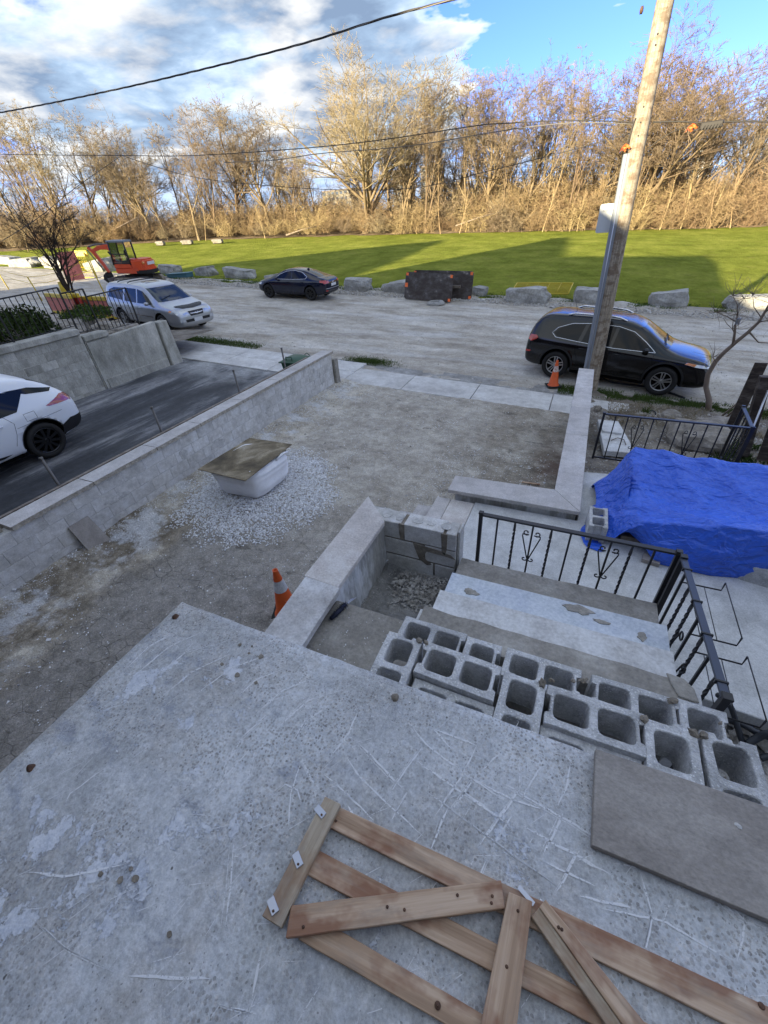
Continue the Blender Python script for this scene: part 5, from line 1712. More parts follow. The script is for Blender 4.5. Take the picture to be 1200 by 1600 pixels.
BL = [  # x0, x1, y front, height, depth, label
 (-30.9, -29.2, 25.9, 0.68, 0.9, 'limestone boulder behind the silver car, first right of the teal trough'),
 (-27.3, -25.7, 25.9, 0.66, 0.9, 'limestone boulder second left of the dark sedan, above the silver car bonnet'),
 (-24.3, -21.9, 25.6, 0.70, 1.0, 'wide limestone boulder just left of the dark sedan'),
 (-19.6, -17.6, 24.3, 0.72, 0.9, 'limestone boulder half hidden behind the dark sedan bonnet'),
 (-13.6, -12.0, 23.9, 0.70, 0.9, 'squarish limestone boulder just right of the dark sedan'),
 (-11.0, -8.9, 24.0, 0.66, 0.9, 'limestone boulder touching the left edge of the black road plates'),
 (-5.95, -5.25, 24.5, 0.50, 0.8, 'small limestone boulder showing at the right edge of the black plates'),
 (-4.0, -1.94, 23.6, 0.72, 1.0, 'limestone boulder in front of the yellow barrier frame'),
 (-0.75, 0.75, 24.2, 0.74, 1.0, 'limestone boulder behind the wooden pole and the black car roof'),
 (2.60, 4.15, 24.5, 0.72, 1.0, 'limestone boulder first right of the wooden pole'),
 (5.72, 7.9, 24.8, 0.68, 1.0, 'limestone boulder behind the bare crooked sapling at the right edge'),
 (9.3, 11.2, 25.0, 0.7, 1.0, 'limestone boulder outside the right edge of the picture'),
 (-53.5, -50.3, 26.2, 0.75, 1.2, 'sunlit boulder at the far left edge of the road'),
 (-49.3, -45.6, 25.3, 0.75, 1.2, 'pale sunlit boulder, second from the left edge'),
 (-44.6, -40.6, 25.4, 0.85, 1.2, 'grey flat-faced boulder left of the young dark tree'),
 (-38.6, -36.0, 25.2, 0.9, 1.3, 'leaning slab boulder behind the young dark tree'),
]
for i, (x0, x1, y, h, dp, lab) in enumerate(BL):
    w_ = (x1 - x0)
    xc = (x0 + x1) / 2
    me = BOU[i % 6]
    o = inst(me, 'boulder', None, (xc, y + dp / 2, zroad(xc) + h * 0.36 + 0.02), (random.uniform(-.05, .05), random.uniform(-.06, .06) + 0.06, random.uniform(-.15, .15) + (math.pi if i % 2 else 0)), (w_ / 2.1, dp / 2, h / 2 * 1.06))
    tag(o, lab, 'boulder', 'limestone boulders lining the road')
FB_ = boulder_mesh(31, 0.7, 'boulder', 'fieldstone')
for (x, y, w_, lab) in ((-47.5, 41.5, 1.6, 'dark concrete block at the far edge of the grass behind the excavator'), (-44.8, 43.0, 2.2, 'sunlit pale block lying at the far edge of the grass'), (-41.5, 44.5, 2.0, 'grey block at the far edge of the grass, right of the pale one')):
    o = inst(FB_, 'boulder', None, (x, y, zland(x, y) + 0.3), (0, 0, 0.3), (w_ / 3.4, 0.3, 0.20))
    tag(o, lab, 'boulder', 'blocks at the far edge of the grass')
FS = [boulder_mesh(s, 0.25, 'fieldstone', 'fieldstone', 3, 0.16) for s in (11, 12, 13)]
for i, (p, s, lab) in enumerate((((2.370, 8.728, -3.850), (.42, .42, .26), 'large rounded stone behind the garden railing near its right end'), ((2.687, 10.180, -4.000), (.12, .10, .08), 'small smooth stone behind the top of the garden railing'),
        ((2.043, 9.836, -4.000), (.16, .13, .11), 'brownish stone behind the middle of the garden railing'), ((2.936, 9.861, -3.950), (.35, .22, .14), 'flat stone by the foot of the crooked sapling'),
        ((0.669, 10.622, -4.000), (.07, .07, .07), 'dark lump of earth against the end of the right wall coping'), ((1.609, 10.531, -4.000), (.12, .1, .06), 'flat small stone by the broken end of the pavement'))):
    tag(inst(FS[i % 3], 'fieldstone', None, (p[0], p[1], zg(p[0], p[1]) + s[2] * 0.3), (0.1, 0, i * 1.3), s), lab, 'stone')
# neighbour's rockery
for i, (x, y, s) in enumerate(((-17.0, 9.6, .5), (-16.1, 10.3, .4), (-18.1, 10.6, .55), (-15.2, 10.7, .35), (-19.6, 9.9, .6), (-16.8, 8.4, .45), (-20.9, 9.0, .7), (-14.4, 9.6, .3), (-19.1, 8.6, .45), (-15.5, 8.9, .35), (-22.5, 8.4, .6))):
    o = inst(FS[i % 3], 'fieldstone', None, (x, y, -2.35 - 0.5 * max(0, (y - 8) / 3) + s * 0.3), (0, 0, i), (s, s * 0.8, s * 0.6))
    tag(o, 'rockery stone behind the stepped black fence', 'stone', 'rockery stones behind the fence')

# ---- scattered stones, as stuff
def scatter(name, pts, sizes, mat, seed=0, flat=0.7):
    """each point a small irregular octahedron-like stone (8 triangles)"""
    rg = np.random.default_rng(seed)
    n = len(pts)
    base = np.array([(1, 0, 0), (-1, 0, 0), (0, 1, 0), (0, -1, 0), (0, 0, 1), (0, 0, -1)], dtype=float)
    fc = np.array([(0, 2, 4), (2, 1, 4), (1, 3, 4), (3, 0, 4), (2, 0, 5), (1, 2, 5), (3, 1, 5), (0, 3, 5)])
    v = base[None] * rg.uniform(0.6, 1.2, (n, 6, 1)) + rg.normal(scale=0.22, size=(n, 6, 3))
    a = rg.uniform(0, 6.283, n); ca, sa = np.cos(a), np.sin(a)
    x = v[:, :, 0] * ca[:, None] - v[:, :, 1] * sa[:, None]; y = v[:, :, 0] * sa[:, None] + v[:, :, 1] * ca[:, None]
    tl = rg.normal(scale=0.5, size=(n, 1))
    z = v[:, :, 2] * flat + x * tl * 0.5
    V_ = np.stack([x, y, z], axis=2) * np.asarray(sizes)[:, None, None] + np.asarray(pts)[:, None, :]
    f = (fc[None] + (np.arange(n) * 6)[:, None, None]).reshape(-1, 3)
    o = npmesh(name, V_.reshape(-1, 3), f, mat)
    tag(o, kind='stuff')
    return o

rg = np.random.default_rng(11)
# the gravel heap around the bag
pts = []; sz = []
while len(pts) < 17000:
    x = rg.uniform(-6.15, -3.0); y = rg.uniform(2.5, 6.4)
    d = math.hypot((x + 4.75) / 1.45, (y - 4.5) / 1.5)
    k = 1.06 - d + 0.28 * nz(x * 1.3, y * 1.3, 4) + 0.16 * nz(x * 4, y * 4, 2)
    if rg.uniform() < max(0.0, min(1.0, k * 2.6)):
        pts.append((x, y, zy(x, y) + rg.uniform(0.0, 0.012))); sz.append(rg.uniform(0.009, 0.020))
tag(scatter('gravel_pile', pts, sz, M['gravel'], 1), 'spread heap of pale crushed gravel around the white bulk bag', 'gravel')
# thinner gravel along the wall and everywhere in the yard
pts = []; sz = []
while len(pts) < 9000:
    x = rg.uniform(-6.18, -0.1); y = rg.uniform(0.3, 10.1)
    k = 0.05 + 0.95 * max(0, 1 - (x + 6.2) / (0.35 + 0.9 * max(0, (y - 5.5) / 4.5))) + 0.28 * max(0, nz(x * .9, y * .9, 7)) + (0.25 if x > -2.2 and y < 7.5 else 0)
    if rg.uniform() < k:
        pts.append((x, y, zy(x, y) + rg.uniform(-0.002, 0.008))); sz.append(rg.uniform(0.004, 0.013) * (1.6 if rg.uniform() < 0.05 else 1))
tag(scatter('loose_gravel', pts, sz, M['gravel'], 2), 'loose gravel strewn over the yard and along the long wall', 'gravel')
pts = []; sz = []
for k in range(5000):
    x = rg.uniform(-6.1, 0.0); y = rg.uniform(0.3, 10.1)
    pts.append((x, y, zy(x, y))); sz.append(rg.uniform(0.004, 0.016) * (2.2 if rg.uniform() < 0.03 else 1))
tag(scatter('yard_debris', pts, sz, M['pebble'], 3), 'brown and grey crumbs lying on the yard ground', 'debris')
# road edge rubble near the boulders and by the near verge
pts = []; sz = []
for k in range(5200):
    x = rg.uniform(-34, 12); y = 23.3 + abs(rg.normal()) * 0.55 - 0.3
    pts.append((x, y, zr(x, y) + 0.01)); sz.append(rg.uniform(0.015, 0.07) * (2.2 if rg.uniform() < 0.04 else 1))
for k in range(2500):
    x = rg.uniform(-20, 8); y = rg.uniform(11.6, 22.5)
    pts.append((x, y, zr(x, y) + 0.003)); sz.append(rg.uniform(0.008, 0.03))
tag(scatter('road_rubble', pts, sz, M['pebble'], 4), 'stones and clods along the rough edge of the gravel road', 'rubble')
# garden soil right
pts = []; sz = []
for k in range(4200):
    x = rg.uniform(0.38, 4.5); y = rg.uniform(5.4, 11.4)
    pts.append((x, y, zg(x, y) + 0.003)); sz.append(rg.uniform(0.006, 0.028) * (2.0 if rg.uniform() < 0.05 else 1))
tag(scatter('garden_rubble', pts, sz, M['pebble'], 5), 'stones and crumbs lying on the garden soil right of the wall', 'rubble')
pts = []; sz = []
for k in range(2600):
    x = rg.uniform(-1.42, -0.68); y = rg.uniform(1.83, 2.74)
    b_ = 1.0 if (x > -1.2 and y > 2.25) else 0.45
    pts.append((x, y, -2.91 + 0.04 * nz(x * 3, y * 3, 1) + 0.01)); sz.append(b_ * rg.uniform(0.004, 0.015))
for k in range(60):
    pts.append((rg.uniform(-1.25, -0.78), rg.uniform(2.3, 2.7), -2.89)); sz.append(rg.uniform(0.018, 0.035))
tag(scatter('pit_rubble', pts, sz, M['pebble'], 6), 'broken stone and grit filling the pit between the low wall and the stairs', 'rubble')
pts = []; sz = []
for k in range(2400):
    x = rg.uniform(0.98, 3.0); y = rg.uniform(-0.6, 2.42)
    pts.append((x, y, -3.28 + 0.05 * nz(x * 3, y * 3, 1) + 0.02)); sz.append(rg.uniform(0.008, 0.035) * (3.0 if rg.uniform() < 0.06 else 1))
tag(scatter('end_rubble', pts, sz, M['pebble'], 7), 'broken concrete rubble under the hoses beyond the stair end', 'rubble')
pts = []; sz = []
for k in range(900):      # crumbs on porch, copings and platform
    x = rg.uniform(-1.7, 0.9); y = rg.uniform(0.0, 0.86)
    d = 0.87 - y
    if rg.uniform() < math.exp(-d * 9) + 0.04 or (x < -1.5 and rg.uniform() < 0.35):
        pts.append((x, y, -1.618)); sz.append(rg.uniform(0.0012, 0.0040))
for k in range(110):
    pts.append((rg.uniform(-1.38, -0.7), rg.uniform(0.9, 1.78), -2.447)); sz.append(rg.uniform(0.002, 0.007))
for k in range(160):
    pts.append((rg.uniform(-1.68, -1.38), rg.uniform(1.25, 2.9), -2.296 if rg.uniform() > 2 else -2.298)); sz.append(rg.uniform(0.0015, 0.0045))
tag(scatter('concrete_crumbs', pts, sz, M['gravel'], 8), 'white crumbs along the broken front edge of the porch slab', 'crumbs')

# scraps
for p, s, lab, g in (((-6.171, 1.284, -3.700), .05, 'white paper scrap on the yard by the left wall', 1), ((0.929, 10.140, -4.100), .06, 'white scrap lying against the right wall foot', 0), ((-4.948, 0.964, -3.700), .05, 'pale stone chip on the old asphalt left of the porch', 0), ((-4.675, 0.701, -3.700), .025, 'small white chip on the old asphalt near the frame edge', 0)):
    mb = MB().cbox((p[0], p[1], zy(min(p[0], 0.0), p[1]) + 0.03), (s, s * 0.6, 0.006), Matrix.Rotation(0.5, 3, 'Z') @ Matrix.Rotation(0.25, 3, 'X'))
    if p[0] < 0.05:
        tag(part('paper_scrap' if g else 'stone_chip', mb, M['whitepaper']), lab, 'scrap')
mb = MB().cbox((-0.34, 6.42, zy(-0.34, 6.42) + 0.03), (0.30, 0.035, 0.012), Matrix.Rotation(0.05, 3, 'Z'))
tag(part('wood_stick', mb, M['pallet']), 'thin pale stick lying on reddish soil by the right wall', 'stick')

# ================================================================== THINGS IN THE YARD
# leaning stone slab
mb = MB()
a = Vector((-6.02, 2.20, -3.66)); b_ = Vector((-5.98, 2.52, -3.66)); c = Vector((-6.165, 2.50, -3.245)); d = Vector((-6.165, 2.20, -3.245))
nrm = (b_ - a).cross(d - a).normalized() * -0.035
mb.add([a, b_, c, d, a + nrm, b_ + nrm, c + nrm, d + nrm], [(0, 1, 2, 3), (7, 6, 5, 4), (0, 4, 5, 1), (1, 5, 6, 2), (2, 6, 7, 3), (3, 7, 4, 0)])
tag(part('stone_slab', mb, M['taupe'], None, bevel=0.003), 'small brown stone slab leaning against the long block wall', 'stone slab')

def cone(loc, label, mats, h=0.71, tilt=0.0):
    t = thing('traffic_cone', label, 'traffic cone', loc, (0, tilt, 0.4), 'orange traffic cones')
    zb = 0.035
    def rad(z): return 0.135 - (0.135 - 0.027) * (z - zb) / (h - zb)
    def band(name, z0, z1, mat, extra=0.0):
        mb = MB().lathe([(rad(z0) + extra, z0), (rad(z1) + extra, z1)], (0, 0, 0), n=28)
        return part(name, mb, mat, t, local=True)
    mb = MB().lathe([(rad(zb) + 0.02, zb), (rad(zb + 0.02), zb + 0.02), (rad(h - 0.02), h - 0.02), (0.030, h), (0.020, h), (0.018, h - 0.10)], (0, 0, 0), n=28)
    part('cone_body', mb, mats[0], t, local=True)
    band('reflective_band', h * 0.58, h * 0.80, mats[1], 0.0025)
    mb = MB().cbox((0, 0, 0.018), (0.36, 0.36, 0.034), None, bev=0.008)
    part('rubber_base', mb, M['rubber'], t, local=True)
    return t
cone((-2.60, 2.36, zyard(-2.6, 2.36) - 0.01), 'orange traffic cone with white band beside the near low wall', (M['orange'], M['whiteband']))
cone((-0.50, 12.12, zroad(-0.5) + 0.01), 'worn orange traffic cone with scuffed band in front of the black car rear wheel', (M['orange'], M['dirtband']), h=0.70)

# bulk bag
bg_ = thing('bulk_bag', 'slumped white woven bulk bag standing on the gravel heap', 'bag', (-4.75, 4.5, -3.60))
def bagp(u, v_):
    # u round, v up; rounded square that bulges at the foot
    an = 2 * math.pi * u
    ce = abs(math.cos(an)) ** 0.45 * (1 if math.cos(an) >= 0 else -1); se = abs(math.sin(an)) ** 0.45 * (1 if math.sin(an) >= 0 else -1)
    prof = [(0.0, 0.38), (0.03, 0.43), (0.25, 0.475), (0.55, 0.50), (0.80, 0.505), (0.93, 0.49), (1.0, 0.45)]
    r_ = np.interp(v_, [p[0] for p in prof], [p[1] for p in prof])
    crease = 0.010 * math.sin(v_ * 34 + 3 * nz(u * 6, v_ * 2, 1)) * max(0, v_ - 0.45) * 1.6
    r_ += 0.02 * nz(math.cos(an) * 2, math.sin(an) * 2, v_ * 3) + crease
    h = 0.50 + 0.05 * nz(math.cos(an), math.sin(an), 5)
    return (-4.75 + ce * r_ * 1.0, 4.50 + se * r_ * 1.02, -3.60 + v_ * h)
mb = MB().grid(bagp, 72, 26)
top = [bagp(i / 72, 1.0) for i in range(72)]
n0 = len(mb.v)
for ring_k, (f_, dz) in enumerate(((0.9, -0.008), (0.6, -0.05), (0.2, -0.075))):
    for p in top:
        mb.v.append((-4.75 + (p[0] + 4.75) * f_, 4.5 + (p[1] - 4.5) * f_, -3.12 + dz + 0.03 * nz(p[0] * 3 * f_, p[1] * 3 * f_, 3)))
for k in range(2):
    for i in range(71):
        a = n0 + k * 72 + i
        mb.f.append((a, a + 1, a + 73, a + 72)); mb.m.append(0); mb.s.append(True)
b0 = 26 * 73
for i in range(71):
    mb.f.append((b0 + i, b0 + i + 1, n0 + i + 1, n0 + i)); mb.m.append(0); mb.s.append(True)
part('bag_body', mb, M['bag'], bg_, fix=False)
mb = MB()
mb.tube([(-4.42, 4.02, -3.14), (-4.34, 4.05, -3.05), (-4.28, 4.16, -3.10), (-4.27, 4.3, -3.13)], 0.016, 5)
mb2 = MB().tube([(-4.26, 4.6, -3.12), (-4.22, 4.75, -3.07), (-4.25, 4.9, -3.12), (-4.33, 4.96, -3.13)], 0.02, 5)
part('lifting_loop', mb, M['bag'], bg_); part('lifting_loop', mb2, M['bag'], bg_)
# plywood sheet on top, tilted
c4 = [Vector((-5.305, 3.906, -3.085)), Vector((-4.206, 3.789, -3.030)), Vector((-4.272, 5.098, -3.070)), Vector((-5.289, 5.179, -3.120))]
mb = MB()
dn = Vector((0, 0, -0.013))
mb.add(c4 + [p + dn for p in c4], [(0, 1, 2, 3), (7, 6, 5, 4), (0, 4, 5, 1), (1, 5, 6, 2), (2, 6, 7, 3), (3, 7, 4, 0)])
tag(part('plywood_sheet', mb, M['plywood'], None, bevel=0.001), 'muddy plywood sheet lying on top of the white bulk bag', 'plywood')

# hand brush on the platform
br = thing('hand_brush', 'dark blue bristled brush with a steel handle on the brown platform', 'brush', (-1.316, 1.699, -2.445))
a = Vector((-1.341, 1.597, -2.430)); b_ = Vector((-1.304, 1.765, -2.430)); c = Vector((-1.268, 1.849, -2.430))
part('bristle_head', MB().tube([a, a.lerp(b_, .5), b_], [0.016, 0.019, 0.015], 8), M['bluebrush'], br)
mb = MB()
rr = random.Random(3)
for k in range(220):
    q = a.lerp(b_, rr.random()); dr = Vector((rr.uniform(-1, 1), rr.uniform(-1, 1), rr.uniform(-.3, 1))).normalized()
    mb.tube([q, q + dr * 0.030], [0.0016, 0.0009], 3, cap=False)
tag(part('bristles', mb, M['bluebrush'], br, fix=False), kind='stuff')
mb = MB(); off = Vector((0.008, 0.006, 0))
mb.tube([b_ - (c - b_) * 0.6 + off, b_ + off, c + off * 1.2], 0.0035, 6); 
part('handle', mb, M['zinc'], br)
part('handle', MB().tube([b_ - off, c - off * 1.2], 0.0035, 6), M['zinc'], br)
# pale piece of pipe in the pit corner
tag(part('plastic_pipe', MB().cyl((-1.431, 2.718, -2.870), (-1.380, 2.818, -2.860), 0.008, n=10), M['whiteband']), 'short white plastic pipe stub in the far corner of the pit', 'pipe')

# block standing by the tarpaulin and one at the right edge
o = inst(HB[0], 'hollow_block', None, (0.545, 4.23, -3.095), (0, 0, R(91)), (1, 1, 1.15)); o.data = HBo[0]
tag(o, 'grey concrete block standing on the blue tarpaulin corner by the coping', 'concrete block')
blockside = [o]
o = inst(HB[2], 'hollow_block', None, (2.04, 3.96, -3.10), (0, 0, R(-12)), (1, 1, 1.0))
tag(o, 'concrete block weighing down the tarpaulin at the right edge', 'concrete block')

# tarpaulin over a heap
tp = thing('blue_tarpaulin', 'crumpled bright blue tarpaulin draped over a long heap of materials', 'tarpaulin', (1.7, 4.7, -3.1))
def ridge(x):       # back ridge and front fold
    return np.interp(x, [0.45, 0.62, 0.80, 1.5, 2.2, 3.4], [-3.07, -2.85, -2.42, -2.47, -2.50, -2.6])
def fold(x):
    return np.interp(x, [0.45, 0.70, 0.88, 1.2, 1.8, 3.4], [-3.07, -2.98, -2.74, -2.62, -2.55, -2.5])
def tarp(u, v_):
    x = 0.50 + 2.9 * u
    if u < 0.10: x = 0.50 + 0.29 * (u / 0.10)
    else: x = 0.79 + 2.61 * (u - 0.10) / 0.90
    # v: back foot -> ridge -> sag -> front fold -> front foot
    zr_, zf = float(ridge(x)), float(fold(x))
    zb_ = -3.10
    yb = 5.60; yr = 5.10 + 0.04 * x; yf = 3.98 - 0.05 * (x - 1) + 0.06 * nz(x * 2, 0, 3); yfo = np.interp(x, [0.5, 0.8, 1.1, 1.6, 2.0, 3.4], [4.25, 4.22, 3.88, 3.86, 3.95, 3.95])
    zfo = -3.095 if x > 1.12 or x < 0.68 else np.interp(x, [0.68, 0.8, 1.0, 1.12], [-3.06, -2.95, -2.98, -3.08])
    if u < 0.12:
        t_ = u / 0.12
        yb = 5.5 * t_ + 5.2 * (1 - t_); 
    if v_ < 0.14:
        t_ = v_ / 0.14; y = yb + (yr - yb) * t_ ** 1.5; z = zb_ + (zr_ - zb_) * t_ ** 0.8
    elif v_ < 0.72:
        t_ = (v_ - 0.14) / 0.58; y = yr + (yf - yr) * t_; z = zr_ + (zf - zr_) * t_ - 0.16 * math.sin(math.pi * t_) ** 1.3 * min(1, max(0, (x - 0.7) * 2))
    else:
        t_ = (v_ - 0.72) / 0.28; y = yf + (yfo - yf) * t_ - 0.04 * math.sin(math.pi * t_); z = zf + (zfo - zf) * t_ ** 0.9
    w_ = 0.030 * nz(x * 2.6 + y * 1.5, y * 1.8, z * 2) + 0.030 * (0.35 - abs(nz(x * 3.4 - y * 1.5, y * 2.4 + x * 1.6, z * 3))) + 0.016 * (0.3 - abs(nz(x * 8, y * 6 + x * 4, z * 6))) + 0.006 * nz(x * 20, y * 16, z * 14)
    fold2 = 0.022 * (1 - abs(2 * ((x * 1.1 + y * 0.9 + 0.3 * nz(x, y, 3)) % 0.55) / 0.55 - 1)) ** 3
    if v_ > 0.99 or v_ < 0.01: w_ *= 0.3; fold2 = 0
    k = 1.6 if u < 0.12 else 1.0
    return (x + (w_ * 1.2 if u < 0.12 else w_ * 0.3), y - w_ * k * (0.9 if v_ > 0.7 else 0.2), max(z + w_ * 1.1 + fold2, -3.098))
mb = MB().grid(tarp, 190, 120)
part('sheet', mb, M['tarp'], tp, fix=False)
# flap lying on the walkway at the left corner
def flap(u, v_):
    an = math.pi * (0.60 + 1.0 * u)
    r_ = v_ * (0.20 + 0.02 * nz(u * 5, v_, 1))
    return (0.57 + r_ * math.cos(an) * 0.95 + 0.02, 4.16 + r_ * math.sin(an) * 1.35, -3.092 + 0.02 * v_ * abs(nz(u * 8, v_ * 4, 2)) + 0.01 * (1 - v_))
part('corner_flap', MB().grid(flap, 30, 10), M['tarp'], tp, fix=False)
def skirt(u, v_):
    x = 0.50 + 0.30 * v_; y = 4.20 + 0.55 * u
    z = -3.09 + 0.65 * v_ ** 1.3 * (0.3 + 0.7 * u) + 0.02 * nz(x * 10, y * 9, 2)
    return (x + 0.03 * nz(y * 9, v_ * 3, 1), y, z)
part('side_skirt', MB().grid(skirt, 30, 20), M['tarp'], tp, fix=False)
# timber and stone stacked under the sheet
hp = thing('stacked_timber', 'stack of brown boards showing under the lifted front of the tarpaulin', 'timber', (1.6, 4.5, -3.1))
for k, (x0, x1, y0, z0) in enumerate(((0.80, 3.2, 4.12, -3.095), (0.86, 3.2, 4.18, -2.985), (0.92, 3.2, 4.22, -2.86))):
    part('board', MB().box(x0, x1, y0, y0 + 0.9, z0, z0 + 0.095), M['oldwood'], hp, bevel=0.004)
part('bearer', MB().cbox((1.09, 3.90, -3.075), (0.16, 0.12, 0.05), Matrix.Rotation(-0.2, 3, 'Z')), M['taupe'], hp, bevel=0.004)

# pale broken step block in the garden
gb = thing('concrete_slab_piece', 'pale broken concrete slab lying on the soil behind the left end of the garden railing', 'slab', (0.898, 7.421, -3.550))
pl = [(p[0], p[1]) for p in ((0.578, 8.503, -3.500), (0.938, 8.503, -3.500), (1.162, 7.397, -3.500), (1.155, 7.201, -3.500), (0.707, 7.166, -3.500))]
part('lower_piece', MB().prism(pl, -3.60, -3.50), M['whitestep'], gb, bevel=0.006)
pl = [(p[0], p[1]) for p in ((0.616, 8.300, -3.450), (0.903, 8.314, -3.450), (1.004, 7.989, -3.450), (0.981, 7.870, -3.450), (0.666, 7.896, -3.450))]
part('upper_piece', MB().prism(pl, -3.505, -3.46), M['whitestep'], gb, bevel=0.006)
part('curved_scrap', MB().tube([((0.811, 7.562, -3.480)), ((0.912, 7.675, -3.470)), ((1.015, 7.646, -3.480)), ((1.041, 7.446, -3.480))], 0.008, 5), M['oldwood'], gb)

# hoses in the rubble at the end of the stairs
def hose(pts, r_, lab):
    P_ = [Vector(p) for p in pts]
    Q = []
    for i in range(len(P_) - 1):
        p0 = P_[max(0, i - 1)]; p1 = P_[i]; p2 = P_[i + 1]; p3 = P_[min(len(P_) - 1, i + 2)]
        for k in range(6):
            t_ = k / 6
            Q.append(0.5 * ((2 * p1) + (-p0 + p2) * t_ + (2 * p0 - 5 * p1 + 4 * p2 - p3) * t_ ** 2 + (-p0 + 3 * p1 - 3 * p2 + p3) * t_ ** 3))
    Q.append(P_[-1])
    o = part('black_hose', MB().tube(Q, r_, 10), M['hose'])
    tag(o, lab, 'hose', 'black hoses beyond the stair end')
hose([(1.356, 2.307, -2.900), (1.467, 2.314, -3.000), (1.527, 2.245, -3.100), (1.575, 2.186, -3.180)], 0.020, 'black hose dropping from the handrail end into the rubble')
hose([(1.480, 2.307, -3.150), (1.572, 2.289, -3.120), (1.658, 2.256, -3.120), (1.775, 2.267, -3.140)], 0.022, 'thick black hose crossing the rubble towards the right edge')
hose([(1.590, 2.168, -3.150), (1.641, 2.211, -3.100), (1.678, 2.229, -3.050), (1.753, 2.261, -3.000)], 0.024, 'black hose rising to the right edge over the other hose')
hose([(1.670, 2.121, -3.200), (1.709, 2.141, -3.180), (1.792, 2.157, -3.160)], 0.022, 'lowest black hose at the right edge beside the end block')

# ================================================================== WOODEN FRAME AND STONE ON THE PORCH
pf = thing('pallet_frame', 'broken wooden pallet frame of nailed slats lying on the porch', 'pallet', (-0.1, 0.3, -1.62))
def board(corners, z0, z1, mat='pallet', name='slat', seed=0):
    """plan quad (4 world points, in order along one long side first) -> board whose grain follows local X"""
    a, b_, c, d = [Vector((p[0], p[1], 0)) for p in corners]
    o_ = (a + b_ + c + d) / 4
    dirv = ((b_ - a) + (c - d)).normalized()
    ang = math.atan2(dirv.y, dirv.x)
    Mx = Matrix.Rotation(-ang, 3, 'Z')
    loc = [Mx @ (p - o_) for p in (a, b_, c, d)]
    mb = MB().prism([(p.x, p.y) for p in loc], -(z1 - z0) / 2, (z1 - z0) / 2)
    me = mb.mesh(name, M[mat])
    bm = bmesh.new(); bm.from_mesh(me); bmesh.ops.recalc_face_normals(bm, faces=bm.faces)
    bmesh.ops.bevel(bm, geom=list(bm.edges), offset=0.0018, segments=1, affect='EDGES')
    long_e = [e for e in bm.edges if e.calc_length() > 0.15]
    bmesh.ops.subdivide_edges(bm, edges=long_e, cuts=14, use_grid_fill=True)
    for v in bm.verts:
        v.co.y += 0.0014 * noise.noise(Vector((v.co.x * 9, seed, 0)))
        v.co.z += 0.0022 * noise.noise(Vector((v.co.x * 3, seed + 5, 0)))
    bm.to_mesh(me); bm.free()
    return inst(me, name, pf, (o_.x - pf.location.x, o_.y - pf.location.y, (z0 + z1) / 2 - pf.location.z), (0, 0, ang))
ZL0, ZL1, ZU0, ZU1 = -1.618, -1.600, -1.599, -1.579
def ext(p, q, k):   # stretch a board past the picture edge
    return (q[0] + (q[0] - p[0]) * k, q[1] + (q[1] - p[1]) * k, q[2])
a0, a1, a2, a3 = (-0.472, 0.366, -1.600), (0.699, 0.411, -1.600), (0.609, 0.340, -1.600), (-0.461, 0.304, -1.600)
slA = board([a0, ext(a0, a1, .12), ext(a3, a2, .22), a3], ZL0, ZL1, 'pallet', seed=1)
b0, b1, b2, b3 = (-0.458, 0.239, -1.600), (0.435, 0.268, -1.600), (0.325, 0.214, -1.600), (-0.457, 0.174, -1.600)
slB = board([b0, ext(b0, b1, .15), ext(b3, b2, .3), b3], ZL0, ZL1, 'pallet', seed=2)
c0, c1, c2, c3 = (-0.417, 0.105, -1.600), (0.086, 0.124, -1.600), (0.001, 0.071, -1.600), (-0.406, 0.048, -1.600)
slC = board([c0, ext(c0, c1, .35), ext(c3, c2, .6), c3], ZL0, ZL1, 'pallet', seed=3)
s1 = board([(-0.523, 0.044, -1.580), (-0.507, 0.370, -1.580), (-0.447, 0.371, -1.580), (-0.458, 0.046, -1.580)], ZU0, ZU1, 'palletgrey', seed=4)
s2 = board([(-0.434, 0.035, -1.578), (0.102, 0.331, -1.578), (0.081, 0.387, -1.578), (-0.457, 0.096, -1.578)], ZU0 + .001, ZU1 + .001, 'pallet', seed=5)
s3 = board([(0.086, 0.079, -1.578), (0.106, 0.370, -1.578), (0.170, 0.376, -1.578), (0.166, 0.115, -1.578)], ZU0, ZU1, 'pallet', seed=6)
s4 = board([(0.172, 0.343, -1.575), (0.378, 0.209, -1.575), (0.414, 0.224, -1.575), (0.189, 0.371, -1.575)], ZU0, ZU1, 'palletgrey', seed=7)
s5 = board([(0.188, 0.370, -1.570), (0.412, 0.224, -1.570), (0.460, 0.250, -1.570), (0.202, 0.393, -1.570)], ZU0 + .006, ZU1 + .006, 'pallet', seed=8)
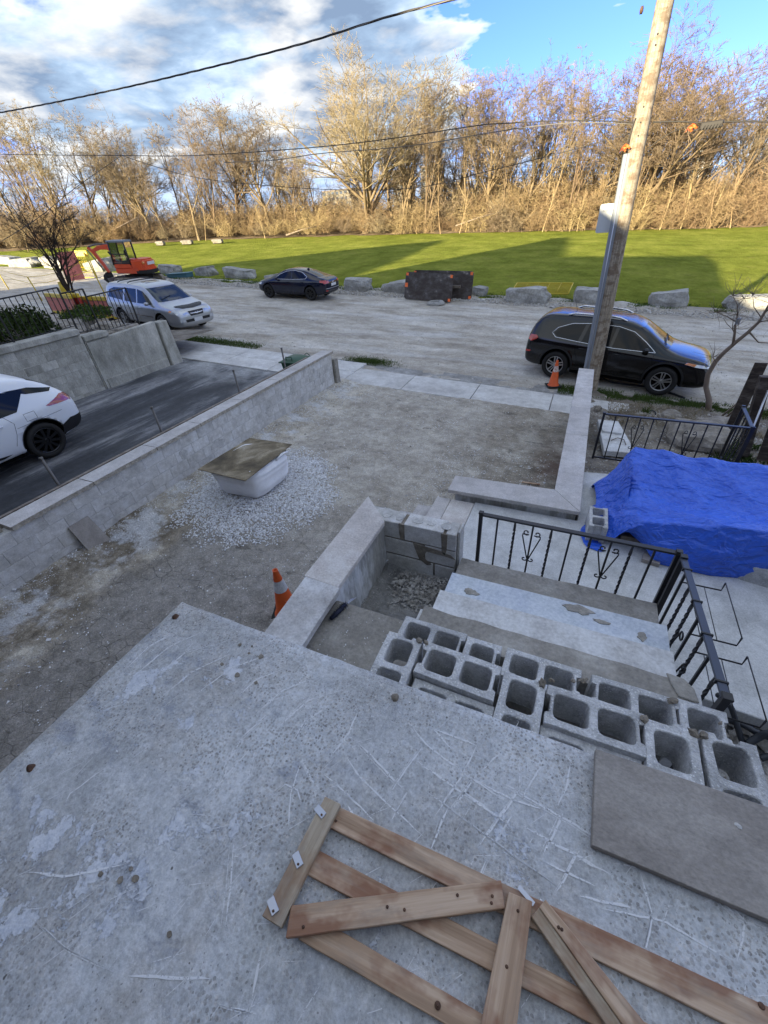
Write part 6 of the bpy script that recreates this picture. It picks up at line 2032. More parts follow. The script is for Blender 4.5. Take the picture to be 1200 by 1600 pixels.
# metal clips and nails
for i, (px, a) in enumerate((((-0.499, 0.325, -1.577), -18), ((-0.498, 0.190, -1.577), -32), ((-0.506, 0.074, -1.577), -30))):
    p = Vector(px)
    mb = MB().cbox((p.x, p.y, -1.577), (0.040, 0.022, 0.003), Matrix.Rotation(R(a), 3, 'Z'))
    o = part('metal_clip', mb, M['zinc'], pf, bevel=0.0008)
    q = p + Matrix.Rotation(R(a), 3, 'Z') @ Vector((0.012, -0.003, 0))
    part('nail', MB().lathe([(0.0035, 0), (0.0035, 0.0025), (0.0, 0.003)], (q.x, q.y, -1.5755), n=8), M['rust'], o)
def nail(p, r_=0.0042):
    part('nail', MB().lathe([(r_, -0.002), (r_, 0.0010), (0.0005, 0.0016)], (p[0], p[1], p[2]), n=8), M['rust'], pf)
for p in ((0.065, 0.342, -1.577), (0.066, 0.327, -1.577), (-0.154, 0.217, -1.577), (-0.400, 0.073, -1.577), (-0.201, 0.203, -1.577), (0.136, 0.340, -1.579), (0.127, 0.223, -1.579), (0.248, 0.348, -1.573), (0.240, 0.349, -1.573), (-0.443, 0.327, -1.599), (-0.016, 0.092, -1.599), (-0.026, 0.305, -1.577)):
    nail(p)
for p, r_ in (((-0.016, 0.092, -1.599), .008), ((0.698, 0.406, -1.599), .007)):
    part('knot', MB().lathe([(r_, -0.002), (r_, 0.0006), (r_ * 0.4, 0.0009), (0.0005, 0.0009)], (p[0], p[1], p[2]), n=12), M['rust'], pf)
part('metal_strip', MB().cbox(((0.153, 0.384, -1.590)), (0.05, 0.012, 0.003), Matrix.Rotation(R(-25), 3, 'Z')), M['zinc'], pf)

mb = MB().prism([(0.321, 0.879, -1.590)[:2], (0.318, 0.578, -1.590)[:2], (1.45, 0.60), (1.55, 0.915)], -1.614, -1.588)
tag(part('stone_slab', mb, M['taupe'], None, bevel=0.002), 'large flat taupe stone slab lying on the porch edge over the blocks', 'stone slab')
p = (0.720, 0.800, -1.587)
tag(clod((p[0], p[1], -1.585), 0.013, 31, 'mortar_crumb', 'mortar', 0.35), 'dried grey mortar splash stuck on the taupe slab', 'mortar splash')

# ================================================================== POLE, WIRES, SIGN
pl_ = thing('utility_pole', 'weathered wooden utility pole leaning slightly right with a grey conduit on its left side', 'utility pole', (0.50, 12.2, zroad(0.5)))
P0 = Vector((0.47, 12.2, zroad(0.5) - 0.3)); P1 = Vector((0.09, 12.33, 6.2))
mb = MB()
N = 26
pts = [P0.lerp(P1, i / N) + Vector((0.008 * nz(i * .3, 0, 1), 0, 0)) for i in range(N + 1)]
mb.tube(pts, [0.175 - 0.045 * i / N for i in range(N + 1)], 20)
part('shaft', mb, M['pole'], pl_)
ax = (P1 - P0).normalized()
def onpole(z): return P0 + (P1 - P0) * ((z - P0.z) / (P1.z - P0.z))
mb = MB()
off = Vector((-0.185, -0.06, 0))
a = onpole(-4.15) + off; b_ = onpole(0.72) + Vector((-0.155, -0.06, 0))
for (w0) in (1,):
    side = Vector((0.075, -0.02, 0)); dp_ = Vector((0.0, -0.05, 0))
    v = []
    for p in (a, b_):
        v += [p - side, p - side * 0.8 + dp_, p - side * 0.3 + dp_ * 1.35, p + side * 0.3 + dp_ * 1.35, p + side * 0.8 + dp_, p + side]
    mb.add(v, [(i, (i + 1) % 6, 6 + (i + 1) % 6, 6 + i) for i in range(6)] + [tuple(range(5, -1, -1)), tuple(range(6, 12))])
part('conduit', mb, M['conduit'], pl_)
part('conduit_strip', MB().tube([a + Vector((0, -0.075, 0)), b_ + Vector((0, -0.075, 0))], 0.012, 6), M['zinc'], pl_)
for z, m_, hgt in ((0.0, 'wire', 0.02), (-0.17, 'whiteband', 0.02)):
    c = onpole(z)
    part('band', MB().lathe([(0.150, -hgt), (0.152, hgt)], c, ax, n=20), M[m_], pl_)
for (px, py) in ((1025, 50), (1032, 66), (1017, 162), (998, 211), (1008, 188)):
    zc = 2.77 - (py / 235.0) * 2.0
    c = onpole(zc)
    q = c + Vector((-0.02 + 0.08 * nz(py, 0, 0), -0.150, 0))
    part('bolt', MB().lathe([(0.014, 0), (0.014, 0.012), (0.0, 0.016)], q + Vector((0, 0.008, 0)), (0, -1, 0), n=8), M['wire'], pl_)
mb = MB().tube([onpole(0.70) + Vector((-0.17, -0.1, 0)), onpole(0.95) + Vector((-0.18, -0.1, 0)), onpole(1.15) + Vector((-0.15, -0.1, 0)), onpole(1.25) + Vector((-0.12, -0.1, 0))], 0.012, 6)
part('cable_tail', mb, M['wire'], pl_)
part('insulator', MB().lathe([(0.02, 0), (0.05, 0.01), (0.05, 0.05), (0.02, 0.06)], (-0.17, 12.3, 2.72), (1, 0, 0), n=12), M['rust'], pl_)
def ribb(loc, lab, s=0.6):
    mb = MB()
    rr = random.Random(5)
    for k in range(5):
        x, y, z = loc
        pts = [(x, y, z)]
        for q in range(4):
            x += rr.uniform(-.05, .06) * s; z -= rr.uniform(.0, .06) * s; pts.append((x, y + rr.uniform(-.03, .03), z))
        vs = []
        for p in pts: vs += [(p[0] - .02 * s, p[1], p[2] - .02 * s), (p[0] + .02 * s, p[1], p[2] + .02 * s), (p[0] + .02 * s, p[1] + .004, p[2] + .02 * s), (p[0] - .02 * s, p[1] + .004, p[2] - .02 * s)]
        fs = []
        for q in range(4):
            for e in range(4): fs.append((q * 4 + e, q * 4 + (e + 1) % 4, q * 4 + 4 + (e + 1) % 4, q * 4 + 4 + e))
        mb.add(vs, fs)
    tag(part('ribbon_knot', mb, M['ribbon'], None, fix=False), lab, 'ribbon')
ribb((0.05, 12.08, 0.86), 'orange ribbon tied at the top of the grey conduit')
ribb((1.15, 12.3, 1.05), 'orange ribbon hanging from the cable right of the pole', 0.6)

def cable(pts, r_, mat, lab, n=6, sag=0.0, braid=0, name='overhead_cable'):
    P_ = [Vector(p) for p in pts]; Q = []
    for i in range(len(P_) - 1):
        p0 = P_[max(0, i - 1)]; p1 = P_[i]; p2 = P_[i + 1]; p3 = P_[min(len(P_) - 1, i + 2)]
        for k in range(10):
            t_ = k / 10
            Q.append(0.5 * ((2 * p1) + (-p0 + p2) * t_ + (2 * p0 - 5 * p1 + 4 * p2 - p3) * t_ ** 2 + (-p0 + 3 * p1 - 3 * p2 + p3) * t_ ** 3))
    Q.append(P_[-1])
    if not braid:
        o = part(name, MB().tube(Q, r_, n), M[mat])
        tag(o, lab, 'cable')
        return o
    t = thing(name, lab, 'cable', P_[0])
    # resample finely and wind strands round each other
    fine = []
    for i in range(len(Q) - 1):
        m_ = max(1, int((Q[i + 1] - Q[i]).length / 0.07))
        for k in range(m_): fine.append(Q[i].lerp(Q[i + 1], k / m_))
    fine.append(Q[-1])
    for s in range(braid):
        pts2 = []
        for i, p in enumerate(fine):
            an = i * 0.30 + s * 2 * math.pi / braid
            pts2.append(p + Vector((0, math.cos(an), math.sin(an))) * r_ * 1.0)
        part('strand', MB().tube(pts2, r_, 5), M['wirelit' if s == 0 else 'wire'], t)
    return t
cable([(-3.005, 12.300, 3.463), (-3.718, 12.300, 3.477), (-5.214, 12.300, 3.494), (-7.197, 12.300, 3.458), (-9.737, 12.300, 3.488), (-13.865, 12.300, 3.592), (-19.612, 12.300, 3.828), (-28.505, 12.300, 4.333)], 0.011, 'wire', 'thick twisted overhead cable crossing the sky from upper right to the left edge', braid=3)
cable([(0.299, 12.300, 1.174), (-0.976, 12.300, 1.367), (-2.499, 12.300, 1.501), (-3.141, 12.300, 1.536), (-5.362, 12.300, 1.558), (-7.789, 12.300, 1.651), (-11.607, 12.300, 1.900), (-14.520, 12.300, 2.199), (-20.687, 12.300, 2.865), (-27.363, 12.300, 3.654)], 0.010, 'wire', 'black overhead cable from the pole to the left edge at tree height')
cable([(0.189, 12.350, 1.174), (-0.973, 12.350, 1.333), (-2.288, 12.350, 1.388), (-4.714, 12.350, 1.374), (-7.249, 12.350, 1.496), (-8.705, 12.350, 1.512), (-10.513, 12.350, 1.636)], 0.009, 'wirelit', 'thin pale cable just under the black one left of the pole')
cable([(-14.638, 12.400, 2.217), (-11.924, 12.400, 1.446), (-8.897, 12.400, 0.960), (-6.327, 12.400, 0.663), (-4.415, 12.400, 0.570), (-2.811, 12.400, 0.720), (-1.148, 12.400, 0.888), (0.107, 12.400, 1.054)], 0.008, 'wire', 'sagging black cable hanging below the others between pole and trees')
cable([(-14.520, 12.300, 2.199), (-14.857, 10.600, 1.416), (-14.755, 9.000, 0.698), (-14.534, 7.600, 0.200), (-14.505, 6.500, -0.157)], 0.008, 'wire', 'drop cable running down to the left edge in front of the young dark tree')
cable([(0.057, 12.300, 1.241), (-0.276, 12.300, 1.432), (-0.616, 12.300, 1.380), (-0.910, 12.300, 1.339)], 0.009, 'wire', 'short looped jumper cable just left of the pole')
jb = cable([(0.469, 12.300, 1.163), (0.914, 12.300, 1.119), (1.353, 12.300, 1.047), (1.869, 12.300, 1.003), (2.371, 12.300, 0.942), (3.234, 12.300, 0.821)], 0.014, 'wire', 'cable with a splice box running right from the pole')
mb = MB(); p = Vector((1.484, 12.300, 1.023))
mb.cbox(p + Vector((0, 0, -0.02)), (0.36, 0.10, 0.11))
part('splice_box', mb, M['wire'], None, bevel=0.015)
bpy.data.objects['splice_box'].parent = jb
for k in range(6):
    part('fin', MB().cbox(p + Vector((-0.13 + k * 0.05, -0.06, -0.05)), (0.018, 0.03, 0.08), Matrix.Rotation(0.5, 3, 'Y')), M['wire'], jb)
cable([(0.487, 12.300, 0.771), (0.753, 12.300, 0.934), (1.047, 12.300, 1.030), (1.195, 12.300, 1.057)], 0.008, 'wire', 'thin cable rising from the pole to the splice box')

sg = thing('road_sign', 'back of a small white metal sign fixed beside the pole', 'sign', (0.02, 12.45, -0.35))
mb = MB()
pts = []
w_, h_ = 0.19, 0.27
for cx, cz, a0 in ((w_ - .04, h_ - .04, 0), (-w_ + .04, h_ - .04, 90), (-w_ + .04, -h_ + .04, 180), (w_ - .04, -h_ + .04, 270)):
    for k in range(4):
        a = R(a0 + 30 * k); pts.append((cx + .04 * math.cos(a), cz + .04 * math.sin(a)))
c = Vector((0.0, 12.47, -0.36))
mb.prism(pts, 0, 0.004, fn=lambda a, b_, d: (c.x + a, c.y + d, c.z + b_))
part('sign_plate', mb, M['signback'], sg)
part('mounting_strap', MB().box(-0.12, 0.16, 12.455, 12.468, -0.22, -0.19), M['zinc'], sg)

# green wheeled bin peeping over the wall end
gbn = thing('green_bin', 'dark green wheeled bin with a domed lid behind the end of the long wall', 'bin', (-7.45, 9.85, zroad(-7.4)))
zb = zroad(-7.4); x, y = -7.45, 9.85
mb = MB().add([(x - .24, y - .26, zb), (x + .24, y - .26, zb), (x + .24, y + .26, zb), (x - .24, y + .26, zb), (x - .29, y - .33, zb + .62), (x + .29, y - .33, zb + .62), (x + .29, y + .33, zb + .62), (x - .29, y + .33, zb + .62)],
              [(0, 3, 2, 1), (4, 5, 6, 7), (0, 1, 5, 4), (1, 2, 6, 5), (2, 3, 7, 6), (3, 0, 4, 7)])
part('bin_body', mb, M['greenbin'], gbn, bevel=0.03)
mb = MB().grid(lambda u, v_: (x + (u - .5) * .64, y + (v_ - .5) * .72, zb + .63 + .10 * (1 - abs(2 * u - 1) ** 3) * (1 - abs(2 * v_ - 1) ** 3)), 14, 14)
part('lid', mb, M['greenbin'], gbn, fix=False)
part('lid_rim', MB().box(x - .33, x + .33, y - .37, y + .37, zb + .60, zb + .635), M['greenbin'], gbn, bevel=0.01)
part('handle', MB().tube([(x - .1, y - .28, zb + .66), (x - .1, y - .28, zb + .76), (x + .1, y - .28, zb + .76), (x + .1, y - .28, zb + .66)], 0.015, 6), M['greenbin'], gbn)
part('latch', MB().tube([(x + .12, y + .30, zb + .66), (x + .2, y + .34, zb + .72), (x + .3, y + .33, zb + .66)], 0.012, 6), M['greenbin'], gbn)
for s in (-1, 1):
    part('wheel', MB().lathe([(0.001, 0), (.09, 0), (.09, .05), (.001, .05)], (x + s * .27 - .025, y - .2, zb + .09), (1, 0, 0), n=16), M['rubber'], gbn)

# steel road plates leaning on the boulder
def plate(p0, p1, h, y_lean, lab):
    a = Vector(p0); b_ = Vector(p1); d = (b_ - a); L_ = d.length; d.normalize()
    t = thing('steel_plate', lab, 'steel plate', a)
    up = Vector((0, y_lean, h)); n_ = d.cross(up).normalized() * 0.025
    H_ = up.length; up.normalize()
    def P(s, q, k=0): return a + d * s + up * q + n_ * k
    c = 0.10
    pl = [(c, 0), (L_ - c, 0), (L_, c), (L_, H_ - c), (L_ - c, H_), (c, H_), (0, H_ - c), (0, c)]
    mb = MB().prism(pl, -1, 1, fn=lambda s, q, k: tuple(P(s, q, k)))
    part('plate', mb, M['plateblack'], t)
    for (s, q, w2_, h2) in ((0.10, H_ - 0.11, .14, .13), (L_ - 0.10, H_ - 0.11, .13, .14), (0.08, H_ * 0.52, .18, .20), (L_ - 0.10, 0.10, .13, .13)):
        pl = [(s - w2_ / 2, q - h2 / 2), (s + w2_ / 2, q - h2 / 2), (s + w2_ / 2, q + h2 / 2), (s - w2_ / 2, q + h2 / 2)]
        pl = [(min(max(u_, 0.0), L_), min(max(v_, 0.0), H_)) for u_, v_ in pl]
        for k_ in ((1.02, 1.10),):
            mb = MB().prism(pl, -k_[1], -k_[0], fn=lambda s_, q_, k: tuple(P(s_, q_, k)))
            part('orange_mark', mb, M['ribbon'], t)
            mb = MB().prism(pl, k_[0], k_[1], fn=lambda s_, q_, k: tuple(P(s_, q_, k)))
            part('orange_mark', mb, M['ribbon'], t)
    return t, P, L_, H_
M['plateblack'] = mottle('scuffed_black_plate', [(0.3, (0.035, 0.022, 0.017)), (0.5, (0.055, 0.043, 0.036)), (0.62, (0.09, 0.08, 0.075)), (0.70, (0.28, 0.24, 0.20))], 2.2, 9, 0.6, 0.3, 30, 0.004, world_space=True, stretch=(1, 1, 1.6))
plate((-5.75 - 3.3, 23.55, zroad(-8.4) + 0.02), (-5.75, 23.62, zroad(-5.8) + 0.02), 1.27, 0.32, 'rear black steel road plate with orange corners leaning on the boulder')
t_, P_, L_, H_ = plate((-9.22, 22.75, zroad(-9.2) + 0.02), (-6.55, 22.55, zroad(-6.5) + 0.02), 1.22, 0.45, 'front black steel road plate with orange marks leaning on the boulder')
a = Vector((-5.75 - 1.1, 23.60, zroad(-6.3) + 0.62))
tag(part('timber_strut', MB().cbox(a, (1.0, 0.10, 0.14), Matrix.Rotation(0.03, 3, 'Y')), M['oldwood'], None, bevel=0.01), 'pale timber strut wedged against the rear black plate', 'timber')
ring = thing('concrete_ring', 'flat pale ring with a dark hole lying on the road by the front black plate', 'ring', (-7.20, 22.05, zroad(-7.2)))
part('ring', MB().lathe([(0.20, 0.02), (0.20, 0.12), (0.36, 0.14), (0.46, 0.06), (0.46, 0.0)], (-7.20, 22.05, zroad(-7.2)), n=28), M['boulder'], ring)
part('cover', MB().lathe([(0.001, 0.05), (0.20, 0.05)], (-7.20, 22.05, zroad(-7.2)), n=28), M['dark'], ring)  # near-black disc puts the shade of the ring's open hole into colour

# yellow barrier frame behind a boulder
yb = thing('yellow_barrier', 'yellow steel mesh barrier lying on the grass behind a boulder', 'barrier', (-3.0, 25.4, zland(-3, 25.4)))
x0, x1, yy0, yy1 = -4.0, -1.1, 25.1, 26.5
zl_ = zland(-2.5, 25.5) + 0.50
def yt(p, q, r_=0.022, nm='tube'):
    part(nm, MB().tube([p, q], r_, 6), M['yellow'], yb)
for (a, b_) in (((x0, yy0, zl_ - .25), (x1, yy0, zl_ - .30)), ((x0 + .1, yy1, zl_ + .06), (x1 + .1, yy1, zl_)), ((x0, yy0, zl_ - .25), (x0 + .1, yy1, zl_ + .06)), ((x1, yy0, zl_ - .30), (x1 + .1, yy1, zl_))):
    yt(a, b_, 0.028, 'frame_tube')
for k in range(1, 9):
    t_ = k / 9
    yt((x0 + .1 * t_, yy0 + (yy1 - yy0) * t_, zl_ - .25 + .31 * t_), (x1 + .1 * t_, yy0 + (yy1 - yy0) * t_, zl_ - .30 + .30 * t_), 0.018, 'mesh_wire')
for k in (1, 2, 3, 4):
    x = x0 + (x1 - x0) * k / 5
    yt((x, yy0, zl_ - .27), (x + .1, yy1, zl_ + .03), 0.012, 'cross_wire')

# ---- crooked sapling at the right, its own branches
sp_ = thing('bare_sapling', 'crooked bare sapling with pale trunk standing in the verge right of the black car', 'tree', (3.154, 11.771, -4.369))
zb_ = (3.154, 11.771, -4.369)
Yp = 11.7
tr = [(3.138, 11.700, -4.392), (3.059, 11.700, -4.076), (2.896, 11.700, -3.777), (2.834, 11.700, -3.478), (2.870, 11.650, -3.170), (2.936, 11.600, -2.971), (3.034, 11.500, -2.738), (3.158, 11.400, -2.491), (3.243, 11.300, -2.257), (3.240, 11.200, -2.035), (3.221, 11.000, -1.621)]
part('trunk', MB().tube(tr, [.070, .060, .054, .050, .046, .042, .038, .034, .028, .022, .014], 10), M['palebark'], sp_)
br_ = [([(3.025, 11.500, -2.779), (2.966, 11.500, -2.518), (2.923, 11.500, -2.365), (2.884, 11.500, -2.166)], .030), ([(2.971, 11.500, -2.531), (2.894, 11.500, -2.442)], .014), ([(3.171, 11.400, -2.465), (3.412, 11.400, -2.675), (3.738, 11.400, -2.690)], .018),
       ([(2.911, 11.500, -2.302), (2.682, 11.400, -2.173), (2.468, 11.300, -2.082)], .012), ([(2.888, 11.500, -2.178), (2.789, 11.400, -1.954), (2.655, 11.400, -1.787)], .012), ([(3.243, 11.300, -2.257), (3.395, 11.200, -2.199)], .014),
       ([(3.257, 11.300, -2.184), (3.029, 11.200, -1.966), (2.922, 11.200, -1.736)], .010), ([(2.807, 11.400, -2.002), (2.864, 11.400, -1.836)], .007), ([(2.875, 11.650, -3.184), (2.777, 11.600, -3.061)], .010), ([(3.249, 11.200, -2.059), (3.307, 11.100, -1.902)], .012)]
mb = MB()
for pts, r_ in br_:
    mb.tube(pts, [r_ * (1 - 0.6 * i / (len(pts) - 1)) for i in range(len(pts))], 7)
rr = random.Random(8)
for pts, r_ in br_:
    e = Vector(pts[-1])
    for k in range(14):
        d = Vector((rr.uniform(-1, 1), rr.uniform(-.8, .3), rr.uniform(-.3, 1))).normalized()
        m1 = e + d * rr.uniform(.1, .25); m2 = m1 + (d + Vector((rr.uniform(-.6, .6), rr.uniform(-.6, .6), rr.uniform(-.3, .6)))) * rr.uniform(.08, .2)
        mb.tube([e, m1, m2], [.005, .0035, .002], 3, cap=False)
tag(part('branches', mb, M['palebark'], sp_, fix=False), kind='stuff')
part('bird_box', MB().cbox((2.927, 11.450, -2.280), (0.07, 0.05, 0.12)), M['conduit'], sp_)

# dark stained fence boards at the right edge
fe = thing('dark_fence', 'dark stained wooden fence post and boards at the right edge of the garden', 'fence', (2.95, 9.3, zg(2.95, 9.3)))
def fboard(p0, p1, w_, th, name='board', top=None):
    a = Vector(p0); b_ = Vector(p1)
    mb = MB(); d = (b_ - a)
    s = Vector((w_ / 2, 0, 0)); t_ = Vector((0, th / 2, 0))
    v = [a - s - t_, a + s - t_, a + s + t_, a - s + t_, b_ - s - t_, b_ + s - t_, b_ + s + t_, b_ - s + t_]
    mb.add(v, [(0, 3, 2, 1), (4, 5, 6, 7), (0, 1, 5, 4), (1, 2, 6, 5), (2, 3, 7, 6), (3, 0, 4, 7)])
    return part(name, mb, M['darkfence'], fe, bevel=0.004)
fboard((3.05, 9.6, -3.9), (3.05, 9.6, -2.60), 0.19, 0.03)
q0 = (2.564, 6.857, -3.400); q1 = (2.731, 8.200, -2.401)
fboard((2.867, 8.000, -3.699), (2.672, 8.000, -2.361), 0.15, 0.12, 'post')
fboard((2.952, 7.500, -3.518), (2.814, 7.500, -2.302), 0.14, 0.03)
part('pale_rail', MB().tube([(2.592, 7.300, -3.137), (2.742, 7.900, -2.540)], 0.014, 6), M['zinc'], fe)
# dead cut branches by the fence
for i, (pts, lab) in enumerate((([(3.086, 10.500, -3.987), (3.186, 10.300, -3.613), (3.282, 10.200, -3.405), (3.268, 10.100, -3.202)], 'longer dead cut branch leaning by the dark fence'), ([(3.142, 10.400, -3.969), (3.172, 10.200, -3.686), (3.369, 10.200, -3.585)], 'shorter dead cut branch lying by the dark fence'))):
    tag(part('cut_branch', MB().tube(pts, [.022, .018, .014, .009][:len(pts)], 6), M['palebark']), lab, 'branch')

# cables lying on the verge
hose([(0.519, 13.582, -4.211), (1.071, 13.044, -4.244), (1.719, 13.029, -4.283), (2.324, 12.804, -4.319), (2.735, 12.483, -4.344)], 0.028, 'black corrugated pipe lying on the grass verge beside the black car')
o = part('hose_loop', MB().tube([Vector((1.818, 10.750, -4.289)) + Vector((0.09 * math.cos(R(a)), 0, 0.10 + 0.10 * math.sin(R(a)))) for a in range(-20, 210, 20)], 0.014, 6), M['hose'])
tag(o, 'short black hose loop sticking out of the soil by the pavement end', 'hose')


# ================================================================== VEHICLES
def body_mesh(stations, arches, arch_r, paint):
    """loft closed cross-sections along x, smooth, cut the wheel arches"""
    rings = []
    for (x, zb, hw, zs, wt, zt) in stations:
        half = [(0, zb), (hw * .84, zb), (hw * .975, zb + .09), (hw, zb + (zs - zb) * .5), (hw * .99, zs - .09), (hw * .955, zs),
                (wt + (hw * .955 - wt) * .15, zs + (zt - zs) * .80), (wt * .985, zt - .028), (wt * .80, zt + .004), (0, zt + .014)]
        ring = half + [(-y, z) for y, z in reversed(half[1:-1])]
        rings.append([(x, y, z) for y, z in ring])
    n = len(rings[0])
    mb = MB()
    mb.add([p for r_ in rings for p in r_], [(i * n + k, i * n + (k + 1) % n, (i + 1) * n + (k + 1) % n, (i + 1) * n + k) for i in range(len(rings) - 1) for k in range(n)])
    mb.f.append(tuple(range(n))); mb.m.append(0); mb.s.append(True)
    mb.f.append(tuple((len(rings) - 1) * n + k for k in range(n - 1, -1, -1))); mb.m.append(0); mb.s.append(True)
    me = mb.mesh('body', [paint, M['dark']])
    fix_normals(me)
    o = bpy.data.objects.new('body', me); COL.objects.link(o)
    s = o.modifiers.new('s', 'SUBSURF'); s.levels = s.render_levels = 2
    cut = MB()
    for ax in arches:
        for sd in (-1, 1):
            cut.cyl((ax, sd * .55, arch_r[1]), (ax, sd * 1.3, arch_r[1]), arch_r[0], n=36, mi=1)
    cm = cut.mesh('c', [paint, M['dark']]); fix_normals(cm)
    co = bpy.data.objects.new('c', cm); COL.objects.link(co)
    b_ = o.modifiers.new('b', 'BOOLEAN'); b_.operation = 'DIFFERENCE'; b_.object = co; b_.solver = 'EXACT'
    bpy.context.view_layer.update()
    dg = bpy.context.evaluated_depsgraph_get()
    new = bpy.data.meshes.new_from_object(o.evaluated_get(dg))
    # a plain smoothed copy to drop decals on
    o.modifiers.remove(b_)
    bpy.context.view_layer.update()
    dg = bpy.context.evaluated_depsgraph_get()
    smooth = bpy.data.meshes.new_from_object(o.evaluated_get(dg))
    bm = bmesh.new(); bm.from_mesh(smooth); bvh = BVHTree.FromBMesh(bm); bm.free()
    bpy.data.objects.remove(o); bpy.data.objects.remove(co)
    for p in new.polygons: p.use_smooth = p.material_index == 0
    new.name = 'body'
    return new, bvh


def decal(bvh, poly, view, off, mat, name, parent, cell=0.07, sign=1):
    """patch that follows the body skin. view: 'side' (x,z) seen from sign*y; 'front' / 'rear' (y,z); 'top' (x,y)"""
    bm = bmesh.new()
    bm.faces.new([bm.verts.new((a, b_, 0)) for a, b_ in poly])
    lo = [min(p[k] for p in poly) for k in (0, 1)]; hi = [max(p[k] for p in poly) for k in (0, 1)]
    for k in (0, 1):
        c = lo[k] + cell
        while c < hi[k]:
            co = [0, 0, 0]; no = [0, 0, 0]; co[k] = c; no[k] = 1
            bmesh.ops.bisect_plane(bm, geom=bm.verts[:] + bm.edges[:] + bm.faces[:], plane_co=co, plane_no=no)
            c += cell
    mapper = {'side': (lambda a, b_: Vector((a, 3 * sign, b_)), Vector((0, -sign, 0))), 'front': (lambda a, b_: Vector((4, a, b_)), Vector((-1, 0, 0))),
              'rear': (lambda a, b_: Vector((-4, a, b_)), Vector((1, 0, 0))), 'top': (lambda a, b_: Vector((a, b_, 4)), Vector((0, 0, -1)))}[view]
    bad = []
    for v in bm.verts:
        o_ = mapper[0](v.co.x, v.co.y)
        hit, nrm, _, _ = bvh.ray_cast(o_, mapper[1])
        if hit is None:
            hit, nrm, _, _ = bvh.find_nearest(o_ + mapper[1] * 2)
        v.co = hit + nrm * off
    bmesh.ops.recalc_face_normals(bm, faces=bm.faces)
    me = bpy.data.meshes.new(name); bm.to_mesh(me); bm.free()
    f0 = me.polygons[0].normal.dot(mapper[1]) if len(me.polygons) else -1
    if f0 > 0: me.flip_normals()
    for p in me.polygons: p.use_smooth = True
    me.materials.append(mat)
    o = bpy.data.objects.new(name, me); COL.objects.link(o); o.parent = parent
    return o


def skin_tube(bvh, pts, view, r_, mat, name, parent, sign=1, closed=False, off=0.0, step=0.05):
    P_ = []
    seq = list(pts) + ([pts[0]] if closed else [])
    for a, b_ in zip(seq[:-1], seq[1:]):
        n = max(1, int(math.hypot(b_[0] - a[0], b_[1] - a[1]) / step))
        for k in range(n): P_.append((a[0] + (b_[0] - a[0]) * k / n, a[1] + (b_[1] - a[1]) * k / n))
    P_.append(seq[-1])
    out = []
    for a, b_ in P_:
        if view == 'side': o_, d = Vector((a, 3 * sign, b_)), Vector((0, -sign, 0))
        elif view == 'front': o_, d = Vector((4, a, b_)), Vector((-1, 0, 0))
        elif view == 'rear': o_, d = Vector((-4, a, b_)), Vector((1, 0, 0))
        else: o_, d = Vector((a, b_, 4)), Vector((0, 0, -1))
        hit, nrm, _, _ = bvh.ray_cast(o_, d)
        if hit is not None: out.append(hit + nrm * off)
    if len(out) > 1:
        return part(name, MB().tube(out, r_, 5), mat, parent, local=True)


def wheel(parent, x, y, r_, wd, rim, spokes, sgn, rim_r=0.66, twin=True):
    t = bpy.data.objects.new('wheel', None)
    # the wheel hub is a small mesh, tyre and spokes hang on it
    hubmb = MB().lathe([(0.001, .012), (.034, .012), (.06, 0), (.06, -.05)], (x, y + sgn * (wd / 2 - .045), r_), (0, sgn, 0), n=16)
    bpy.data.objects.remove(t)
    t = part('wheel', hubmb, M[rim], parent, local=True)
    h = wd / 2; R_ = r_; ri = r_ * rim_r
    prof = [(ri, -h * .8), (ri * 1.06, -h), (R_ * .95, -h * .96), (R_, -h * .7), (R_ * 1.0, -h * .05), (R_ * .985, 0), (R_, h * .05), (R_, h * .7), (R_ * .95, h * .96), (ri * 1.06, h), (ri, h * .82), (ri, -h * .8)]
    part('tyre', MB().lathe(prof, (x, y, r_), (0, 1, 0), n=40), M['rubber'], t, local=True)
    yb = y + sgn * (h * .78)
    part('rim', MB().lathe([(ri, h * .04), (ri * .93, h * .02), (ri * .90, -h * .5), (ri * .88, -h * 1.2), (0.001, -h * 1.25)], (x, yb, r_), (0, sgn, 0), n=40), M['dark' if rim == 'darkalloy' else rim if False else 'dark'], t, local=True)
    part('rim_lip', MB().lathe([(ri * 1.0, 0.0), (ri * .985, .010), (ri * .93, .008), (ri * .90, -.02)], (x, yb, r_), (0, sgn, 0), n=40), M[rim], t, local=True)
    for k in range(spokes):
        mb = MB()
        a0 = 2 * math.pi * k / spokes + 0.3
        for s in ((-1, 1) if twin else (0,)):
            a1 = a0 + s * 0.17
            p0 = Vector((x + .045 * math.cos(a0 + s * .5), yb - sgn * .012, r_ + .045 * math.sin(a0 + s * .5)))
            p1 = Vector((x + ri * .94 * math.cos(a1), yb - sgn * .004, r_ + ri * .94 * math.sin(a1)))
            d = (p1 - p0).normalized(); sd = d.cross(Vector((0, 1, 0))).normalized()
            w0, w1 = (.011, .015) if twin else (.022, .030)
            f_ = Vector((0, sgn * .012, 0)); bk = Vector((0, -sgn * .03, 0))
            v = [p0 - sd * w0 + f_, p0 + sd * w0 + f_, p1 + sd * w1 + f_ * .4, p1 - sd * w1 + f_ * .4, p0 - sd * w0 * 1.3 + bk, p0 + sd * w0 * 1.3 + bk, p1 + sd * w1 * 1.2 + bk, p1 - sd * w1 * 1.2 + bk]
            mb.add(v, [(0, 1, 2, 3), (7, 6, 5, 4), (0, 4, 5, 1), (1, 5, 6, 2), (2, 6, 7, 3), (3, 7, 4, 0)])
        part('spoke', mb, M[rim], t, local=True)


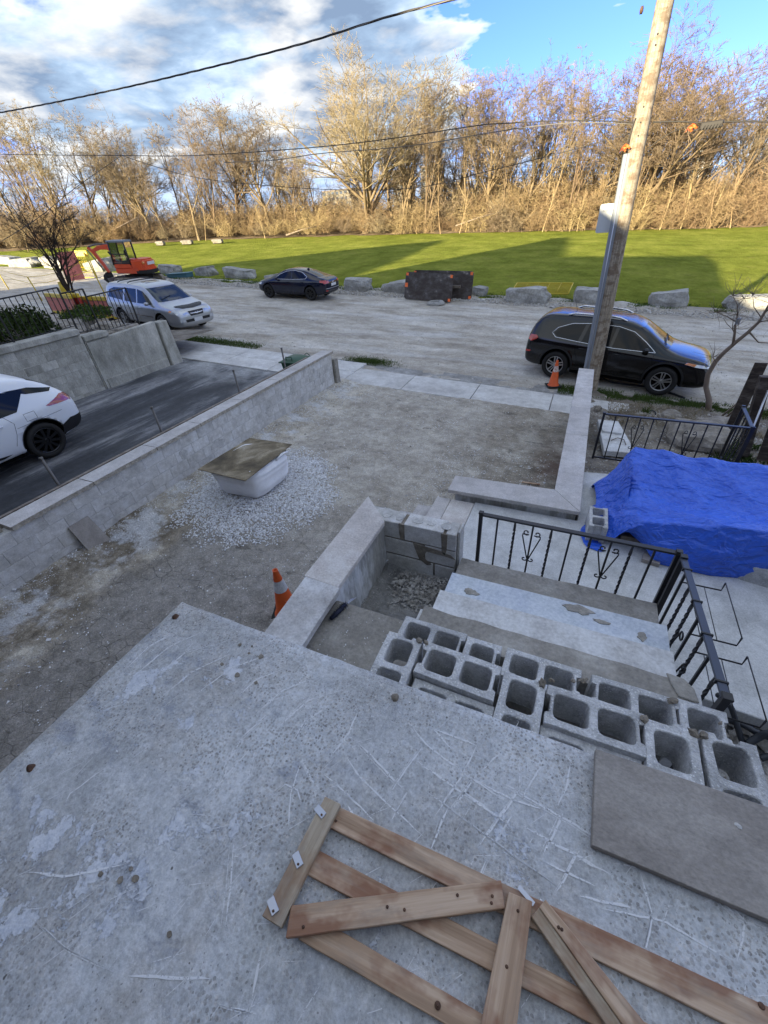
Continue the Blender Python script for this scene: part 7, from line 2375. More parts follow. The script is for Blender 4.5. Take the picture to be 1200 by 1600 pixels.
def place_car(root, cx, cy, yaw, slope=0.06):
    f_ = Vector((math.cos(yaw), math.sin(yaw), -slope * math.cos(yaw))).normalized()
    up = Vector((slope, 0, 1)).normalized()
    l = up.cross(f_).normalized(); up = f_.cross(l)
    m_ = Matrix((f_, l, up)).transposed()
    root.rotation_euler = m_.to_euler()
    root.location = (cx, cy, zroad(cx) + 0.005)


def car(name, label, cat, spec):
    """build one vehicle in local space, x forward"""
    t = thing(name, label, cat, (0, 0, 0))
    me, bvh = body_mesh(spec['st'], spec['ax'], (spec['ar'], spec['wr'] + 0.03), M[spec['paint']])
    body = bpy.data.objects.new('body', me); COL.objects.link(body); body.parent = t
    G = M[spec.get('glass', 'glass')]
    for s in (1, -1):
        for poly in spec['win']:
            decal(bvh, poly, 'side', .005, G, 'side_window', t, sign=s)
        if spec.get('trim'):
            skin_tube(bvh, spec['trim'], 'side', .011, M[spec.get('trimmat', 'chrome')], 'window_trim', t, sign=s, closed=spec.get('trimclosed', True), off=.006)
        for ln in spec.get('seams', []):
            skin_tube(bvh, ln, 'side', .0042, M['dark'], 'door_seam', t, sign=s, off=-.001)
        for (hx, hz_) in spec.get('handles', []):
            skin_tube(bvh, [(hx - .09, hz_), (hx + .09, hz_)], 'side', .014, M[spec.get('hmat', spec['paint'])], 'door_handle', t, sign=s, off=.018)
        for poly, m_ in spec.get('cladding', []):
            decal(bvh, poly, 'side', .009, M[m_], 'sill_cladding', t, sign=s)
        for poly in spec.get('tail', []):
            decal(bvh, poly, 'side', .008, M[spec.get('tailmat', 'redlamp')], 'tail_light', t, sign=s)
        for poly in spec.get('tailrear', []):
            decal(bvh, [(a * s, b_) for a, b_ in poly], 'rear', .008, M[spec.get('tailmat', 'redlamp')], 'tail_light', t)
        for poly in spec.get('head', []):
            decal(bvh, poly, 'side', .008, M['clearlamp'], 'headlight', t, sign=s)
        for poly in spec.get('headfront', []):
            decal(bvh, [(a * s, b_) for a, b_ in poly], 'front', .008, M['clearlamp'], 'headlight', t)
        for poly, m_ in spec.get('sidelamp', []):
            decal(bvh, poly, 'side', .012, M[m_], 'side_marker', t, sign=s)
        # arch lips
        for ax in spec['ax']:
            r1 = spec['ar']; zc = spec['wr'] + .03
            lo_ = spec.get('lip', .05)
            poly = [((r1 + lo_) * math.cos(R(a)) + ax, (r1 + lo_) * math.sin(R(a)) + zc) for a in range(-12, 193, 12)] + [(r1 * math.cos(R(a)) + ax, r1 * math.sin(R(a)) + zc) for a in range(192, -13, -12)]
            decal(bvh, poly, 'side', spec.get('lipoff', .012), M[spec.get('lipmat', 'black')], 'wheel_arch', t, cell=.12, sign=s)
        # door mirror
        mx, mz = spec['mirror']
        hit = bvh.ray_cast(Vector((mx, 3 * s, mz)), Vector((0, -s, 0)))[0]
        mb = MB().lathe([(0.001, -.10), (.055, -.085), (.075, -.03), (.078, .03), (.07, .06), (.001, .065)], hit + Vector((-.02, s * .13, .03)), (0, s, 0.1), n=12)
        mb.v = [((p[0] - mx) * 1.0 + mx, p[1], (p[2] - mz - .03) * .85 + mz + .03) for p in mb.v]
        mo = part('door_mirror', mb, M[spec.get('mmat', spec['paint'])], t, local=True)
        part('mirror_arm', MB().tube([hit - Vector((0, s * .03, .0)), hit + Vector((-.02, s * .09, .01))], .022, 6), M['black'], mo, local=True)
        if spec.get('rails'):
            xs = spec['rails']
            pts = []
            for k in range(9):
                x = xs[0] + (xs[1] - xs[0]) * k / 8
                h = bvh.ray_cast(Vector((x, s * xs[2], 4)), Vector((0, 0, -1)))[0]
                pts.append(h + Vector((0, 0, .005 if k in (0, 8) else .05)))
            part('roof_rail', MB().tube(pts, .024, 6), M[spec.get('railmat', 'chrome')], t, local=True)
    decal(bvh, spec['screen'], 'front', .005, M[spec.get('screenmat', 'glass')], 'windscreen', t, cell=.08)
    decal(bvh, spec['back'], 'rear', .005, M['glass'], 'rear_window', t, cell=.08)
    for view, poly, m_, nm, off in spec.get('extra', []):
        decal(bvh, poly, view, off, M[m_], nm, t, cell=.08)
    for view, pts, r_, m_, nm, off in spec.get('tubes', []):
        skin_tube(bvh, pts, view, r_, M[m_], nm, t, off=off)
    for ax in spec['ax']:
        for s in (1, -1):
            wheel(t, ax, s * (spec['tw']), spec['wr'], spec.get('ww', .225), spec['rim'], spec['spokes'], s, spec.get('rimr', .66), spec.get('twin', True))
    part('underbody', MB().box(spec['ax'][1] + .4, spec['ax'][0] - .4, -.7, .7, .17, .30), M['dark'], t, local=True)
    return t, bvh


# black SUV in front of the gravel road
CH = dict(paint='blackpaint', ax=(1.35, -1.35), wr=.365, ar=.425, tw=.80, rim='alloy', spokes=5, trim=[(1.00, 1.02), (.72, 1.22), (.38, 1.42), (0, 1.50), (-.6, 1.51), (-1.15, 1.46), (-1.50, 1.33), (-1.62, 1.20), (-1.50, 1.10), (-.9, 1.055), (0, 1.01)],
    st=[(-2.32, .42, .66, .80, .54, .94), (-2.27, .34, .84, .93, .68, 1.10), (-2.18, .29, .91, 1.00, .70, 1.34), (-2.04, .25, .93, 1.03, .68, 1.56), (-1.82, .24, .935, 1.035, .66, 1.64), (-1.35, .24, .935, 1.03, .62, 1.65), (-.5, .24, .935, 1.01, .625, 1.68), (.20, .24, .935, .99, .62, 1.655),
        (.55, .24, .935, .98, .62, 1.54), (1.00, .24, .935, .97, .66, 1.26), (1.32, .24, .93, .96, .74, 1.07), (1.80, .24, .92, .92, .76, 1.00), (2.12, .25, .87, .86, .72, .95), (2.27, .28, .80, .76, .64, .84), (2.32, .32, .74, .68, .56, .74), (2.35, .40, .64, .60, .48, .64)],
    win=[[(.93, 1.03), (.70, 1.20), (.34, 1.40), (.02, 1.475), (-.02, 1.025)], [(-.09, 1.03), (-.06, 1.48), (-.72, 1.48), (-.80, 1.06)], [(-.90, 1.07), (-.82, 1.47), (-1.18, 1.43), (-1.45, 1.32), (-1.56, 1.20), (-1.46, 1.11)]],
    seams=[[(.98, 1.0), (1.0, .75), (.93, .42)], [(-.04, 1.0), (-.06, .7), (-.06, .40)], [(-.88, 1.04), (-.90, .82), (-.80, .60), (-.78, .42)]], handles=[(.14, .88), (-.72, .90)], hmat='blackpaint',
    cladding=[([(.86, .25), (.90, .36), (-.88, .36), (-.86, .25)], 'black')], tail=[[(-2.24, .96), (-2.20, 1.09), (-2.02, 1.10), (-1.96, 1.04), (-2.02, .99), (-2.14, .93)]], tailrear=[[(.52, .98), (.55, 1.06), (.80, 1.07), (.80, .96)]],
    head=[[(2.20, .80), (2.10, .865), (1.74, .90), (1.70, .86), (1.95, .82)]], headfront=[[(.48, .76), (.50, .82), (.78, .84), (.78, .79)]],
    sidelamp=[([(1.70, .865), (1.76, .90), (1.95, .875), (1.92, .83)], 'amber'), ([(-2.26, .62), (-2.26, .68), (-2.10, .70), (-2.10, .66)], 'redlamp')],
    mirror=(.80, 1.05), mmat='blackpaint', rails=(-1.35, .12, .56), screen=[(-.60, 1.52), (.60, 1.52), (.70, 1.12), (-.70, 1.12)], back=[(-.60, 1.52), (.60, 1.52), (.64, 1.14), (-.64, 1.14)],
    extra=[('front', [(-.42, .62), (.42, .62), (.48, .72), (-.48, .72)], 'black', 'grille', .01), ('front', [(-.6, .40), (.6, .40), (.6, .50), (-.6, .50)], 'black', 'lower_grille', .01), ('rear', [(-.26, .78), (.26, .78), (.26, .92), (-.26, .92)], 'plate', 'number_plate', .012),
           ('top', [(1.10, -.62), (1.10, .62), (1.24, .62), (1.30, 0), (1.24, -.62)], 'black', 'cowl', .006), ('side', [(.70, .70), (.16, .70), (.16, .735), (.70, .735)], 'black', 'name_badge', .006), ('front', [(.62, .56), (.78, .58), (.76, .66), (.62, .66)], 'alloy', 'fog_lamp', .012), ('front', [(-.62, .56), (-.62, .66), (-.76, .66), (-.78, .58)], 'alloy', 'fog_lamp', .012)],
    tubes=[('front', [(-.45, .73), (0, .76), (.45, .73)], .008, 'chrome', 'grille_trim', .01), ('side', [(.9, .38), (-.9, .38)], .006, 'black', 'sill_line', .006), ('top', [(1.16, -.55), (1.06, -.10)], .008, 'dark', 'wiper', .02), ('top', [(1.18, .0), (1.08, .45)], .008, 'dark', 'wiper', .02)])
c1, bv = car('parked_suv', 'black SUV with silver wheels and chrome window trim parked on the right beyond the pole', 'car', CH)
part('aerial', MB().tube([(-1.25, 0, 1.66), (-1.42, 0, 2.02)], [.006, .003], 5), M['black'], c1, local=True)
part('rear_spoiler', MB().prism([(-1.62, 1.595), (-1.99, 1.50), (-1.99, 1.46), (-1.62, 1.56)], -.60, .60, fn=lambda a, b_, d: (a, d, b_)), M['blackpaint'], c1, bevel=.008, local=True)
place_car(c1, 0.86, 13.50, R(-9.5))

# navy sedan across the road, seen from its rear quarter
SE = dict(paint='navypaint', ax=(1.365, -1.365), wr=.325, ar=.375, tw=.775, rim='darkalloy', spokes=7, twin=False, trim=[(.90, .93), (.58, 1.14), (.12, 1.30), (-.4, 1.34), (-.85, 1.27), (-1.18, 1.08), (-1.10, .99), (-.3, .95)], lipmat='navypaint', lip=.02, lipoff=.004,
    st=[(-2.36, .45, .58, .76, .48, .84), (-2.27, .32, .78, .88, .66, .98), (-2.05, .24, .87, .92, .70, 1.06), (-1.65, .20, .895, .92, .64, 1.12), (-1.15, .19, .90, .91, .56, 1.28), (-.55, .18, .90, .90, .54, 1.41), (.05, .18, .90, .885, .55, 1.42),
        (.45, .18, .90, .88, .58, 1.33), (.95, .18, .90, .87, .66, 1.08), (1.35, .20, .895, .85, .72, .95), (1.80, .22, .85, .77, .70, .86), (2.08, .26, .74, .66, .60, .75), (2.20, .34, .56, .56, .42, .60)],
    win=[[(.84, .945), (.54, 1.13), (.10, 1.275), (-.16, 1.30), (-.18, .96)], [(-.25, .965), (-.23, 1.305), (-.55, 1.295), (-.85, 1.22), (-1.10, 1.07), (-1.04, .99)]],
    seams=[[(.85, .92), (.86, .6), (.80, .32)], [(-.21, .95), (-.22, .6), (-.22, .30)], [(-1.02, .96), (-.98, .72), (-.86, .50), (-.84, .32)]], handles=[(-.02, .83), (-.88, .85)],
    cladding=[([(.95, .19), (.95, .27), (-.95, .27), (-.95, .19)], 'steel')], tail=[[(-2.30, .84), (-2.25, .95), (-1.96, .95), (-2.0, .86)]], tailrear=[[(.45, .82), (.46, .93), (.80, .93), (.78, .80)]],
    head=[[(2.12, .62), (2.0, .70), (1.76, .74), (1.80, .66)]], headfront=[[(.4, .58), (.42, .66), (.72, .68), (.70, .60)]],
    mirror=(.70, .95), screen=[(-.54, 1.34), (.54, 1.34), (.66, .98), (-.66, .98)], back=[(-.52, 1.34), (.52, 1.34), (.62, 1.10), (-.62, 1.10)],
    extra=[('rear', [(-.26, .66), (.26, .66), (.26, .79), (-.26, .79)], 'plate', 'number_plate', .012), ('rear', [(-.80, .30), (.80, .30), (.76, .40), (-.76, .40)], 'black', 'bumper_insert', .008), ('front', [(-.4, .42), (.4, .42), (.42, .56), (-.42, .56)], 'black', 'grille', .008), ('rear', [(.55, .44), (.72, .45), (.72, .50), (.55, .49)], 'redlamp', 'reflector', .01), ('rear', [(-.55, .44), (-.55, .49), (-.72, .50), (-.72, .45)], 'redlamp', 'reflector', .01)],
    tubes=[('rear', [(-.72, .57), (0, .565), (.72, .57)], .012, 'alloy', 'bumper_line', .008), ('side', [(1.7, .70), (0, .72), (-1.7, .78)], .003, 'dark', 'crease', .0)])
c2, bv = car('parked_sedan', 'dark navy sedan with red tail lights parked across the road by the boulders', 'car', SE)
part('roof_fin', MB().prism([(-.95, 1.33), (-.78, 1.37), (-.92, 1.44)], -.015, .015, fn=lambda a, b_, d: (a, d, b_)), M['navypaint'], c2, local=True)
part('rear_light_bar', MB().tube([(-2.345, -.1, .845), (-2.345, .1, .845)], .02, 6), M['chrome'], c2, local=True)
place_car(c2, -15.25, 21.60, R(181))

# silver SUV pointing towards the camera on the left
MD = dict(paint='silverpaint', ax=(1.35, -1.35), wr=.365, ar=.42, tw=.835, rim='alloy', spokes=5, lipmat='silverpaint', lip=.03, lipoff=.004, trim=[(1.02, 1.05), (1.0, 1.03)], trimclosed=False,
    st=[(-2.39, .45, .74, .86, .64, 1.0), (-2.34, .34, .90, .98, .76, 1.2), (-2.24, .28, .96, 1.03, .78, 1.48), (-2.08, .26, .97, 1.05, .76, 1.65), (-1.9, .26, .975, 1.05, .75, 1.69), (-1.3, .25, .975, 1.04, .73, 1.70), (-.4, .25, .975, 1.03, .73, 1.72), (.30, .25, .975, 1.02, .72, 1.69),
        (.62, .25, .975, 1.01, .72, 1.58), (1.08, .25, .97, 1.0, .74, 1.28), (1.38, .25, .965, .99, .80, 1.11), (1.85, .26, .95, .94, .80, 1.03), (2.17, .27, .90, .88, .76, .98), (2.32, .30, .84, .78, .70, .88), (2.37, .34, .78, .70, .62, .78), (2.40, .42, .68, .62, .54, .68)],
    win=[[(.98, 1.07), (.74, 1.26), (.40, 1.48), (.06, 1.545), (.02, 1.06)], [(-.06, 1.06), (-.03, 1.55), (-.78, 1.55), (-.86, 1.08)], [(-.98, 1.09), (-.92, 1.54), (-1.55, 1.52), (-1.92, 1.42), (-2.02, 1.16)]],
    seams=[[(1.02, 1.03), (1.05, .75), (.98, .42)], [(-.02, 1.03), (-.04, .7), (-.04, .40)], [(-.92, 1.06), (-.92, .82), (-.82, .62), (-.78, .42)]], handles=[(.15, .90), (-.76, .92)],
    cladding=[([(.9, .60), (.9, .635), (-.82, .635), (-.82, .60)], 'chrome'), ([(.86, .26), (.9, .34), (-.88, .34), (-.86, .26)], 'black')],
    head=[[(2.22, .80), (2.12, .90), (1.92, .94), (1.88, .86), (2.0, .80)]], headfront=[[(.40, .74), (.42, .86), (.84, .90), (.84, .78)]], tail=[[(-2.34, .95), (-2.30, 1.15), (-2.12, 1.2), (-2.12, 1.0)]], tailrear=[[(.55, .92), (.58, 1.12), (.84, 1.15), (.84, .95)]],
    sidelamp=[([(1.90, .87), (1.94, .93), (2.05, .91), (2.02, .85)], 'amber')],
    mirror=(.82, 1.07), screen=[(-.68, 1.58), (.68, 1.58), (.78, 1.15), (-.78, 1.15)], screenmat='glassclear', back=[(-.68, 1.58), (.68, 1.58), (.72, 1.2), (-.72, 1.2)],
    extra=[('front', [(-.30, .68), (.30, .68), (.36, .85), (-.36, .85)], 'black', 'grille', .01), ('front', [(-.55, .48), (.55, .48), (.60, .58), (-.60, .58)], 'black', 'lower_grille', .01), ('front', [(-.20, .46), (.20, .46), (.20, .60), (-.20, .60)], 'plate', 'number_plate', .02),
           ('front', [(.58, .50), (.80, .51), (.80, .60), (.58, .60)], 'clearlamp', 'fog_lamp', .012), ('front', [(-.58, .50), (-.58, .60), (-.80, .60), (-.80, .51)], 'clearlamp', 'fog_lamp', .012),
           ('top', [(2.02, -.62), (2.20, -.45), (2.25, 0), (2.20, .45), (2.02, .62), (1.90, .62), (2.0, 0), (1.90, -.62)], 'black', 'bonnet_deflector', .015), ('top', [(.10, -.32), (.10, .32), (-.28, .32), (-.28, -.32)], 'glass', 'sunroof', .006)],
    tubes=[('front', [(-.30, .765), (0, .75), (.30, .765)], .020, 'chrome', 'grille_bar', .015), ('front', [(-.06, .80), (.0, .72), (.06, .80)], .012, 'chrome', 'grille_emblem', .02), ('top', [(-.55, -.70), (-.55, .70)], .018, 'black', 'roof_bar', .05), ('top', [(-1.25, -.70), (-1.25, .70)], .018, 'black', 'roof_bar', .05), ('top', [(1.22, -.60), (1.10, -.08)], .008, 'dark', 'wiper', .02)])
c3, bv = car('parked_suv', 'silver SUV with roof bars parked facing the camera behind the black stepped fence', 'car', MD)
place_car(c3, -16.85, 13.55, R(-7))

# white SUV cut by the left edge, nose towards the house
RD = dict(paint='whitepaint', ax=(1.375, -1.375), wr=.365, ar=.42, tw=.815, rim='darkalloy', spokes=10, twin=False, rimr=.72, lipmat='black', lip=.018, lipoff=.006, trim=[(1.0, 1.03), (.70, 1.22), (.36, 1.42), (0, 1.50), (-.6, 1.50), (-1.1, 1.42)], trimmat='black', trimclosed=False,
    st=[(-2.34, .50, .66, .84, .52, .92), (-2.26, .38, .86, .96, .66, 1.06), (-2.05, .30, .935, 1.05, .66, 1.28), (-1.75, .25, .95, 1.07, .65, 1.50), (-1.3, .24, .95, 1.06, .65, 1.63), (-.5, .24, .95, 1.03, .655, 1.70), (.20, .24, .95, 1.0, .65, 1.68),
        (.55, .24, .95, .99, .63, 1.54), (1.00, .24, .95, .98, .67, 1.26), (1.35, .24, .945, .97, .75, 1.08), (1.85, .24, .93, .92, .77, 1.0), (2.2, .26, .87, .80, .66, .88), (2.36, .32, .74, .66, .52, .72), (2.41, .42, .58, .58, .42, .62)],
    win=[[(.93, 1.04), (.70, 1.21), (.34, 1.41), (.02, 1.475), (-.02, 1.035)], [(-.09, 1.04), (-.06, 1.49), (-.62, 1.49), (-1.10, 1.44), (-1.46, 1.34), (-1.16, 1.07)], [(-1.50, 1.29), (-1.18, 1.43), (-1.60, 1.38), (-2.02, 1.24), (-1.92, 1.205)]],
    seams=[[(.98, 1.0), (1.0, .75), (.93, .42)], [(-.04, 1.0), (-.06, .7), (-.06, .40)], [(-.90, 1.07), (-1.0, .90), (-.94, .70), (-.84, .50)], [(-1.42, 1.0), (-1.42, .86), (-1.22, .86), (-1.22, 1.0), (-1.42, 1.0)]], handles=[(.14, .90), (-.72, .93)],
    cladding=[([(.86, .25), (.90, .31), (-.88, .31), (-.86, .25)], 'black'), ([(-.15, .40), (-.55, .36), (-.72, .385), (-.15, .46)], 'black')],
    tail=[[(-2.31, 1.01), (-2.26, 1.07), (-2.05, 1.11), (-1.66, 1.01), (-1.72, .985), (-2.2, .96)]], tailmat='redglass', tailrear=[[(.36, .97), (.36, 1.02), (.80, 1.08), (.80, .97)]],
    head=[[(2.25, .74), (2.15, .80), (1.80, .86), (1.85, .80)]], headfront=[[(.4, .70), (.42, .77), (.78, .80), (.76, .74)]],
    mirror=(.80, 1.05), screen=[(-.60, 1.52), (.60, 1.52), (.70, 1.12), (-.70, 1.12)], back=[(-.58, 1.47), (.58, 1.47), (.64, 1.16), (-.64, 1.16)],
    extra=[('rear', [(-.26, .74), (.26, .74), (.26, .88), (-.26, .88)], 'plate', 'number_plate', .012), ('rear', [(-.86, .40), (.86, .40), (.88, .56), (-.88, .56)], 'black', 'rear_bumper', .012), ('front', [(-.42, .54), (.42, .54), (.48, .68), (-.48, .68)], 'black', 'grille', .01)],
    tubes=[('side', [(-1.0, .80), (-1.9, .84)], .003, 'dark', 'crease', 0.0)])
c4_, bv = car('parked_suv', 'white SUV with black wheels on the asphalt driveway, cut off by the left edge', 'car', RD)
for s in (1, -1):
    decal(bv, [(-1.72, .36), (-1.78, .56), (-1.98, .64), (-2.33, .62), (-2.33, .42)], 'side', .012, M['black'], 'rear_bumper_corner', c4_, sign=s)
part('rear_spoiler', MB().prism([(-1.62, 1.455), (-1.92, 1.37), (-1.92, 1.34), (-1.62, 1.42)], -.60, .60, fn=lambda a, b_, d: (a, d, b_)), M['black'], c4_, bevel=.008, local=True)
place_car(c4_, -10.62, 2.66, R(-90))

# ---- mini excavator
ex = thing('mini_excavator', 'orange mini excavator with glass cab parked beyond the silver car on the left', 'excavator', (0, 0, 0))
def ep(name, mb, m_, par=None, bevel=.02, **k):
    return part(name, mb, M[m_], par or ex, bevel=bevel, local=True, **k)
for s in (1, -1):
    y0, y1 = (s * .62, s * .98) if s > 0 else (s * .98, s * .62)
    pl = [(-1.0, 0), (1.0, 0), (1.22, .10), (1.28, .27), (1.15, .44), (.95, .52), (-.95, .52), (-1.15, .44), (-1.28, .27), (-1.22, .10)]
    tr_ = ep('track', MB().prism(pl, y0, y1, fn=lambda a, b_, d: (a, d, b_)), 'trackmud' if 'trackmud' in M else 'oldwood', bevel=.03)
    for k in range(-10, 11):
        ep('track_shoe', MB().box(k * .1 - .03, k * .1 + .03, y0 - .005, y1 + .005, .50, .545), 'rubber', tr_, bevel=0)
    for k in range(5):
        ep('roller', MB().lathe([(0.001, 0), (.15 if k in (0, 4) else .10, 0), (.15 if k in (0, 4) else .10, .02), (.001, .03)], ((k - 2) * .48, s * .99, .24), (0, s, 0), n=16), 'rubber', tr_, bevel=0)
ep('undercarriage', MB().box(-.6, .6, -.62, .62, .25, .60), 'rubber')
ep('dozer_blade', MB().prism([(1.55, .05), (1.68, .08), (1.62, .25), (1.68, .45), (1.60, .47), (1.50, .25)], -.98, .98, fn=lambda a, b_, d: (a, d, b_)), 'steel')
for s in (-.4, .4): ep('blade_arm', MB().box(.9, 1.55, s - .05, s + .05, .18, .30), 'steel')
ep('slew_ring', MB().lathe([(.45, .60), (.45, .70)], (0, 0, 0), n=24), 'rubber', bevel=0)
hs = ep('house', MB().prism([(1.0, -.80), (1.0, .80), (-.65, .88), (-1.05, .70), (-1.22, .30), (-1.22, -.30), (-1.05, -.70), (-.65, -.88)], .70, 1.02), 'orangepaint', bevel=.05, segs=2)
ep('counterweight', MB().prism([(-.5, .91), (-.75, .90), (-1.10, .72), (-1.27, .30), (-1.27, -.30), (-1.10, -.72), (-.75, -.90), (-.5, -.91)], .68, .90), 'rubber', bevel=.04, segs=2)
ep('engine_hood', MB().prism([(.0, -.84), (-.55, -.84), (-.98, -.66), (-1.14, -.28), (-1.14, .28), (-.98, .66), (-.55, .84), (-.2, .84), (-.2, .05), (.0, .05)], .92, 1.50), 'orangepaint', bevel=.10, segs=3)
ep('hood_vent', MB().box(-1.155, -1.12, -.38, .38, 1.16, 1.34), 'plate', bevel=.004)
ep('tail_lamp', MB().lathe([(.001, .03), (.08, .02), (.09, 0)], (-1.02, .63, 1.30), (-1, .8, 0), n=14), 'amber', bevel=0)
ep('tail_lamp', MB().lathe([(.001, .03), (.08, .02), (.09, 0)], (-1.02, -.63, 1.30), (-1, -.8, 0), n=14), 'amber', bevel=0)
# cab on the left half
cb = [(.95, .06), (.95, .84), (-.25, .84), (-.25, .06)]
ep('cab_base', MB().box(-.25, .95, .06, .84, 1.0, 1.28), 'orangepaint', bevel=.03)
for (x, y) in cb: ep('cab_pillar', MB().tube([(x, y, 1.2), (x - (.12 if x > 0 else -.03), y, 2.44)], .045, 6), 'black', bevel=0)
for z0 in (1.28, 1.80):
    for (a, b_) in ((0, 1), (1, 2), (2, 3), (3, 0)):
        if z0 > 1.5 and (a, b_) != (1, 2): continue
        ep('cab_rail', MB().tube([(cb[a][0], cb[a][1], z0), (cb[b_][0], cb[b_][1], z0)], .03, 5), 'black', bevel=0)
ep('cab_roof', MB().prism([(.98, .02), (.98, .88), (-.30, .88), (-.30, .02)], 2.42, 2.53), 'conduit', bevel=.04, segs=2)
def pane(v): ep('cab_glass', MB().add(v, [(0, 1, 2, 3)]), 'cabglass', bevel=0, fix=False)
pane([(.93, .08, 1.3), (.93, .82, 1.3), (.83, .82, 2.42), (.83, .08, 2.42)]); pane([(-.24, .08, 1.3), (-.24, .82, 1.3), (-.21, .82, 2.42), (-.21, .08, 2.42)])
pane([(-.22, .83, 1.3), (.92, .83, 1.3), (.82, .83, 2.42), (-.20, .83, 2.42)]); pane([(-.22, .07, 1.3), (.92, .07, 1.3), (.82, .07, 2.42), (-.20, .07, 2.42)])
ep('seat', MB().box(.0, .12, .25, .65, 1.3, 2.0), 'black', bevel=.05); ep('seat', MB().box(.05, .5, .25, .65, 1.25, 1.42), 'black', bevel=.05)
def beam(name, pts, w_, hts, m_='orangepaint', y=-.25):
    mb = MB()
    N = len(pts); vs = []
    for i, (x, z) in enumerate(pts):
        x0, z0 = pts[max(0, i - 1)]; x1, z1 = pts[min(N - 1, i + 1)]
        dx, dz = x1 - x0, z1 - z0; l = math.hypot(dx, dz); nx, nz_ = -dz / l * hts[i] / 2, dx / l * hts[i] / 2
        vs += [(x + nx, y - w_ / 2, z + nz_), (x + nx, y + w_ / 2, z + nz_), (x - nx, y + w_ / 2, z - nz_), (x - nx, y - w_ / 2, z - nz_)]
    mb.add(vs, [(i * 4 + k, i * 4 + (k + 1) % 4, i * 4 + 4 + (k + 1) % 4, i * 4 + 4 + k) for i in range(N - 1) for k in range(4)] + [(0, 3, 2, 1), tuple((N - 1) * 4 + k for k in range(4))])
    return ep(name, mb, m_, bevel=.012)
beam('boom', [(1.15, .95), (1.20, 1.50), (1.40, 1.92), (1.80, 2.12), (2.4, 2.08), (2.95, 1.88)], .18, [.22, .26, .32, .30, .22, .16])
beam('dipper_arm', [(3.2, 2.10), (2.9, 1.82), (2.55, 1.2), (2.30, .65)], .15, [.14, .22, .18, .14])
ep('boom_cylinder', MB().tube([(1.2, -.25, .95), (1.85, -.25, 1.85)], .055, 10), 'rubber', bevel=0)
ep('arm_cylinder', MB().tube([(1.75, -.25, 2.28), (2.6, -.25, 2.26), (3.15, -.25, 2.13)], .05, 10), 'steel', bevel=0)
ep('bucket_cylinder', MB().tube([(3.3, -.25, 1.95), (2.75, -.25, .95)], .045, 10), 'steel', bevel=0)
ep('bucket', MB().prism([(2.35, .70), (2.62, .50), (2.68, .25), (2.45, .05), (2.10, .05), (1.95, .20), (2.02, .28), (2.30, .25), (2.30, .45)], -.55, .05, fn=lambda a, b_, d: (a, d, b_)), 'rubber', bevel=.015)
place_car(ex, -28.2, 22.0, R(197))

# ---- barriers and street works on the left
def board_barrier(p0, p1, h, lab, mats=('redplastic', 'yellow'), band=0.16):
    a = Vector(p0); b_ = Vector(p1); d = (b_ - a); L_ = d.length; ang = math.atan2(d.y, d.x)
    t = thing('road_barrier', lab, 'barrier', a, group='barriers at the street works')
    rot = Matrix.Rotation(ang, 3, 'Z'); mid = (a + b_) / 2
    part('panel', MB().cbox(mid + Vector((0, 0, h * .5)), (L_, .10, h * .66), rot), M[mats[0]], t, bevel=.015)
    part('top_band', MB().cbox(mid + Vector((0, 0, h * .92)), (L_, .14, h * band), rot), M[mats[1]], t, bevel=.01)
    part('lower_band', MB().cbox(mid + Vector((0, 0, h * .12)), (L_, .14, h * band * .8), rot), M[mats[1]], t, bevel=.01)
    for s in (-.4, .4):
        part('foot', MB().cbox(mid + rot @ Vector((L_ * s, 0, 0)) + Vector((0, 0, .05)), (.12, .5, .10), rot), M['rubber'], t)
    return t
g = lambda px, dz=0.0: px
board_barrier((-24.914, 13.806, -2.685), (-21.653, 13.029, -2.881), .95, 'long faded red and yellow barrier behind the stepped fence, left piece', ('pinkplastic', 'yellow'))
board_barrier((-22.895, 13.442, -2.806), (-21.453, 13.241, -2.893), 1.05, 'bright red and yellow barrier standing in front of the faded ones', ('redplastic', 'yellow'))
board_barrier((-22.243, 13.676, -2.845), (-19.581, 13.374, -3.005), .95, 'long faded red and yellow barrier behind the stepped fence, right piece', ('pinkplastic', 'yellow'))
bl = thing('traffic_barrel', 'dirty yellow and black traffic barrel beside the young dark tree', 'barrel', (-26.194, 15.632, -2.608))
p = Vector((-26.194, 15.632, -2.608))
part('barrel_body', MB().lathe([(.30, 0), (.29, .35), (.26, .40), (.25, .75), (.22, .80), (.20, 1.05), (.001, 1.08)], p, n=20), M['yellow'], bl)
for z in (.30, .62): part('dark_band', MB().lathe([(.292 - z * .09, z), (.288 - z * .09, z + .12)], p + Vector((0, 0, 0)), n=20), M['black'], bl)
ty = thing('trench_panel', 'tall pink-red board panel standing behind the young dark tree', 'panel', (-34.019, 21.267, -2.139))
a = Vector((-34.640, 21.069, -2.102)); b_ = Vector((-34.648, 22.349, -2.101))
part('panel', MB().add([a, b_, b_ + Vector((-.35, .3, 1.75)), a + Vector((-.35, .3, 1.75)), a + Vector((0, .12, 0)), b_ + Vector((0, .12, 0)), b_ + Vector((-.35, .42, 1.75)), a + Vector((-.35, .42, 1.75))], [(0, 1, 2, 3), (7, 6, 5, 4), (0, 4, 5, 1), (1, 5, 6, 2), (2, 6, 7, 3), (3, 7, 4, 0)]), M['pinkplastic'], ty, bevel=.02)
a = Vector((-35.256, 22.832, -2.065)); b_ = Vector((-34.251, 23.145, -2.125)); up = Vector((-.3, .2, 1.7))
tb = thing('mesh_panel', 'yellow-topped wire mesh panel between the pink board and the excavator', 'panel', a)
part('frame', MB().tube([a, a + up, b_ + up, b_, a], .04, 6), M['yellow'], tb)
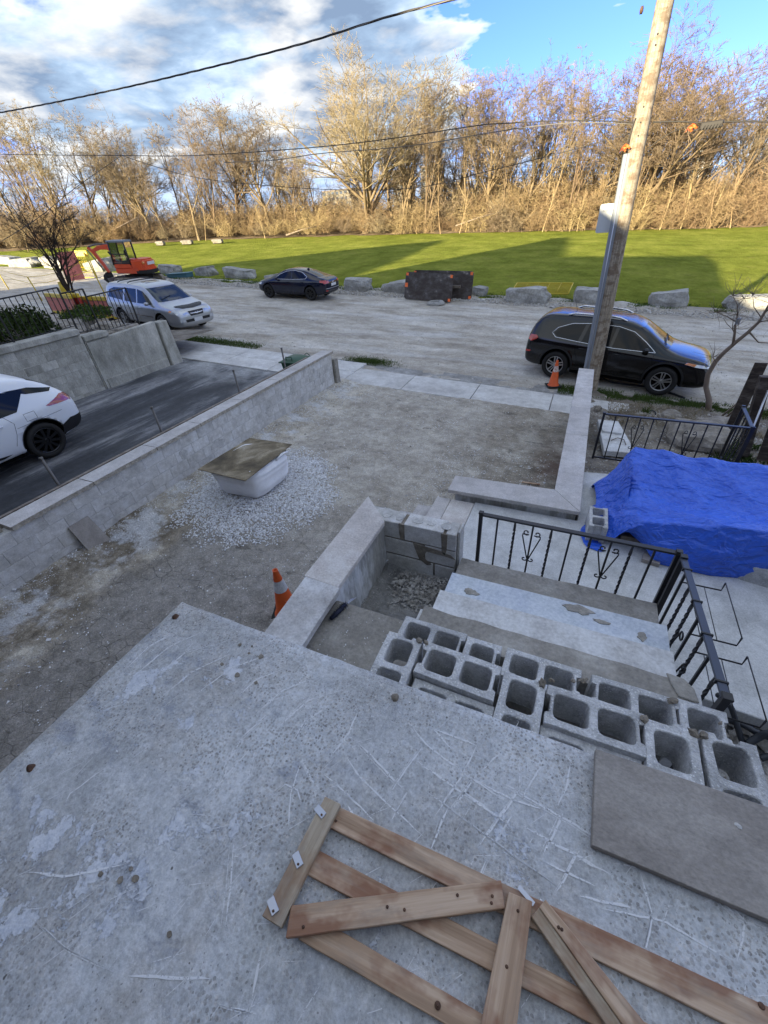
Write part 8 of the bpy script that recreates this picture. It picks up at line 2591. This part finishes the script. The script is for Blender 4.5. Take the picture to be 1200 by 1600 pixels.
part('top_board', MB().add([a + up * .80, b_ + up * .80, b_ + up * 1.02, a + up * 1.02, a + up * .80 + Vector((0, .06, 0)), b_ + up * .80 + Vector((0, .06, 0)), b_ + up * 1.02 + Vector((0, .06, 0)), a + up * 1.02 + Vector((0, .06, 0))], [(0, 1, 2, 3), (7, 6, 5, 4), (0, 4, 5, 1), (1, 5, 6, 2), (2, 6, 7, 3), (3, 7, 4, 0)]), M['yellow'], tb)
for k in range(1, 7): part('wire', MB().tube([a.lerp(b_, k / 7), a.lerp(b_, k / 7) + up], .012, 4), M['yellow'], tb)
for k in range(1, 5): part('wire', MB().tube([a + up * k / 5, b_ + up * k / 5], .012, 4), M['yellow'], tb)
# yellow snow-fence posts with wire
yp = thing('wire_fence', 'thin yellow post and wire fence along the street works on the left', 'fence', (-35.189, 17.475, -2.069))
posts = []
for (px, top) in (((-35.189, 17.475, -2.069), 1.2), ((-28.654, 15.561, -2.461), 1.2), ((-28.750, 17.219, -2.455), 1.2), ((-26.530, 17.971, -2.588), 1.9)):
    q = Vector(px); posts.append((q, top))
    part('post', MB().tube([q, q + Vector((-.25, 0, top))], .035, 6), M['yellow'], yp)
for h in (1.0, .72):
    for (q0, t0), (q1, t1) in zip(posts[:-1], posts[1:]):
        part('wire', MB().tube([q0 + Vector((-.25 * h, 0, t0 * h)), (q0 + q1) / 2 + Vector((-.25 * h, 0, (t0 + t1) / 2 * h - .05)), q1 + Vector((-.25 * h, 0, t1 * h))], .012, 4), M['yellow'], yp)
tt = thing('feed_trough', 'teal metal trough lying beside the excavator', 'trough', (-27.9, 25.2, zroad(-28)))
part('trough_body', MB().cbox((-27.6, 24.9, zroad(-27.6) + .18), (1.7, .8, .3), Matrix.Rotation(.2, 3, 'Z')), M['teal'], tt, bevel=.05)
part('rim', MB().cbox((-27.6, 24.9, zroad(-27.6) + .33), (1.78, .88, .05), Matrix.Rotation(.2, 3, 'Z')), M['teal'], tt, bevel=.01)


# ================================================================== TREES
def grow_tree(seed, H, limbs=9, spread=38, trunk=0.28, kids_=(7, 6, 5), wander=0.16, up=0.07, r0=None, multi=1, lean=0.0, ratio=(0.62, 0.5, 0.42, 0.4), tw=0.0092, seg=(0.12, 0.15, 0.25, 0.5), lf=0.6, sp2=48):
    """bare tree as lists of segments (p0, p1, r0, r1) for heavy wood and for twigs"""
    rr = random.Random(seed)
    heavy = []; fine = []
    r0 = r0 or H * 0.016
    def rv(s): return Vector((rr.gauss(0, s), rr.gauss(0, s), rr.gauss(0, s)))
    def tilt(d, ang):
        ax = d.cross(Vector((rr.uniform(-1, 1), rr.uniform(-1, 1), rr.uniform(-1, 1))))
        if ax.length < 1e-4: ax = d.orthogonal()
        return (Matrix.Rotation(R(ang), 3, ax.normalized()) @ d).normalized()
    def branch(p, d, L, r, lvl):
        n = max(2, int(round(1 / seg[min(lvl, 3)])))
        start = 0.25 if lvl else trunk
        K = (limbs,) + tuple(kids_)
        nk = K[lvl] if lvl < len(K) else 0
        spawn = sorted(rr.uniform(start, 0.98) for _ in range(nk))
        st = L / n; si = 0
        for i in range(n):
            d = (d + rv(wander * (1.0 if lvl else 0.35)) + Vector((0, 0, up * (0.5, 1.0, 0.35, 0.2, 0.2)[lvl]))).normalized()
            q = p + d * st
            t0, t1 = i / n, (i + 1) / n
            ra, rb = r * (1 - 0.78 * t0), r * (1 - 0.78 * t1)
            (heavy if lvl < 2 else fine).append((p, q, max(ra, tw), max(rb, tw * 0.8)))
            while si < nk and spawn[si] < t1:
                f_ = spawn[si]; si += 1
                o_ = p.lerp(q, (f_ - t0) * n)
                cd = tilt(d, rr.gauss(sp2, 12) if lvl else rr.gauss(spread, 11))
                if cd.z < -0.15: cd.z *= -0.5; cd.normalize()
                cl = (H if lvl == 0 else L) * ratio[min(lvl, 3)] * rr.uniform(0.7, 1.1) * (1.0 - 0.35 * f_ * (0.5 if lvl == 0 else 1))
                branch(o_, cd, cl, r * (1 - 0.78 * f_) * rr.uniform(0.45, 0.68), lvl + 1)
            p = q
    for k in range(multi):
        d = Vector((rr.gauss(lean, 0.10 if multi == 1 else 0.22), rr.gauss(0, 0.08 if multi == 1 else 0.2), 1)).normalized()
        s = 1.0 if multi == 1 else rr.uniform(0.7, 1.0)
        branch(Vector((rr.uniform(-.3, .3) * (multi > 1), rr.uniform(-.3, .3) * (multi > 1), -0.3)), d, H * lf * s, r0 * (1 if multi == 1 else 0.6), 0)
    return heavy, fine


def seg_mesh(name, segs, sides, mat):
    p0 = np.array([tuple(s[0]) for s in segs]); p1 = np.array([tuple(s[1]) for s in segs])
    a = np.array([s[2] for s in segs]); b_ = np.array([s[3] for s in segs])
    d = p1 - p0; d /= np.maximum(np.linalg.norm(d, axis=1), 1e-6)[:, None]
    ref = np.where(np.abs(d[:, 2:3]) < 0.9, np.array([[0, 0, 1.0]]), np.array([[1.0, 0, 0]]))
    u = np.cross(d, ref); u /= np.linalg.norm(u, axis=1)[:, None]; w_ = np.cross(d, u)
    ring0 = []; ring1 = []
    for k in range(sides):
        an = 2 * math.pi * k / sides
        o_ = u * math.cos(an) + w_ * math.sin(an)
        ring0.append(p0 + o_ * a[:, None]); ring1.append(p1 + d * (b_ * 0.3)[:, None] + o_ * b_[:, None])
    V_ = np.stack(ring0 + ring1, axis=1).reshape(-1, 3)
    n = len(segs)
    f = np.array([(k, (k + 1) % sides, sides + (k + 1) % sides, sides + k) for k in range(sides)])
    F_ = (f[None] + (np.arange(n) * 2 * sides)[:, None, None]).reshape(-1, 4)
    o = npmesh(name, V_, F_, mat, None, smooth=True)
    me = o.data
    bpy.data.objects.remove(o)
    return me


def tree_kind(seed, mats=('bark', 'twig'), **kw):
    H = kw.pop('H')
    hv, fn = grow_tree(seed, H, **kw)
    return (seg_mesh('trunk', hv, 7, M[mats[0]]), seg_mesh('crown', fn, 3, M[mats[1]]), H, max(max(s[1].z for s in fn), max(s[1].z for s in hv)))


KINDS = {
    'elm': tree_kind(1, H=15, limbs=22, spread=36, trunk=0.24, kids_=(12, 8, 5), wander=0.10, up=0.05, ratio=(0.60, 0.44, 0.52, 0.62), r0=0.32, lf=0.50, sp2=40, tw=0.009),
    'oak': tree_kind(2, H=12, limbs=10, spread=48, trunk=0.35, kids_=(8, 6, 4), wander=0.22, up=0.06, ratio=(0.55, 0.50, 0.52, 0.62), r0=0.25, lf=0.62, sp2=46),
    'slim': tree_kind(3, H=12, limbs=13, spread=29, trunk=0.36, kids_=(7, 6, 4), wander=0.09, up=0.08, ratio=(0.42, 0.42, 0.52, 0.62), r0=0.13, lf=0.72),
    'slim2': tree_kind(4, H=11, limbs=12, spread=34, trunk=0.38, kids_=(7, 6, 4), wander=0.12, up=0.07, ratio=(0.44, 0.45, 0.52, 0.62), r0=0.12, lean=0.12, lf=0.66),
    'multi': tree_kind(5, H=11, limbs=7, spread=24, trunk=0.40, kids_=(6, 5, 3), wander=0.10, up=0.08, ratio=(0.42, 0.42, 0.52, 0.62), multi=4, r0=0.16, lf=0.68),
    'multi2': tree_kind(6, H=11, limbs=8, spread=32, trunk=0.3, kids_=(6, 5, 3), wander=0.13, up=0.07, ratio=(0.46, 0.44, 0.52, 0.62), multi=3, r0=0.20, mats=('bark', 'twiggrey'), lf=0.6),
    'round': tree_kind(7, H=13, limbs=15, spread=42, trunk=0.32, kids_=(9, 7, 4), wander=0.14, up=0.07, ratio=(0.52, 0.46, 0.52, 0.62), r0=0.22, mats=('bark', 'twiggrey'), lf=0.6),
    'sapling': tree_kind(8, H=6, limbs=8, spread=26, trunk=0.4, kids_=(4, 3), wander=0.10, up=0.08, ratio=(0.32, 0.4, 0.40, 0.4), r0=0.055, mats=('brush', 'brush'), lf=0.8),
}


def put_tree(kind, x, y, H, label, group=None, rz=None, widen=1.0, name='bare_tree'):
    tr_, cr_, h0, top = KINDS[kind]
    s = H / top
    t = thing(name, label, 'tree', (x, y, zland(x, y)), (0, 0, random.uniform(0, 6.28) if rz is None else rz), group)
    t.scale = (s * widen, s * widen, s)
    a = inst(tr_, 'trunk', t); b_ = inst(cr_, 'crown', t)
    return t


NOTED = [
 ((-57.4, 41.6, 14.4), 'oak', 'gnarled bare tree at the far left, left of the young dark tree'),
 ((-55.6, 44.8, 14.1), 'oak', 'spreading bare tree above the young dark tree'),
 ((-51.2, 46.1, 10.0), 'slim2', 'thin bare tree right of the young dark tree, above the excavator'),
 ((-47.2, 47.4, 10.6), 'oak', 'low-forked bare tree with dark trunk standing above the excavator cab'),
 ((-45.3, 52.9, 14.8), 'round', 'tall bare tree left of the centre with rounded crown'),
 ((-40.6, 54.2, 14.0), 'round', 'tall bare tree between the rounded one and the big central tree'),
 ((-28.3, 57.2, 17.6), 'elm', 'big central bare tree with a wide vase-shaped crown'),
 ((-24.5, 59.1, 15.2), 'multi2', 'bare tree touching the right side of the big central tree'),
 ((-20.5, 59.5, 15.0), 'multi', 'slender many-stemmed bare tree, first right of the central pair'),
 ((-14.4, 64.9, 16.1), 'round', 'bare tree rising highest between the central tree and the pole'),
 ((3.3, 68.4, 17.7), 'elm', 'tallest bare tree right of the utility pole'),
 ((8.4, 70.3, 15.5), 'round', 'tall bare tree near the right edge'),
]
for (x, y, H), kd, lab in NOTED:
    put_tree(kd, x, y, H, lab, widen=(1.45 if kd == 'elm' else 1.0), rz=(0.4 if kd == 'elm' else None))
ROW = [(-61.0, 39.5, 13.4), (-59.1, 39.4, 12.5), (-59.0, 44.5, 13.0), (-56.3, 46.2, 12.4), (-53.0, 45.7, 11.7), (-52.2, 50.3, 12.2), (-46.5, 50.3, 12.9), (-45.2, 55.9, 13.9), (-40.5, 56.3, 11.7), (-36.9, 54.8, 10.5), (-36.7, 58.9, 11.3), (-24.1, 63.7, 14.7), (-19.8, 62.2, 14.6), (-19.1, 65.4, 15.3), (-16.3, 62.3, 13.9),
       (-16.1, 67.3, 15.0), (-12.4, 63.5, 14.9), (-11.6, 67.8, 15.2), (-9.7, 65.4, 15.2), (-8.8, 70.6, 15.3), (-7.0, 66.2, 15.6), (-5.9, 69.5, 15.2), (-4.3, 65.9, 14.7), (-3.1, 70.2, 14.5), (-1.5, 67.6, 13.3), (0.4, 70.1, 13.5), (1.0, 71.3, 15.7), (2.7, 67.7, 14.3), (5.8, 73.6, 16.3), (7.7, 72.1, 15.0), (10.6, 73.0, 15.3), (11.5, 71.2, 15.3), (14.3, 74.9, 15.2), (16.5, 73.4, 15.0), (-63.1, 38.4, 13.5), (-64.6, 36.7, 13.4)]
kk = ('slim', 'multi', 'slim2', 'multi2', 'round', 'slim', 'multi')
for i, (x, y, H) in enumerate(ROW):
    put_tree(kk[i % 7], x, y, H, 'slender bare tree in the row along the far edge of the grass', 'slender bare trees along the far edge of the grass', widen=0.95)
for i in range(46):
    x = -88 + i * 2.75 + random.uniform(-1, 1)
    y = treeline(x) + random.uniform(11, 30)
    put_tree(kk[(i * 3) % 7], x, y, random.uniform(8.0, 11.5) + (1.0 if x > -30 else 0), 'bare tree standing in the second row behind the front trees', 'bare trees standing further back')
for i, (x, y, H) in enumerate(((-3.0, 63.2, 4.6), (0.3, 64.1, 5.3), (2.9, 64.8, 5.7), (5.8, 65.6, 6.2), (8.0, 66.2, 6.9), (11.1, 67.1, 6.6), (13.1, 67.6, 6.0), (-18.5, 58.6, 7.0), (-16.4, 59.3, 6.3), (-46.2, 47.4, 4.9), (-59.9, 33.6, 3.8), (-39.4, 50.8, 4.7), (10.4, 67.9, 5.8), (-6.9, 62.2, 5.8))):
    put_tree('sapling', x, y, H, 'thin pale sapling at the foot of the thicket', 'thin pale saplings at the foot of the thicket', name='sapling')

# thicket
def shrub_kind(seed, H, stems):
    rr = random.Random(seed)
    out = []
    for k in range(stems):
        an = rr.uniform(0, 6.283); r_ = rr.uniform(0, 1.5)
        p = Vector((r_ * math.cos(an), r_ * math.sin(an), -0.2))
        a2 = an + rr.gauss(0, 1.0); sl = rr.uniform(0, 1.1) ** 1.5
        d = Vector((math.cos(a2) * sl, math.sin(a2) * sl, 1)).normalized()
        L = H * rr.uniform(0.35, 1.0) ** 0.8; n = 6; rad = rr.uniform(0.012, 0.034)
        for i in range(n):
            d = (d + Vector((rr.gauss(0, .2), rr.gauss(0, .2), rr.gauss(-.05, .12)))).normalized()
            q = p + d * L / n
            out.append((p, q, rad * (1 - .7 * i / n), rad * (1 - .7 * (i + 1) / n)))
            for c in range(3):
                o_ = p.lerp(q, rr.random())
                e = (d * .5 + Vector((rr.gauss(0, .7), rr.gauss(0, .7), rr.gauss(.05, .5)))).normalized()
                l2 = L * rr.uniform(.10, .30)
                m_ = o_ + e * l2 * .5; e2 = (e + Vector((rr.gauss(0, .4), rr.gauss(0, .4), rr.gauss(0.0, .4)))).normalized(); z = m_ + e2 * l2 * .5
                out.append((o_, m_, .011, .009)); out.append((m_, z, .009, .007))
                for s in range(3):
                    e3 = (e2 + Vector((rr.gauss(0, .9), rr.gauss(0, .9), rr.gauss(0, .8)))).normalized()
                    o3 = o_.lerp(m_, rr.random()) if s == 2 else m_.lerp(z, rr.random())
                    out.append((o3, o3 + e3 * l2 * rr.uniform(.25, .6), .008, .005))
            p = q
    return seg_mesh('shrub', out, 3, M['brush' if seed % 3 else 'twig'])
SH = [shrub_kind(40 + k, 3.6, 34) for k in range(7)]
cnt = 0
for row, (off, step) in enumerate(((0.2, 2.1), (2.4, 2.0), (5.0, 2.2), (8.5, 2.6), (13.0, 3.2))):
    x = -86.0
    while x < 30 and cnt < 292:
        x += step * random.uniform(0.75, 1.25)
        xx = x; yy = treeline(x) + off + random.uniform(-0.7, 0.9) + 0.8 * nz(x * 0.4, 0, 2)
        right = max(0.0, min(1.0, (x + 30) / 25))
        s = random.uniform(0.6, 1.25) * (0.66 + 0.24 * row) * (0.95 + 0.40 * right)
        o = inst(SH[random.randrange(7)], 'bare_shrub', None, (xx, yy, zland(xx, yy) + 0.15 + (0.9 * min(1, off / 2.5) if x > -25 else 0.35)), (0, 0, random.uniform(0, 6.28)), (s * 1.15, s * 1.15, s))
        tag(o, 'tangled bare brown shrub in the thicket under the far trees', 'shrub', 'bare shrubs of the thicket under the far trees')
        cnt += 1
# fallen trunks and branches in the thicket
for i, (a, b_, r_, lab) in enumerate((((-58, 41.0, 0.3), (-52, 43.5, 2.2), .10, 'pale dead trunk leaning in the thicket left of the excavator'), ((-37, 52.0, -0.9), (-33, 53.5, -0.2), .09, 'fallen bare log at the left foot of the thicket'), ((-17, 59.8, -1.4), (-12, 61.0, -0.4), .08, 'fallen pale branch at the foot of the thicket below the central trees'))):
    tag(part('fallen_trunk', MB().tube([a, ((a[0] + b_[0]) / 2, (a[1] + b_[1]) / 2 + .2, (a[2] + b_[2]) / 2 + .1), b_], [r_, r_ * .8, r_ * .5], 8), M['palebark']), lab, 'fallen trunk')

# young dark tree on the left in the neighbour's garden
hv, fn = grow_tree(77, 5.6, limbs=15, spread=33, trunk=0.20, kids_=(8, 6, 4), wander=0.11, up=0.10, r0=0.125, ratio=(0.62, 0.45, 0.42, 0.4), tw=0.0065)
yt_ = thing('young_tree', 'young dark bare tree with fanning branches behind the stepped black fence', 'tree', (-24.2, 14.6, zroad(-24.2)), (0, 0, 0.8))
inst(seg_mesh('trunk', hv, 8, M['darkbark']), 'trunk', yt_); inst(seg_mesh('crown', fn, 3, M['darkbark']), 'crown', yt_)

# ================================================================== FAR BUILDINGS
def block(name, label, x0, x1, y, z0, z1, nw, nf, roof=False, depth=14, mat='farwall'):
    t = thing(name, label, 'building', ((x0 + x1) / 2, y, z0))
    part('wall', MB().box(x0, x1, y, y + depth, z0, z1), M[mat], t)
    part('roof', MB().box(x0 - .3, x1 + .3, y - .3, y + depth, z1, z1 + .6) if not roof else MB().prism([(x0 - .5, z1), (x1 + .5, z1), ((x0 + x1) / 2, z1 + (x1 - x0) * .25)], y - .4, y + depth, fn=lambda a, b_, d: (a, d, b_)), M['farroof'], t)
    w_ = (x1 - x0) / nw; h_ = (z1 - z0) / nf
    for i in range(nw):
        for k in range(nf):
            part('window', MB().box(x0 + w_ * (i + .22), x0 + w_ * (i + .78), y - .12, y - .02, z0 + h_ * (k + .3), z0 + h_ * (k + .8)), M['paneglass'], t)
block('apartment_block', 'cream apartment block seen through twigs left of the central tree', -190, -166, 320, -3, 18, 7, 7)
block('apartment_block', 'pale building seen between the two central trees', -139, -128, 330, -3, 25, 4, 8)
block('apartment_block', 'pale distant block just right of the central pair of trees', -122, -112, 340, -3, 26, 3, 8)
block('far_house', 'small white far house low behind the thicket centre', -63, -50, 300, -6, 8, 3, 2, True, mat='plate')
block('far_house', 'small white far house behind the thicket, right of the first', -42, -30, 305, -6, 7, 3, 2, True, mat='plate')
block('apartment_block', 'pale distant tower right of the pole', 38, 45, 330, -6, 20, 2, 7, mat='plate')
block('far_house', 'pale distant house roof behind the thicket near the right edge', 62, 80, 310, -8, 9, 3, 3, True)

# ================================================================== GRASS TUFTS (uncountable)
def blades(name, pts, h, mat, lab, seed=0, wid=0.004, curl=0.5):
    rg_ = np.random.default_rng(seed)
    P_ = np.asarray(pts, dtype=float); n = len(P_)
    an = rg_.uniform(0, 6.283, n); hh = h * rg_.uniform(0.4, 1.2, n)
    lean = np.stack([np.cos(an), np.sin(an), np.zeros(n)], 1) * (hh * curl * rg_.uniform(0.2, 1.0, n))[:, None]
    sd = np.stack([-np.sin(an), np.cos(an), np.zeros(n)], 1) * wid
    up = np.array([[0, 0, 1.0]]) * hh[:, None]
    v = np.stack([P_ - sd, P_ + sd, P_ + up * .6 + lean * .4 + sd * .7, P_ + up + lean], 1).reshape(-1, 3)
    f = np.arange(n * 4).reshape(n, 4)
    o = npmesh(name, v, f, mat)
    tag(o, lab, 'grass', kind='stuff')
    return o
rg = np.random.default_rng(5)
pts = []
while len(pts) < 5200:      # grass patch left of the middle of the sidewalk
    x = -6.3 + rg.normal() * 0.42; y = 12.25 + rg.normal() * 0.22
    if x < -7.3 or y < 11.95 or y > 12.9: continue
    pts.append((x, y, zr(x, y) - 0.005))
blades('grass_patch', pts, 0.055, M['blade'], 'small grass patch on the verge beside the pavement middle', 1, .006)
pts = []
while len(pts) < 5000:
    x = rg.uniform(-14.6, -10.8); y = 12.35 + rg.normal() * 0.20
    if rg.uniform() > (1 - (x + 14.6) / 4.2) ** 0.5: continue
    pts.append((x, y, zr(x, y)))
blades('grass_strip', pts, 0.07, M['blade'], 'grass strip on the verge below the silver car', 2, .008)
pts = []
for k in range(15000):
    x = rg.uniform(-0.35, 4.6); y = 12.02 + rg.normal() * 0.20
    if y < 11.6 or y > 12.6 or nz(x * 2.5, y * 3, 1) < -0.22: continue
    pts.append((x, y, max(zr(x, y), zg(x, y) if x > 0.33 and y < 12.05 else -9)))
blades('grass_verge', pts, 0.06, M['blade'], 'grass verge strip between pavement and black car', 3, .006)
pts = []
for k in range(16000):
    x = rg.uniform(-32, 14); y = 24.25 + abs(rg.normal()) * 0.55 + 0.25 * nz(x * .8, 0, 2)
    if nz(x * 0.9, y, 3) < -0.25: continue
    pts.append((x, y, zland(x, y) + 0.04))
blades('grass_edge', pts, 0.10, M['blade'], 'ragged grass fringe along the boulders', 4, .014)
pts = []
for k in range(6500):
    x = rg.uniform(0.9, 4.2); y = rg.uniform(9.2, 11.6)
    if nz(x * 1.3, y * 1.3, 5) < 0.02: continue
    pts.append((x, y, zg(x, y)))
blades('dry_weeds', pts, 0.085, M['weed'], 'dry tangled weeds on the earth mound beside the sapling', 6, .004, 1.2)
pts = [(rg.normal() * 0.05 + (1.656, 10.762, -4.279)[0], rg.normal() * 0.05 + 10.55, zg(1.2, 10.5)) for k in range(90)]
blades('grass_tuft', pts, 0.22, M['blade'], 'upright grass tuft growing by the broken pavement end', 7, .006)
pts = []
for k in range(3800):
    x = rg.uniform(2.3, 4.5); y = rg.uniform(6.2, 9.0)
    if nz(x * 1.3, y * 1.3, 9) < 0.0: continue
    pts.append((x, y, zg(x, y)))
blades('green_weeds', pts, 0.14, M['hedge'], 'low dark weeds at the right edge behind the garden railing', 8, .008, 1.0)
